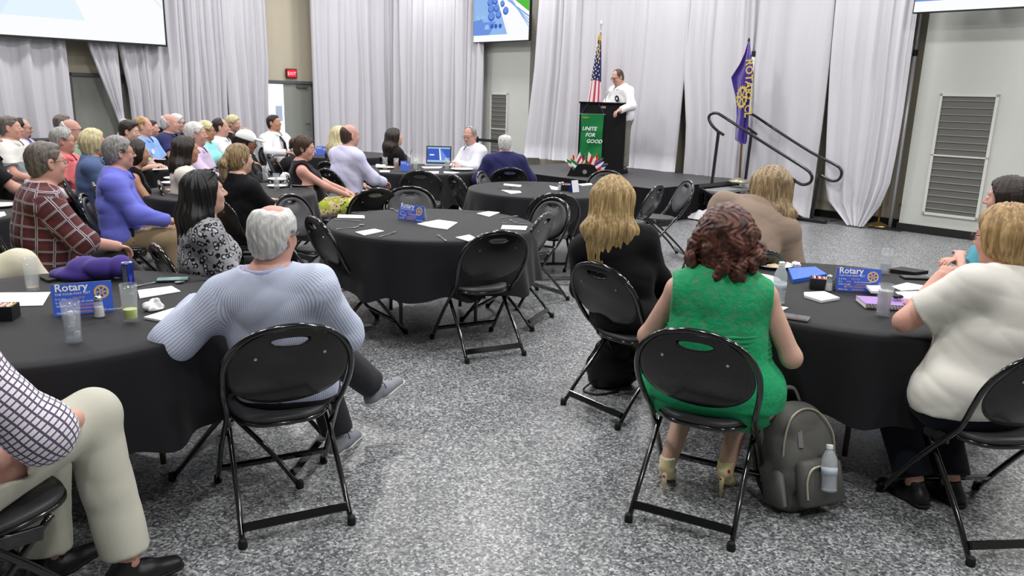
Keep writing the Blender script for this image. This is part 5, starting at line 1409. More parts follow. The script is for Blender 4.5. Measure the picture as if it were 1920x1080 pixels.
P6 = seated('dark-haired woman in teal top with folded arms at right edge', 1896, 335, 4.55, -48, 'folding chair holding woman in teal top',
    lod=1, sex='f', tone='pink', lean=(2, 0), head=(0, 3, 0), fat=1.2, top=cl('teal_top', (86, 158, 176)), top_kind='tee', sleeve='short', bottom=C_JEAN, hair=HG['dark'], hstyle='bob', seed=6, arms=CROSS)
# man at lower left: only arm, trousers and shoe are inside the picture
P7 = build_person('person in checked shirt and beige trousers at lower left corner', (-1.64, 2.0, 0), 26, lod=2, tone='pink', lean=(10, 2), head=(10, 5, 0), fat=1.2, top=pattern('checked_shirt', 'check', [(232, 228, 236), (92, 84, 108)]), sleeve='elbow', sleeve_r=.006,
    bottom=C_BEIGE, hair=HG['grey'], hstyle='short', shoe='black', seed=7, fold=.006, arms={'R': ((.30, .14, .74), (.14, .36, .66), .5, (0, 0, -1)), 'L': ((-.26, .14, .74), (-.10, .38, .66), .5, (0, 0, -1))},
    legs={'R': ((.12, .42, .64), (.22, .42, .14), (.2, 1, -.1)), 'L': ((-.12, .40, .52), (-.12, .36, .09), (0, 1, 0))})
chair(-1.60, 2.06, 30, 'folding chair at lower left corner under checked-shirt person')
P8 = build_person('person in yellow-green shirt and cream trousers cut off at left edge', (-2.98, 3.82, 0), 68, lod=1, tone='tan', lean=(-6, 2), head=(-10, 5, 0), fat=1.15, top=cl('yellow_green_shirt', (216, 226, 120)), sleeve='short', bottom=C_CREAM, hair=HG['grey'], hstyle='short', seed=8,
    arms={'R': ((.26, .16, .72), (.02, .30, .66), .5, (0, 0, -1))}, legs={'R': ((.06, .42, .76), (-.10, .62, .40), (-.3, .9, 0)), 'L': ((-.10, .38, .50), (-.08, .36, .09), TOE)})
chair(-2.98, 3.82, 68, 'folding chair under person in yellow-green shirt')
P9 = seated('man in burgundy plaid shirt and glasses looking right', 78, 267, 4.75, 52, 'folding chair holding man in plaid shirt',
    lod=2, tone='ruddy', lean=(6, 0), head=(-16, 0, 0), fat=1.22, top=pattern('burgundy_plaid_shirt', 'plaid', [(98, 48, 52), (206, 200, 206), (44, 34, 44)]), sleeve='elbow', bottom=C_DGREY, hair=HG['dgrey'], hstyle='short', glasses='thin', shoe='black', seed=9,
    arms={'R': ((.26, .16, .74), (.08, .40, .66), .6, (0, 0, -1))}, legs=legs_x(over='R'))
P10 = seated('woman with very long black hair in leopard-print top', 375, 323, 4.25, 52, 'folding chair holding woman in leopard print',
    lod=2, sex='f', tone='fair', lean=(2, 0), twist=8, head=(2, -6, 0), fat=1.25, top=pattern('leopard_print_top', 'leopard', [(150, 150, 156), (16, 15, 18), (186, 186, 192)]), top_kind='blouse', sleeve='elbow', bottom=C_BLACK, hair=HG['black'], hstyle='straightlong', shoe='black', seed=10,
    legs={'R': ((.06, .40, .58), (.10, .82, .30), (.1, 1, .1)), 'L': ((-.10, .40, .50), (-.08, .40, .09), TOE)},
    extra=lambda i: (lambda q: (q.tube([i['H'](-.078, .045, .115), i['H'](0, .075, .128), i['H'](.078, .045, .115)], .008, 8), [q.lathe([(.022, 0), (.022, .004), (0, .004)], 14, i['H'](s_*.036, .068, .118)) for s_ in (-1, 1)], q.tube([i['H'](.078, .045, .115), i['H'](.088, -.01, .07)], .004, 6), q.build('sunglasses', M_GLASSF, i['body'])))(MB()))
# ---- left half, nearer rows
P11 = seated('grey-haired man in violet-blue long-sleeved shirt and khaki trousers', 218, 258, 6.1, 70, 'folding chair holding man in violet-blue shirt',
    lod=2, tone='ruddy', lean=(2, 0), head=(-18, 0, 0), fat=1.22, top=cl('violet_blue_shirt', (112, 118, 214)), sleeve='long', bottom=C_KHAKI, hair=HG['salt'], hstyle='full', glasses='thin', shoe='brown', seed=11, arms={'R': ((.24, .12, .74), (.10, .42, .64), .5, (0, 0, -1))},
    extra=lambda i: (lambda q: (q.box(i['HP']['R']+vec(.10, .06, .02), (.03, .09, .12), bev=.008), q.build('phone_holster', M_BASE, i['body'])))(MB()))
seated('tan bare-armed person with dark hair mostly hidden behind violet-blue shirt', 252, 272, 6.95, 60, 'folding chair of bare-armed person', lod=0, sex='f', tone='tan', lean=(12, 4), head=(-5, 0, 0), fat=1.15, top=C_BLACK, top_kind='tank', sleeve='none', bottom=C_BLACK, hair=HG['dark'], hstyle='bob', seed=12, arms=ONT)
seated('woman with short pale blond hair in denim jacket', 172, 244, 7.4, 62, 'folding chair holding woman in denim', lod=1, sex='f', tone='pink', head=(-12, 2, 0), lean=(2, 0), fat=1.2, top=cl('denim_blue_jacket', (84, 104, 144)), top_kind='shirt', bottom=C_BLACK, hair=HG['pale'], hstyle='bob', seed=13)
seated('grey-haired man in coral shirt wearing a badge', 114, 241, 7.6, 88.0, 'folding chair holding man in coral shirt', lod=1, tone='ruddy', head=(-24, 0, 0), lean=(-2, 0), fat=1.28, top=cl('coral_shirt', (240, 128, 130)), sleeve='short', bottom=C_DGREY, hair=HG['grey'], hstyle='full', glasses='thin', badge=1, seed=14)
seated('bald man with glasses in sage green shirt', 130, 224, 8.7, 88.0, 'folding chair holding man in sage shirt', lod=1, tone='ruddy', head=(-20, 0, 0), lean=(-2, 0), fat=1.15, top=cl('sage_green_shirt', (146, 176, 150)), bottom=C_DGREY, hair=HG['white'], hstyle='bald', glasses='thick', seed=15)
seated('man with dark grey hair behind bald man in sage shirt', 115, 215, 9.9, 55, 'folding chair of man behind sage shirt', lod=0, tone='ruddy', lean=(0, 0), head=(0, 0, 0), top=C_DGREY, bottom=C_DGREY, hair=HG['dgrey'], hstyle='short', glasses='thin', seed=16)
seated('man in white and grey banded polo with name badge', 14, 218, 8.5, 88.0, 'folding chair holding man in banded polo', lod=1, tone='pink', lean=(-8, 0), head=(-20, 0, 0), fat=1.25, top=pattern('white_grey_banded_polo', 'bands', [(224, 224, 220), (138, 146, 150), (196, 198, 192)]), sleeve='short', bottom=C_KHAKI, hair=HG['dgrey'], hstyle='short', badge=1, seed=17)
seated('balding man with beard in lavender shirt behind banded polo', 38, 222, 9.5, 86.0, 'folding chair holding man in lavender shirt at left', lod=1, tone='ruddy', lean=(-6, 0), head=(-18, 4, 0), fat=1.1, top=cl('lavender_shirt_cloth', (186, 176, 226)), bottom=C_DGREY, hair=HG['dark'], hstyle='receding', glasses='thin', beard=HG['dgrey'], seed=18)
build_person('person in black short-sleeved shirt cut off at left edge', (-4.62, 6.95, 0), 62, lod=1, tone='pink', lean=(-4, 2), head=(0, 0, 0), fat=1.2, top=C_BLACK, sleeve='short', bottom=C_BLACK, hair=HG['dgrey'], hstyle='short', badge=1, seed=19, arms={'R': ((.22, .16, .74), (.08, .40, .68), .5, (0, 0, -1))})
chair(-4.62, 6.95, 62, 'folding chair under person in black at left edge')
seated('young dark-haired man in charcoal polo with forearms on table', 242, 227, 9.15, 94.0, 'folding chair holding young man in charcoal polo', lod=1, tone='fair', lean=(8, 0), head=(-12, 8, 0), fat=1.1, top=cl('charcoal_polo', (60, 60, 60)), top_kind='polo', sleeve='short', bottom=C_DNAVY, hair=HG['dark'], hstyle='wavytop', seed=20, arms={'R': ((.25, .20, .76), (.02, .40, .80), .5, (0, 0, -1)), 'L': ((-.25, .2, .76), (-.02, .42, .80), .5, (0, 0, -1))})
seated('sandy-haired man in light blue short-sleeved shirt with dark lanyard', 266, 219, 9.95, 97.0, 'folding chair holding man in light blue shirt', lod=1, tone='pink', lean=(-4, 0), head=(-22, 0, 0), fat=1.25, top=cl('light_blue_shirt', (140, 176, 234)), sleeve='short', bottom=C_DNAVY, hair=HG['sand'], hstyle='receding', badge=1, seed=21, arms={'R': ((.28, .22, .74), (.10, .44, .72), .5, (0, 0, -1))})
seated('dark-haired person half hidden behind man in light blue', 281, 226, 10.9, 80, 'folding chair of person behind light blue shirt', lod=0, tone='pink', head=(0, 0, 0), top=C_DNAVY, bottom=C_DNAVY, hair=HG['dark'], hstyle='short', seed=22)
seated('bald man in navy polo shirt with round badge', 315, 214, 10.6, 96.0, 'folding chair holding man in navy polo', lod=1, tone='ruddy', lean=(-6, 0), head=(-26, 0, 0), fat=1.3, top=cl('navy_polo', (44, 46, 88)), top_kind='polo', sleeve='short', bottom=C_DNAVY, hair=HG['white'], hstyle='bald', badge=1, seed=23, arms={'R': ((.30, .14, .74), (.10, .34, .70), .5, (0, 0, -1))})
seated('white-haired person in navy behind bald man in navy polo', 330, 215, 11.6, 93.0, 'folding chair of white-haired person in navy', lod=1, tone='fair', head=(-15, 2, 0), top=cl('dark_navy_top', (34, 36, 66)), bottom=C_DNAVY, hair=HG['white'], hstyle='full', glasses='thick', seed=24, arms=CROSS)
seated('white-haired man in pale lavender shirt', 364, 231, 8.55, 90.0, 'folding chair holding man in pale lavender shirt', lod=1, tone='ruddy', lean=(-3, 0), head=(-18, 0, 0), fat=1.25, top=cl('pale_lavender_shirt', (214, 196, 226)), sleeve='long', bottom=C_DGREY, hair=HG['white'], hstyle='full', seed=25, arms={'R': ((.22, .20, .74), (.10, .42, .68), .5, (0, 0, -1))})
seated('woman with long dark brown hair in cream top', 346, 257, 7.1, 66, 'folding chair holding woman in cream top', lod=1, sex='f', tone='tan', lean=(0, 0), head=(-8, 0, 0), top=cl('cream_knit_top', (226, 222, 208)), top_kind='tee', sleeve='short', bottom=C_BLACK, hair=HG['dark'], hstyle='long', seed=26)
seated('blond woman with glasses in aqua top', 384, 228, 10.0, 90.0, 'folding chair holding woman in aqua top', lod=1, sex='f', tone='tan', lean=(-2, 0), head=(-26, 0, 0), fat=1.2, top=cl('aqua_top', (150, 224, 226)), top_kind='tee', sleeve='short', bottom=C_WHITE, hair=HG['pale'], hstyle='full', glasses='thin', badge=1, seed=27)
seated('dark-haired balding man in white shirt and dark tie facing right', 411, 222, 10.5, 86.0, 'folding chair holding balding man in white shirt', lod=1, tone='ruddy', lean=(-9, 0), head=(-14, 0, 0), fat=1.15, top=cl('white_shirt_balding', (226, 226, 230)), bottom=C_DGREY, hair=HG['dark'], hstyle='receding', seed=28, arms={'R': ((.24, .14, .76), (.10, .36, .74), .5, (0, 0, -1))})
seated('grey-haired woman in black with hands clasped at chin', 437, 217, 12.2, 98.0, 'folding chair holding grey-haired woman in black', lod=1, sex='f', tone='fair', lean=(6, 6), head=(-6, 8, 6), top=C_BLACK, top_kind='tee', bottom=C_BLACK, hair=HG['pale'], hstyle='full', seed=29, arms={'L': ((-.16, .30, .80), (-.02, .24, 1.0), .9, (0, -1, 0)), 'R': ((.16, .30, .80), (.03, .25, .99), .9, (0, -1, 0))})
def capfn(i):
    F = Field(i['hc']-.16, i['hc']+vec(.18, .24, .2), .007); H = i['H']; R = i['R_head']
    F.ell(H(0, -.014, .042), (.100, .122, .106), R, 0); F.cut(H(0, 0, .032), -unit(R[:, 2]+R[:, 1]*.18))
    F.ell(H(0, .135, .046), (.070, .080, .013), R@rotm(0, 8, 0), .01)
    v, f = F.mesh(); mesh_obj('baseball_cap', v, f, mat('white_cap_cotton', (224, 228, 230), .8), i['body'], smooth=True)
seated('woman in white baseball cap and black top with badge', 462, 247, 8.55, 90.0, 'folding chair holding woman in white cap', lod=1, sex='f', tone='brown', lean=(8, 0), head=(-12, 8, 0), top=C_BLACK, top_kind='tee', bottom=C_BLACK, hair=HG['dark'], hstyle='bun', badge=1, seed=30, extra=capfn, arms={'R': ((.22, .2, .76), (.08, .36, .68), .5, (0, 0, -1))})
seated('woman in black top with dark blond ponytail seen from behind', 446, 272, 6.35, 34, 'folding chair holding woman with ponytail', lod=2, sex='f', tone='fair', lean=(0, 0), head=(10, 0, 0), fat=1.3, shoulder=1.1, top=C_BLACK, top_kind='scoop', collar=False, bottom=C_BLACK, hair=HG['ash'], hstyle='pony', seed=31, arms=ONT)
seated('woman in black sleeveless top and floral skirt, hands on crossed knees', 572, 256, 7.9, 74, 'folding chair holding woman in floral skirt', lod=2, sex='f', tone='pink', lean=(-12, 0), head=(12, 10, 0), fat=1.15, top=cl('sheer_black_top', (28, 24, 30)), top_kind='tank', sleeve='none', collar=False, bottom=pattern('floral_skirt', 'floral', [(226, 206, 156), (176, 190, 70), (44, 40, 34)]), bottom_kind='skirt', hair=HG['brown'], hstyle='bun', seed=32,
    arms={'R': ((.18, .18, .74), (.06, .40, .66), .5, (0, 0, -1)), 'L': ((-.16, .20, .74), (-.02, .44, .68), .5, (0, 0, -1))}, legs={'R': ((.05, .40, .60), (-.02, .56, .24), (0, .9, -.4)), 'L': ((-.08, .38, .50), (-.02, .30, .12), (0, 1, -.2))}, shoe='brown')
def tie(i):
    q = MB(); N, up, f = i['N'], i['up'], i['fwd']; r = i['torso_r']*i['fx']; q.add([tuple(v) for v in (N+f*.105-i['right']*.015-up*.03, N+f*.105+i['right']*.015-up*.03, N-up*.15+f*(r+.075)+i['right']*.028, N-up*.34+f*(r+.085)+i['right']*.038, N-up*.38+f*(r+.085), N-up*.34+f*(r+.085)-i['right']*.038, N-up*.15+f*(r+.075)-i['right']*.028)], [(0, 1, 2, 6), (6, 2, 3, 5), (5, 3, 4)])
    q.box(N+f*.08-up*.015, (.03, .02, .03), bev=.005); q.build('necktie', C_BLACK, i['body'])
seated('man in white shirt and black tie, knee raised, before exit door', 510, 216, 12.0, 118.0, 'folding chair holding man in black tie', lod=1, tone='tan', lean=(-8, 0), head=(-16, -8, 0), fat=1.08, top=cl('white_shirt_tie', (232, 232, 236)), bottom=C_DGREY, hair=HG['dark'], hstyle='short', seed=33, extra=tie, legs={'R': ((.10, .38, .66), (-.06, .66, .36), (-.4, .8, .2)), 'L': ((-.10, .40, .50), (-.1, .4, .09), TOE)}, arms={'L': ((-.30, .10, .78), (-.06, .34, .78), .5, (0, 0, -1)), 'R': ((.32, .08, .78), (.10, .34, .78), .5, (0, 0, -1))})
seated('woman with long wavy blond hair behind lavender-shirted man', 637, 238, 9.7, 40, 'folding chair of woman with wavy blond hair', lod=1, sex='f', tone='fair', lean=(0, -4), head=(0, 0, 0), top=C_BLACK, top_kind='tee', bottom=C_BLACK, hair=HG['pale'], hstyle='longwavy', seed=35)
seated('balding man in pale lavender shirt, back to camera, looking right', 654, 234, 8.8, 42, 'folding chair holding balding man in pale lavender shirt', lod=2, tone='ruddy', lean=(5, 2), head=(8, 0, 0), fat=1.15, top=cl('pale_violet_shirt', (206, 206, 236)), bottom=C_OLIVE, hair=HG['brown'], hstyle='bald', shoe='black', seed=34, arms={'R': ((.26, .14, .76), (.16, .38, .68), .5, (0, 0, -1))})
seated('woman with long dark hair in black, chin lifted towards stage', 737, 248, 10.6, 66, 'folding chair holding dark-haired woman in black', lod=1, sex='f', tone='fair', lean=(-8, 0), head=(-4, -10, 0), fat=1.2, top=C_BLACK, top_kind='blouse', bottom=C_BLACK, hair=HG['dark'], hstyle='straight', seed=36)
seated('bearded man in white shirt with glasses and folded arms', 880, 238, 10.5, -128, 'folding chair holding bearded man', lod=1, tone='ruddy', lean=(-4, 8), head=(-22, 14, 0), fat=1.0, top=cl('off_white_shirt', (222, 222, 232)), bottom=C_DGREY, hair=HG['salt'], hstyle='receding', glasses='thin', beard=HG['grey'], seed=37, arms=CROSS)
seated('white-haired man in navy shirt seen from behind before stage', 947, 252, 9.75, -12, 'folding chair holding white-haired man in navy', lod=2, tone='ruddy', lean=(10, 0), head=(8, 0, 0), fat=1.35, shoulder=1.12, top=cl('navy_shirt', (40, 40, 84)), bottom=C_JEAN, hair=HG['white'], hstyle='crown', seed=38, arms={'L': ((-.34, .04, .76), (-.28, .28, .74), .4, (0, 0, -1)), 'R': ((.34, .06, .76), (.24, .28, .76), .4, (0, 0, -1))}, legs={'L': ((-.22, .34, .50), (-.26, .22, .09), TOE), 'R': ((.2, .36, .5), (.2, .3, .09), TOE)})
# ---- the speaker at the lectern
def medals(i):
    f, up, r = i['fwd'], i['up'], i['right']; c = i['N']-up*.17+f*.175-r*.09
    Rb = Matrix(np.stack([r, np.cross(f, r), f], 1).tolist())
    q = MB(); q.lathe([(.03, 0), (.052, 0), (.052, .006), (.03, .006), (.03, 0)], 18, c, R=Rb); q.build('round_badge', M_BASE, i['body'])
    q = MB(); q.lathe([(.022, 0), (.022, .004), (0, .004)], 12, c+f*.003, R=Rb); q.build('badge_centre', M_BADGE, i['body'])
    q = MB(); c2 = c-up*.15; q.prism([(.05*(1 if k % 2 else .7)*math.cos(k*PI/7), .05*(1 if k % 2 else .7)*math.sin(k*PI/7)) for k in range(14)], 0, .01, R=Rb, c=c2-r*.0); q.build('rosette', mat('pale_yellow_rosette', (226, 222, 150), .6), i['body'])
kw = dict(lean=(9, 0), head=(2, 20, 0), pel=(0, 0, .93), z0=STZ)
sxy, ss = place(1156, 131, 13.0, -122, kw); kw.pop('z0', None); ss = max(.94, min(1.08, ss)); kw.pop('pel')
build_person('balding speaker in white shirt and dark glasses behind the lectern', sxy, -122, scale=ss, lod=2, tone='ruddy', fat=1.3, pel=(0, 0, .93), stand=True, top=cl('bright_white_shirt', (238, 238, 240)), bottom=cl('grey_slacks', (128, 126, 120)), hair=HG['brown'], hstyle='receding', glasses='thick', shoe='black', seed=39, extra=medals,
    arms={'L': ((-.30, .10, 1.18), (-.34, .30, 1.06), .9, (0, -.3, -1)), 'R': ((.28, .12, 1.16), (.12, .32, 1.12), .6, (0, 0, -1))}, legs={'L': ((-.10, .02, .50), (-.11, 0, .09), TOE), 'R': ((.10, .02, .50), (.11, 0, .09), TOE)}, **kw)
# ---- empty chairs
chair(-.22, 5.09, -27, 'empty folding chair nearest camera at mid-room table, gloss black back')
chair(-1.13, 5.36, 54, 'empty folding chair on left side of mid-room table, seat facing right')
chair(-.02, 5.80, -67, 'empty folding chair on right side of mid-room table, edge-on')
chair(.13, 6.42, -128, 'empty folding chair at right rear of mid-room table, grey pad showing')
chair(-.90, 6.86, 165, 'empty folding chair behind blue card of mid-room table, grey pad showing')
chair(-1.60, 6.22, 112, 'empty folding chair at left rear of mid-room table, narrow grey pad')
chair(-1.42, 7.15, -38, 'empty folding chair turned left beside floral-skirted woman knees')
chair(-1.05, 8.95, 2, 'empty folding chair in front of laptop table, black back')
chair(-.40, 8.45, 62, 'empty folding chair edge-on between laptop table and stage-front table')
chair(-.12, 8.75, 105, 'empty folding chair behind navy man jeans, grey pad showing')
chair(.33, 7.22, -8, 'empty folding chair in front of the stage-front table')
chair(1.02, 9.15, -160, 'empty folding chair between stage-front table and lectern')
chair(1.22, 8.05, -60, 'empty folding chair just right of blonde hair, dark back')
chair(1.62, 8.45, -98, 'empty folding chair edge-on against the stage skirt')
chair(-3.05, 10.6, 55, 'empty folding chair between white cap and black-tied man')
chair(-3.55, 11.3, 60, 'empty folding chair behind white-capped woman, farther back')
# ================================================================ things on the tables and floor
TZ = .752
M_GLASS = mat('clear_glass', (226, 232, 236), .03, alpha=.13, spec=1.0, coat=1.0)
M_ICEW = mat('iced_water', (176, 184, 198), .1, alpha=.34)
M_LIMEADE = mat('lime_green_drink', (188, 206, 96), .3); M_TEA = mat('amber_iced_tea', (140, 62, 34), .2); M_LILACW = mat('pale_lilac_ice_water', (206, 200, 222), .2, alpha=.6)
M_PAPER = mat('white_paper', (236, 237, 240), .8, bump=(30, .15)); M_CHINA = mat('white_plate_glaze', (236, 236, 234), .25, coat=.3)
M_CARD = mat('royal_blue_card', (54, 96, 204), .45); M_CARDW = mat('white_card_back', (228, 230, 238), .6)
M_CGOLD = mat('gold_card_print', (222, 180, 110), .5); M_CORG = mat('orange_card_print', (230, 164, 124), .5)
M_SIL = mat('polished_cutlery', (200, 202, 206), .18, metal=1); M_PINK = mat('pink_sachets', (226, 90, 150), .6); M_SALT = mat('salt_grains', (236, 236, 236), .9)
M_SCREENB = mat('phone_glass', (26, 28, 32), .12, coat=.5)
def V3(p, z=0): return Vector((p[0], p[1], z))
def card(a, b, h, label, lod=2, z=TZ):
    """tent card whose front lower edge runs from a to b (left to right as read)"""
    a, b = Vector(a), Vector(b); w = (b-a).length; ang = math.atan2((b-a).y, (b-a).x)
    r = empty('table_card', (a+b)/2, ang, label, 'card', 'blue tent cards on the tables'); r.location.z = z
    d = h*.22; t = .0012; L = math.hypot(h, d); tl = math.atan2(d, h)
    q = MB(); q.box((0, d/2, h/2), (w, t, L), R=Matrix.Rotation(-tl, 3, 'X')); fp = q.build('front_panel', M_CARD, r)
    q = MB(); q.box((0, d*1.5, h/2), (w, t, L), R=Matrix.Rotation(tl, 3, 'X')); q.build('rear_panel', M_CARDW, r)
    zt = Vector((0, math.sin(tl), math.cos(tl))); 
    def P(u, v): return Vector((-w/2+u*w, -.0016, 0))+zt*(v*L)
    kw = dict(extr=.0001)
    if True:
        text_mesh('lettering', 'Rotary', w*.20, M_WL, fp, frameM(P(.05, .77), (1, 0, 0), zt), bold=True, **kw)
        text_mesh('lettering', 'THE FOUR-WAY TEST', w*.060, M_WL, fp, frameM(P(.05, .64), (1, 0, 0), zt), **kw)
        q = MB(); wheel(q, P(.82, .66), w*.135, Matrix(((1, 0, 0), (0, zt.y, -zt.z), (0, zt.z, zt.y)))); q.build('wheel_emblem', M_CGOLD, fp)
    if lod >= 1:
        for v_, s1, s2, s3 in ((.50, 'Is it the ', 'TRUTH?', ''), (.385, 'Is it ', 'FAIR', ' to all concerned?'), (.27, 'Will it build ', 'GOODWILL', ''), (.165, '   & ', 'BETTER FRIENDSHIPS?', ''), (.05, 'Will it be ', 'BENEFICIAL', ' to all concerned?')):
            x = .05; sz = w*.056
            for s_, m_ in ((s1, M_WL), (s2, M_CORG), (s3, M_WL)):
                if not s_: continue
                o = text_mesh('lettering', s_.strip(), sz, m_, fp, frameM(P(x+(.045*(len(s_)-len(s_.lstrip()))), v_), (1, 0, 0), zt), **kw); x += len(s_)*.0285*(1.22 if s_.isupper() else 1)
    return r
def glass(P, label, fill=None, fm=None, h=.155, r_=.034, group='tall glass tumblers', extra=None):
    g = empty('glass_tumbler', P, 0, label, 'glass', group)
    q = MB(); q.lathe([(r_*.80, 0), (r_*.83, .004), (r_*.88, h*.4), (r_, h), (r_-.0022, h), (r_*.88-.0025, h*.4), (r_*.80-.003, .016), (0, .014)], 24); q.build('tumbler', M_GLASS, g, smooth=True)
    if fill:
        q = MB(); ri = r_*.80-.0035; rt_ = ri+(r_-.0035-ri)*fill; q.lathe([(0, .0165), (ri, .0165), (rt_, h*fill), (0, h*fill)], 24); q.build('drink', fm, g, smooth='auto')
    if extra: extra(g, h, r_)
    return g
def lime(g, h, r_):
    q = MB(); q.lathe([(.016, 0), (.016, .004), (0, .004)], 14, (.006, -.004, h*.72), R=Matrix.Rotation(.9, 3, 'X')); q.build('lime_slice', mat('lime_wedge', (176, 206, 90), .5), g)
def icecubes(g, h, r_):
    rnd = random.Random(2); q = MB()
    for k in range(5): q.box((rnd.uniform(-.01, .01), rnd.uniform(-.01, .01), .03+.02*k), (.018, .018, .018), R=Matrix.Rotation(rnd.uniform(0, 1), 3, 'Z'), bev=.003)
    o = q.build('ice', mat('ice_cubes', (228, 232, 238), .2, alpha=.6), g); o['kind'] = 'stuff'
def sheet(pts, z, label, name='napkin', cat='napkin', group=None, m=None, th=.004, puff=0, seed=0):
    """a flat or gently buckled sheet through corner points (world xy)"""
    c = sum((Vector((p[0], p[1], 0)) for p in pts), Vector())/len(pts); rnd = random.Random(seed); n = len(pts); V = []; F = []
    rings = [1, .66, .33]
    for side in (0, 1):
        for k in rings:
            for p in pts:
                v = Vector((p[0], p[1], 0))-c; V.append((v.x*k, v.y*k, (th+puff*rnd.random()*(1.2-k)+(puff*.5*rnd.random())) if side else 0))
        V.append((0, 0, th+puff*.6 if side else 0))
    m_ = 3*n+1
    for side in (0, 1):
        o = side*m_
        for r_ in range(2):
            for i in range(n): f = (o+r_*n+i, o+r_*n+(i+1) % n, o+(r_+1)*n+(i+1) % n, o+(r_+1)*n+i); F.append(f if side else f[::-1])
        for i in range(n): f = (o+2*n+i, o+2*n+(i+1) % n, o+3*n); F.append(f if side else f[::-1])
    for i in range(n): F.append((i, (i+1) % n, m_+(i+1) % n, m_+i))
    o = mesh_obj(name, V, F, m or M_PAPER, None, loc=(c.x, c.y, z)); return tag(o, label, cat, group)
def px(*pts, z=TZ): return [at(x, y, z) for x, y in pts]
def crumple(P, s, label, name='crumpled_napkin', seed=0, m=None, flat=.6):
    F = Field(vec(-s, -s, -s*.2), vec(s, s, s), s/13); rs = np.random.RandomState(seed)
    for k in range(7): c = rs.uniform(-.5, .5, 3)*s; c[2] = abs(c[2])*flat+s*.12; F.ell(c, rs.uniform(.22, .5, 3)*s*np.array([1, 1, .7]), rotm(*rs.uniform(0, 90, 3)), .01)
    F.folds(s*.14, 6/s, seed); F.cut(vec(0, 0, 0), vec(0, 0, -1)); v, f = F.mesh(); o = mesh_obj(name, v, f, m or M_PAPER, None, loc=P); return tag(o, label, 'napkin', 'crumpled paper napkins')
def plate(P, r_, label, food=None, seed=0, group='white dinner plates'):
    g = empty('plate', P, 0, label, 'plate', group)
    q = MB(); q.lathe([(r_*.55, 0), (r_*.6, .004), (r_, .018), (r_*.99, .021), (r_*.62, .008), (0, .007)], 36); q.build('dish', M_CHINA, g, smooth=True)
    if food:
        F = Field(vec(-r_*.8, -r_*.8, 0), vec(r_*.8, r_*.8, .06), .006); rs = np.random.RandomState(seed)
        for k in range(7): c = np.append(rs.uniform(-.5, .5, 2)*r_, .014); F.ell(c, rs.uniform(.012, .035, 3)*np.array([1, 1, .4]), None, .008)
        v, f = F.mesh(); o = mesh_obj('food_scraps', v, f, mat('cream_and_brown_food', (206, 186, 150), .6, var=.25, varscale=40), g, smooth=True); o['kind'] = 'stuff'
        q = MB(); q.lathe([(.02, 0), (.02, .006), (0, .006)], 12, (r_*.35, -r_*.35, .016)); q.build('lemon_slice', mat('lemon_yellow', (222, 214, 80), .5), g)
    return g
def cutlery(a, b, kind, label):
    a, b = Vector(a), Vector(b); L = min(.20, max(.15, (b-a).length)); d = (b-a).normalized(); ang = math.atan2(d.y, d.x); c = (a+b)/2
    g = empty(kind, c, ang, label, kind, 'loose cutlery on the black cloths')
    q = MB(); q.box((-.02, 0, .003), (L*.62, .007, .0025)); q.box((-L*.42, 0, .0028), (.035, .014, .003), bev=.001); q.build('handle', M_SIL, g)
    q = MB()
    if kind == 'fork':
        q.box((L*.33, 0, .004), (.02, .02, .0022))
        for k in range(4): q.box((L*.33+.03, -.0085+.0057*k, .006), (.042, .0028, .002))
        q.build('tines', M_SIL, g)
    elif kind == 'knife': q.box((L*.38, 0, .003), (.08, .016, .0018)); q.build('blade', M_SIL, g)
    else: q.lathe([(0, 0), (.012, .002), (.018, .006)], 14, (L*.38, 0, .001), sx=1.4); q.build('bowl', M_SIL, g)
    return g
def shaker(P, label, h=.085):
    g = empty('salt_shaker', P, 0, label, 'shaker', 'glass salt shakers')
    q = MB(); q.lathe([(.019, 0), (.021, .004), (.018, h*.5), (.015, h*.75), (.013, h*.78)], 12); q.build('glass_body', mat('shaker_glass', (214, 218, 222), .1, alpha=.4), g, smooth=True)
    q = MB(); q.lathe([(0, .003), (.017, .003), (.0155, h*.48), (0, h*.5)], 12); q.build('salt', M_SALT, g)
    q = MB(); q.lathe([(.0155, h*.76), (.0165, h*.80), (.015, h*.95), (.008, h), (0, h)], 14); q.build('lid', M_SIL, g, smooth=True)
def caddy(P, ang, label, s=1.0):
    g = empty('sachet_caddy', P, ang, label, 'caddy', 'black sachet caddies')
    w, d, h = .095*s, .07*s, .05*s
    q = MB()
    for sx in (-1, 1): q.box((sx*(w/2-.002), 0, h/2), (.004, d, h))
    for sy in (-1, 1): q.box((0, sy*(d/2-.002), h/2), (w-.008, .004, h))
    q.box((0, 0, .002), (w-.008, d-.008, .004)); q.build('box', M_BASE, g)
    q = MB(); mm = [M_PINK, M_PAPER, mat('yellow_sachets', (226, 206, 120), .6)]; rnd = random.Random(int(P[0]*100))
    for k in range(12): q.m = k % 3; q.box((-w*.4+w*.8*k/11, 0, h*.62), (.003, d*.72, h*.85), R=Matrix.Rotation(rnd.uniform(-.2, .2), 3, 'Y'))
    o = q.build('sachets', mm, g); o['kind'] = 'stuff'
def phone(P, ang, label, m=None):
    g = empty('phone', P, ang, label, 'phone', 'phones lying on tables'); q = MB(); q.box((0, 0, .005), (.15, .074, .009), bev=.003); q.build('case', mat('taupe_phone_case', (120, 112, 106), .5) if m is None else M_BASE, g)
    q = MB(); q.box((0, 0, .0102), (.14, .066, .0012)); q.build('glass_face', m or M_SCREENB, g)

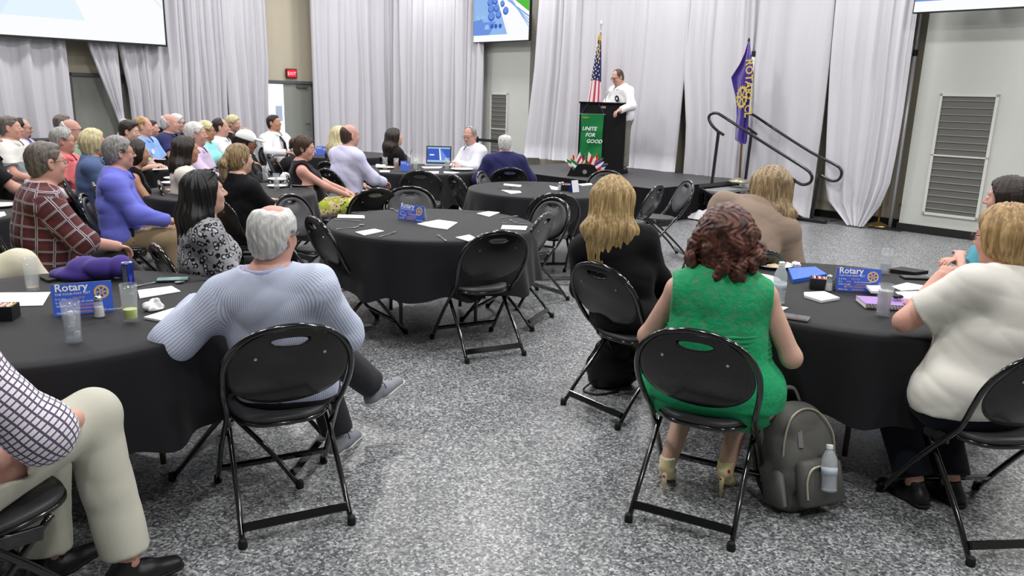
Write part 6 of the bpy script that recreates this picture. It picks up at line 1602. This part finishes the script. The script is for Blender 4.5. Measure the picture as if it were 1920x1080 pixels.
# ---- left table
a, b = px((101, 594), (214, 583)); card(a, b, .128, 'blue tent card on lower-left table, seen behind water glass')
glass(at(139, 641, TZ), 'glass of iced water before the card on lower-left table', .72, M_ICEW, h=.158, extra=icecubes)
glass(at(246, 603, TZ), 'glass of lime-green drink on lower-left table', .34, M_LIMEADE, h=.158)
glass(at(62, 545, TZ), 'nearly empty glass at rear left of lower-left table', .12, mat('last_amber_sip', (160, 140, 90), .2, alpha=.7), h=.155)
shaker(at(187, 594, TZ), 'salt shaker before the card on lower-left table', .09)
g = empty('drink_can', at(242, 541, TZ), 0, 'slim blue and silver drink can behind green drink', 'can')
q = MB(); q.lathe([(.022, 0), (.0265, .006), (.0265, .115), (.024, .124)], 20); q.m = 1; q.lathe([(.0245, .122), (.0245, .126), (.021, .124), (0, .122)], 20); q.build('can_body', [mat('blue_can_print', (40, 60, 160), .25, metal=.6), M_SIL], g, smooth='auto')
q = MB(); q.box((0, -.0262, .06), (.02, .003, .11)); q.build('silver_panel', M_SIL, g)
q = MB(); q.box((0, 0, .127), (.018, .01, .0015)); q.build('pull_tab', M_SIL, g)
F = Field(vec(-.2, -.12, 0), vec(.2, .12, .13), .0075)
for c, r_ in (((-.10, 0, .02), (.09, .06, .022)), ((-.02, .01, .045), (.07, .06, .04)), ((.08, .01, .04), (.07, .055, .045)), ((.12, .0, .06), (.04, .045, .035))): F.ell(c, r_, None, .03)
F.folds(.022, 26, 3); F.cut(vec(0, 0, 0), vec(0, 0, -1)); v, f = F.mesh(); P = at(162, 527, TZ)
tag(mesh_obj('cloth_bag', v, f, mat('purple_cloth_bag', (62, 44, 128), .85, sheen=.2), None, smooth=True, loc=P+Vector((0, .06, 0))), 'crumpled purple cloth bag behind the lower-left card', 'bag')
sheet(px((0, 549), (95, 548), (80, 573), (0, 575)), TZ, 'white sheet at far left of lower-left table', 'paper_sheet', 'paper', 'white sheets and napkins', th=.0015)
sheet(px((258, 545), (322, 537), (339, 547), (262, 560)), TZ, 'white folded sheet behind the green drink', 'paper_sheet', 'paper', 'white sheets and napkins', th=.003)
sheet(px((270, 598), (345, 574), (352, 590), (340, 611)), TZ, 'white napkin under elbow of pinstriped shirt man', 'napkin', 'napkin', 'white sheets and napkins', th=.006, puff=.006)
crumple(at(291, 580, TZ), .045, 'crumpled napkin beside green drink on lower-left table', seed=1)
phone(at(324, 526, TZ), .3, 'phone with teal screen at rear of lower-left table', mat('teal_phone_screen', (110, 146, 142), .2))
cutlery(at(262, 536, TZ), at(298, 529, TZ), 'knife', 'knife beside can on lower-left table')
cutlery(at(378, 526, TZ), at(343, 530, TZ), 'spoon', 'spoon beside teal phone')
caddy(at(4, 597, TZ), .2, 'black caddy of pink sachets cut by left picture edge', 1.15)
sheet(px((75, 523), (120, 514), (135, 522), (90, 530)), TZ, 'flat black folder behind empty glass', 'folder', 'folder', m=M_BASE, th=.012)
# ---- right table
a, b = px((1567, 545), (1650, 549)); card(a, b, .118, 'blue tent card on right table before green-dress woman')
g = glass(at(1654, 592, TZ), 'glass of iced water with lime on right table', .8, M_LILACW, h=.150, r_=.036, extra=lambda g, h, r: (lime(g, h, r), icecubes(g, h, r)))
glass(at(1658, 513, TZ), 'half-empty water glass behind the right table card', .4, M_ICEW, h=.150)
def bottle(P, label, h=.20, tilt=None, water=True):
    g = empty('water_bottle', P, 0, label, 'bottle', 'plastic water bottles')
    pr = [(.026, 0), (.031, .006)]
    for k in range(9): pr += [(.0315, .012+.010*k), (.0285, .017+.010*k)]
    pr += [(.0315, .108), (.0315, .128), (.028, .148), (.017, .172), (.0125, .178), (.0125, .186)]
    pr = [(r, z*h/.2) for r, z in pr]
    q = MB(); q.lathe(pr, 20); q.build('plastic_body', mat('clear_bottle_plastic', (214, 222, 230), .06, alpha=.42, spec=.9), g, smooth=True)
    q = MB(); q.lathe([(.0145, .182*h/.2), (.0145, .197*h/.2), (.012, .2*h/.2), (0, .2*h/.2)], 16); q.build('cap', mat('white_bottle_cap', (236, 238, 240), .4), g)
    q = MB(); q.lathe([(.0322, .072*h/.2), (.0322, .104*h/.2)], 20); q.build('label_band', mat('pale_bottle_label', (206, 220, 230), .5, alpha=.8), g, smooth=True)
    return g
bottle(at(1458, 569, TZ), 'clear plastic water bottle by green dress shoulder', .205)
g = plate(at(1414, 528, TZ), .135, 'plate with food scraps beside the auburn curls', True, 1)
plate(at(1447, 500, TZ), .12, 'plate with scraps below the taupe sweater', True, 2)
crumple(at(1492, 503, TZ), .04, 'crumpled napkin beside blue folder', seed=2)
F_BLUE = mat('bright_blue_folder', (48, 104, 208), .45)
sheet(px((1477, 509), (1528, 506), (1550, 520), (1486, 531)), TZ, 'bright blue folder beside the water bottle', 'folder', 'folder', m=F_BLUE, th=.02)
caddy(at(1538, 541, TZ), -.3, 'black caddy of pink sachets beside right table shaker', 1.15)
shaker(at(1553, 545, TZ), 'salt shaker left of the right table card', .085)
sheet(px((1507, 552), (1545, 550), (1574, 562), (1540, 568), (1508, 558)), TZ, 'folded white napkin in middle of right table', 'napkin', 'napkin', 'white sheets and napkins', th=.012)
phone(at(1484, 596, TZ), -.5, 'phone near edge of right table below water bottle')
sheet(px((1440, 571), (1478, 577), (1446, 593), (1430, 590)), TZ, 'white paper between green dress and phone', 'paper_sheet', 'paper', 'white sheets and napkins', th=.002)
g = empty('spiral_notebook', at(1668, 574, TZ), -.12, 'purple spiral notebook under iced water glass', 'notebook')
q = MB(); q.box((0, 0, .012), (.27, .15, .02)); q.build('pages', M_PAPER, g)
q = MB(); q.box((0, 0, .024), (.275, .155, .003), bev=.001); q.build('cover', mat('lilac_notebook_cover', (158, 124, 190), .5), g)
q = MB()
for k in range(18): q.lathe([(.0105, -.0012), (.0125, 0), (.0105, .0012)], 10, (-.128+.0148*k, -.078, .013), R=Matrix.Rotation(PI/2, 3, 'Y'))
q.build('wire_binding', mat('pale_gold_wire', (196, 186, 160), .3, metal=.8), g)['kind'] = 'stuff'
sheet([V3(p) for p in px((1622, 549), (1648, 549), (1652, 561), (1632, 560))], TZ+.028, 'small white notepad on the purple notebook', 'notepad', 'notepad', th=.012)
sheet(px((1672, 538), (1700, 531), (1735, 537), (1738, 543), (1690, 546)), TZ, 'white napkin behind keys on right table', 'napkin', 'napkin', 'white sheets and napkins', th=.004)
sheet(px((1678, 548), (1738, 546), (1762, 558), (1735, 577), (1700, 566)), TZ, 'white sheets beside blouse sleeve on right table', 'paper_sheet', 'paper', 'white sheets and napkins', th=.003)
g = empty('key_bunch', at(1688, 562, TZ+.03), .2, 'bunch of keys with round fob on notebook', 'keys')
q = MB(); 
for k in range(4): q.box((.01*k-.02, .006*k, .004+.003*k), (.055, .012, .002), R=Matrix.Rotation(.5*k, 3, 'Z'))
q.build('key_blades', M_SIL, g)['kind'] = 'stuff'
q = MB(); q.box((-.015, .005, .016), (.05, .03, .014), bev=.006); q.build('car_fob', M_BASE, g)
q = MB(); q.lathe([(.028, 0), (.028, .005), (0, .005)], 20, (.065, -.02, .002)); q.build('round_fob', mat('cream_round_fob', (206, 204, 176), .5), g)
phone(at(1716, 522, TZ), -.05, 'black phone at rear right of right table', M_SCREENB)
sheet(px((1664, 510), (1690, 506), (1740, 514), (1715, 517)), TZ, 'black glasses case at rear of right table', 'glasses_case', 'case', m=M_BASE, th=.02)
# ---- mid-room table
a, b = px((746, 410), (792, 417)); card(a, b, .115, 'blue tent card alone on mid-room table')
sheet(px((782, 421), (822, 413), (858, 418), (838, 431), (808, 427)), TZ, 'large white paper in middle of mid-room table', 'paper_sheet', 'paper', 'white sheets and napkins', th=.004, puff=.006)
nap = [(((634, 403), (683, 405), (684, 410), (632, 409)), 'white napkin at left edge of mid-room table'), (((666, 436), (702, 430), (720, 434), (683, 442)), 'white napkin at near left of mid-room table'),
       (((854, 446), (880, 441), (892, 447), (878, 453)), 'white napkin at near right of mid-room table beside chair back'), (((894, 401), (915, 397), (937, 399), (917, 407)), 'white napkin at far right of mid-room table'),
       (((942, 423), (989, 425), (986, 432), (939, 430)), 'white napkin at right edge of mid-room table')]
for p_, l_ in nap: sheet(px(*p_), TZ, l_, 'napkin', 'napkin', 'white sheets and napkins', th=.005)
for (p, q_, k, l) in [((636, 430), (664, 427), 'knife', 'knife at near left of mid-room table'), ((664, 428), (680, 422), 'spoon', 'spoon beside near-left knife, mid-room table'), ((711, 445), (741, 436), 'fork', 'fork at near edge of mid-room table left of centre'), ((839, 454), (820, 441), 'fork', 'fork pointing away at near edge of mid-room table'),
                      ((626, 412), (672, 415), 'knife', 'knife beside left napkin, mid-room table'), ((660, 399), (697, 397), 'fork', 'fork beyond left napkin, mid-room table'), ((748, 399), (732, 391), 'spoon', 'spoon behind the mid-room card on left'), ((872, 398), (904, 397), 'fork', 'fork beside far right napkin, mid-room table'),
                      ((940, 409), (970, 406), 'spoon', 'spoon at right of mid-room table by grey pad'), ((942, 419), (988, 421), 'knife', 'knife above right napkin, mid-room table'), ((956, 413), (968, 419), 'fork', 'fork crossing right knife, mid-room table')]:
    cutlery(at(*p, TZ), at(*q_, TZ), k, l)
# ---- stage-front table
a, b = px((1079, 359), (1067, 360)); card(a, b, .12, 'tent card seen edge-on on stage-front table', 0)
shaker(at(1049, 357, TZ), 'salt shaker beside edge-on card', .085); shaker(at(1054, 356, TZ), 'second salt shaker beside sachet caddy, stage-front table', .085); caddy(at(1062, 357, TZ), 0, 'black caddy beside edge-on card on stage-front table', 1.2)
for p_, l_ in ((((945, 345), (978, 348), (976, 351), (944, 348)), 'white napkin at rear left of stage-front table'), (((940, 357), (975, 359), (978, 362), (958, 364)), 'white napkin at left of stage-front table'), (((1030, 349), (1046, 352), (1048, 357), (1034, 356)), 'white napkin beside shaker on stage-front table'),
               (((1083, 346), (1108, 344), (1111, 347), (1092, 349)), 'white napkin at rear right of stage-front table')): sheet(px(*p_), TZ, l_, 'napkin', 'napkin', 'white sheets and napkins', th=.006)
cutlery(at(936, 353, TZ), at(958, 353, TZ), 'spoon', 'spoon between left napkins of stage-front table'); cutlery(at(975, 343, TZ), at(990, 345, TZ), 'fork', 'fork behind rear-left napkin of stage-front table'); cutlery(at(1049, 366, TZ), at(1060, 368, TZ), 'spoon', 'spoon before edge-on card')
# ---- laptop table
g = empty('laptop', at(821, 311, TZ), .02, 'open laptop with blue slide on its screen', 'laptop')
q = MB(); q.box((0, 0, .01), (.34, .24, .018), bev=.004); q.build('keyboard_base', mat('grey_laptop_shell', (150, 152, 156), .4, metal=.5), g)
Rl = Matrix.Rotation(-.25, 3, 'X'); hinge = Vector((0, .12, .02))
q = MB(); q.box(hinge+Rl @ Vector((0, 0, .12)), (.34, .01, .24), R=Rl, bev=.003); ls_ = q.build('lid', M_BASE, g)
q = MB(); ms = [E_DEEP, E_LINE, E_WHITE, E_MID]
def lp(u, v, k=0): return hinge+Rl @ Vector((-.155+.31*u, -.0056-.0004*k, .018+.205*v))
q.add([lp(0, 0), lp(1, 0), lp(1, 1), lp(0, 1)], [(0, 1, 2, 3)]); q.m = 1; q.add([lp(0, 0, 1), lp(1, 0, 1), lp(1, .14, 1), lp(0, .14, 1)], [(0, 1, 2, 3)]); q.add([lp(0, .9, 1), lp(1, .9, 1), lp(1, 1, 1), lp(0, 1, 1)], [(0, 1, 2, 3)])
q.m = 2; q.add([lp(.55, .14, 2), lp(.62, .14, 2), lp(.56, .9, 2), lp(.51, .9, 2)], [(0, 1, 2, 3)]); q.add([lp(.1, .45, 2), lp(.3, .45, 2), lp(.3, .53, 2), lp(.1, .53, 2)], [(0, 1, 2, 3)]); q.m = 3; q.add([lp(.62, .14, 1), lp(.95, .14, 1), lp(.6, .85, 1)], [(0, 1, 2)])
q.build('laptop_screen', ms, ls_)
glass(at(722, 318, TZ), 'empty glass before dark-haired woman', None); glass(at(743, 320, TZ), 'glass of amber iced tea on laptop table', .6, M_TEA)
glass(at(779, 318, TZ), 'water glass with lime right of laptop table card', .5, M_ICEW, extra=lime); glass(at(838, 319, TZ), 'glass of iced water beside the laptop', .75, M_ICEW, extra=lime); glass(at(768, 312, TZ), 'glass with dark straw behind laptop table card', .4, M_ICEW, extra=lambda g, h, r: (lambda q: (q.tube([(0, 0, .02), (.02, 0, .2), (.035, 0, .23)], .003, 6), q.build('straw', M_RAIL, g)))(MB()))
a, b = px((752, 321), (768, 321)); card(a, b, .125, 'blue tent card on laptop table beside iced tea', 0)
crumple(at(712, 315, TZ), .06, 'white crumpled napkin on plate before dark-haired woman', seed=4); plate(at(725, 316, TZ), .11, 'small plate with greens on laptop table', True, 3)
for p_, l_ in ((((712, 320), (731, 320), (731, 323), (712, 323)), 'white napkin left on laptop table'), (((805, 322), (823, 322), (822, 326), (804, 326)), 'white napkin in front of the laptop'), (((832, 322), (862, 324), (850, 326), (832, 325)), 'white napkin right of laptop front'), (((790, 313), (830, 313), (826, 316), (795, 316)), 'white sheet just before laptop keyboard')): sheet(px(*p_), TZ, l_, 'napkin', 'napkin', 'white sheets and napkins', th=.006)
plate(at(866, 319, TZ), .15, 'white plate before bearded man'); 
# ---- ponytail table
glass(at(519, 355, TZ), 'glass of ice nearest edge on floral-skirt table', .5, M_ICEW, extra=icecubes); glass(at(498, 338, TZ), 'empty glass behind iced glass, floral-skirt table', None)
plate(at(527, 338, TZ), .14, 'plate with napkin heap on floral-skirt table'); crumple(at(533, 335, TZ+.02), .07, 'napkin heap on plate, floral-skirt table', seed=6); plate(at(566, 348, TZ), .15, 'clean-looking plate at right edge of floral-skirt table'); plate(at(520, 351, TZ), .1, 'side plate behind iced glass, floral-skirt table')
cutlery(at(545, 356, TZ), at(560, 354, TZ), 'fork', 'fork resting at right plate, floral-skirt table')
plate(at(330, 336, TZ), .12, 'plate at left of floral-skirt table beneath cream top'); plate(at(322, 345, TZ), .1, 'low bowl plate left of black-haired woman head')
# ---- crowd table
glass(at(272, 315, TZ), 'left glass before young man in charcoal polo', .4, M_ICEW); glass(at(282, 316, TZ), 'right glass before young man in charcoal polo', .3, M_ICEW, extra=lime)
sheet(px((288, 315), (324, 312), (324, 317), (286, 319)), TZ, 'white sheet on crowd table edge', 'paper_sheet', 'paper', 'white sheets and napkins'); caddy(at(302, 309, TZ), 0, 'black caddy on the crowd table', 1.3); sheet(px((308, 304), (325, 304), (323, 307), (307, 307)), TZ, 'small white sheet behind crowd table caddy', 'paper_sheet', 'paper', 'white sheets and napkins')
# ---- table at far left
sheet(px((-10, 400), (8, 398), (12, 404), (0, 408)), TZ, 'white napkin at left edge beside plaid sleeve', 'napkin', 'napkin', 'white sheets and napkins', th=.006); plate(at(-4, 388, TZ), .13, 'cream plate cut by left picture edge beside plaid sleeve')
# ---- far table card
a, b = px((592, 291), (612, 291)); card(a, b, .13, 'blue tent card on far table before drapes', 0); sheet(px((575, 287), (589, 287), (588, 291), (574, 291)), TZ, 'white bits beside far table card', 'napkin', 'napkin', 'white sheets and napkins', th=.01)
# ---- floor things
BP = at(1518, 970, 0)
g = empty('backpack', (BP.x+.0, BP.y+.10, 0), .35, 'grey backpack leaning beside green-dress chair on floor', 'backpack')
Rt = Matrix.Rotation(-.28, 3, 'X')
Rn = np.array(Rt)
F = Field(vec(-.22, -.2, 0), vec(.22, .3, .50), .009)
for c, r_ in (((-.055, 0, .13), (.11, .095, .14)), ((.055, 0, .13), (.11, .095, .14)), ((-.05, 0, .26), (.105, .09, .15)), ((.05, 0, .26), (.105, .09, .15)), ((0, .0, .36), (.115, .08, .085))): F.ell(Rn@vec(c), r_, Rn, .05)
F.folds(.009, 30, 8); F.cut(vec(0, 0, .004), vec(0, 0, -1)); v, f = F.mesh(); M_BPK = mat('grey_backpack_nylon', (88, 88, 85), .6, bump=(300, .3)); mesh_obj('bag_body', v, f, M_BPK, g, smooth=True)
def bpp(x, y, z): return Rt @ Vector((x, y, z))
for nm_, c_, z_, tw_ in (('front_pocket', (0, -.125, .125), (.22, .07, .19), 0), ('side_pocket', (.148, -.02, .10), (.05, .13, .16), .05), ('side_pocket', (-.148, -.02, .10), (.05, .13, .16), -.05)):
    q = MB(); q.box(Rt @ Vector(c_), z_, R=Rt @ Matrix.Rotation(tw_, 3, 'Y'), bev=.028, taper=.93); q.build(nm_, M_BPK, g, smooth=True)
M_ZIP = mat('pale_zip', (186, 182, 160), .4, metal=.4)
q = MB(); q.tube(bez([bpp(-.135, -.07, .20), bpp(-.125, -.082, .31), bpp(-.075, -.075, .395), bpp(0, -.075, .425), bpp(.075, -.075, .395), bpp(.125, -.082, .31), bpp(.135, -.07, .20)], 6), .0045, 6); q.build('main_zip', M_ZIP, g)
q = MB(); q.tube(bez([bpp(-.095, -.162, .07), bpp(-.09, -.163, .15), bpp(-.05, -.163, .195), bpp(.06, -.163, .197)], 5), .0045, 6); q.build('pocket_zip', M_ZIP, g)
q = MB(); q.tube(bez([bpp(-.05, .02, .44), bpp(-.03, .03, .50), bpp(.03, .03, .50), bpp(.05, .02, .44)], 5), .011, 6, flat=.5); q.build('carry_handle', M_BPK, g, smooth=True)
for sx in (-1, 1):
    q = MB(); q.tube(bez([bpp(sx*.06, .08, .42), bpp(sx*.09, .16, .30), bpp(sx*.10, .15, .12), bpp(sx*.10, .10, .04)], 5), .022, 6, flat=.35); q.build('shoulder_strap', M_BASE, g, smooth=True)
q = MB(); q.tube([bpp(-.04, -.075, .38), bpp(-.06, -.10, .27)], .014, 4, flat=.3); q.build('front_strap', mat('light_grey_webbing', (110, 110, 106), .7), g)
bt = bottle(g.location+Matrix.Rotation(.35, 3, 'Z') @ bpp(-.01, -.19, .10), 'small water bottle propped against front of grey backpack', .19); bt.rotation_euler = (-.28, .12, .35)
HB = at(1150, 722, 0)
g = empty('handbag', HB, .3, 'black handbag on floor under blonde woman chair', 'handbag')
F = Field(vec(-.2, -.12, 0), vec(.2, .12, .32), .01); F.ell(vec(0, 0, .12), (.17, .09, .14), None, .03); F.ell(vec(0, 0, .22), (.13, .05, .09), None, .04); F.folds(.01, 24, 4); F.cut(vec(0, 0, .003), vec(0, 0, -1)); v, f = F.mesh(); mesh_obj('bag_body', v, f, mat('black_bag_leather', (20, 20, 21), .4), g, smooth=True)
q = MB(); q.tube(bez([(-.12, 0, .24), (-.08, -.04, .34), (.05, -.04, .35), (.12, 0, .25)], 6), .007, 6); q.build('bag_handle', mat('black_bag_leather', (20, 20, 21), .4), g, smooth=True)
q = MB(); q.tube(bez([(-.15, -.03, .05), (-.22, -.06, .008), (-.16, -.14, .008), (-.02, -.12, .008)], 6), .006, 6); q.build('trailing_strap', M_BASE, g, smooth=True)
# ---- background furniture by the left wall
def draped_table(P, w, d, h, ang, label):
    g = empty('draped_table', P, ang, label, 'table', 'black draped tables by the left wall'); q = MB(); q.box((0, 0, h-.015), (w, d, .03), bev=.008); q.build('table_top', M_BLACKCLOTH, g)
    pleated('table_skirt', [(-w/2, d/2), (-w/2, -d/2), (w/2, -d/2), (w/2, d/2), (-w/2, d/2)], .01, h-.02, M_SKIRT, g, flare=.02, step=.05); return g
draped_table(W(-15.3, 3.3), 1.83, .6, .76, AA, 'black draped long table before left drapes behind seated men')
draped_table(W(-15.2, 5.3), .6, .5, .95, AA, 'tall narrow black stand before tied drape')
cg = empty('utility_cart', W(-15.4, 2.7, .765), AA, 'grey plastic crate set on draped table at far left', 'crate')
q = MB()
for sy in (-1, 1): q.box((0, sy*.2, .13), (.6, .02, .26), bev=.005)
for sx in (-1, 1): q.box((sx*.3, 0, .13), (.02, .4, .26), bev=.005)
q.box((0, 0, .01), (.6, .4, .02)); q.box((0, -.215, .25), (.64, .02, .03)); q.build('crate_body', mat('grey_green_crate', (128, 134, 130), .6), cg); cg.name = 'plastic_crate'
# retractable belt barrier behind the bearded man
pa, pb = at_d(893, 284, 9.3), at_d(940, 284, 9.3)
for P_, l_ in ((pa, 'black belt barrier post behind bearded man'), (pb, 'black belt barrier post beside white-haired man in navy')):
    g = empty('barrier_post', (P_.x, P_.y, 0), 0, l_, 'post', 'black belt barrier posts'); q = MB(); q.lathe([(.17, 0), (.17, .015), (.04, .035), (.03, .06)], 20); q.build('base', M_BASE, g, smooth=True)
    q = MB(); q.tube([(0, 0, .04), (0, 0, .90)], .03, 12); q.build('post_tube', M_GLOSS, g, smooth=True); q = MB(); q.lathe([(.036, .86), (.038, .87), (.038, .97), (.03, .98), (0, .98)], 14); q.build('belt_head', M_BASE, g)
d_ = (pb-pa); q = MB(); q.box((0, 0, 0), (Vector((d_.x, d_.y)).length-.07, .003, .05)); o = q.build('barrier_belt', M_BASE, None, loc=((pa.x+pb.x)/2, (pa.y+pb.y)/2, .925), rz=math.atan2(d_.y, d_.x)); tag(o, 'black belt stretched between two barrier posts', 'belt')
pc = at_d(830, 278, 9.75)
g = empty('clutter_stand', (pc.x, pc.y, 0), .1, 'low black stand in place of projector-like clutter behind the laptop lid', 'stand'); q = MB(); q.tube([(0, 0, 0), (0, 0, pc.z-.02)], .015, 8); [q.tube([(0, 0, .25), (.25*math.cos(a_), .25*math.sin(a_), .01)], .008, 6) for a_ in (0, 2.1, 4.2)]; q.build('stand_legs', M_RAIL, g); q = MB(); q.box((0, 0, pc.z-.01), (.32, .22, .02)); q.build('tray', M_RAIL, g); q = MB(); q.box((-.03, 0, pc.z+.005), (.22, .16, .01)); q.build('papers', M_PAPER, g)  # made-up stand and tray in place of projector-like clutter behind the laptop
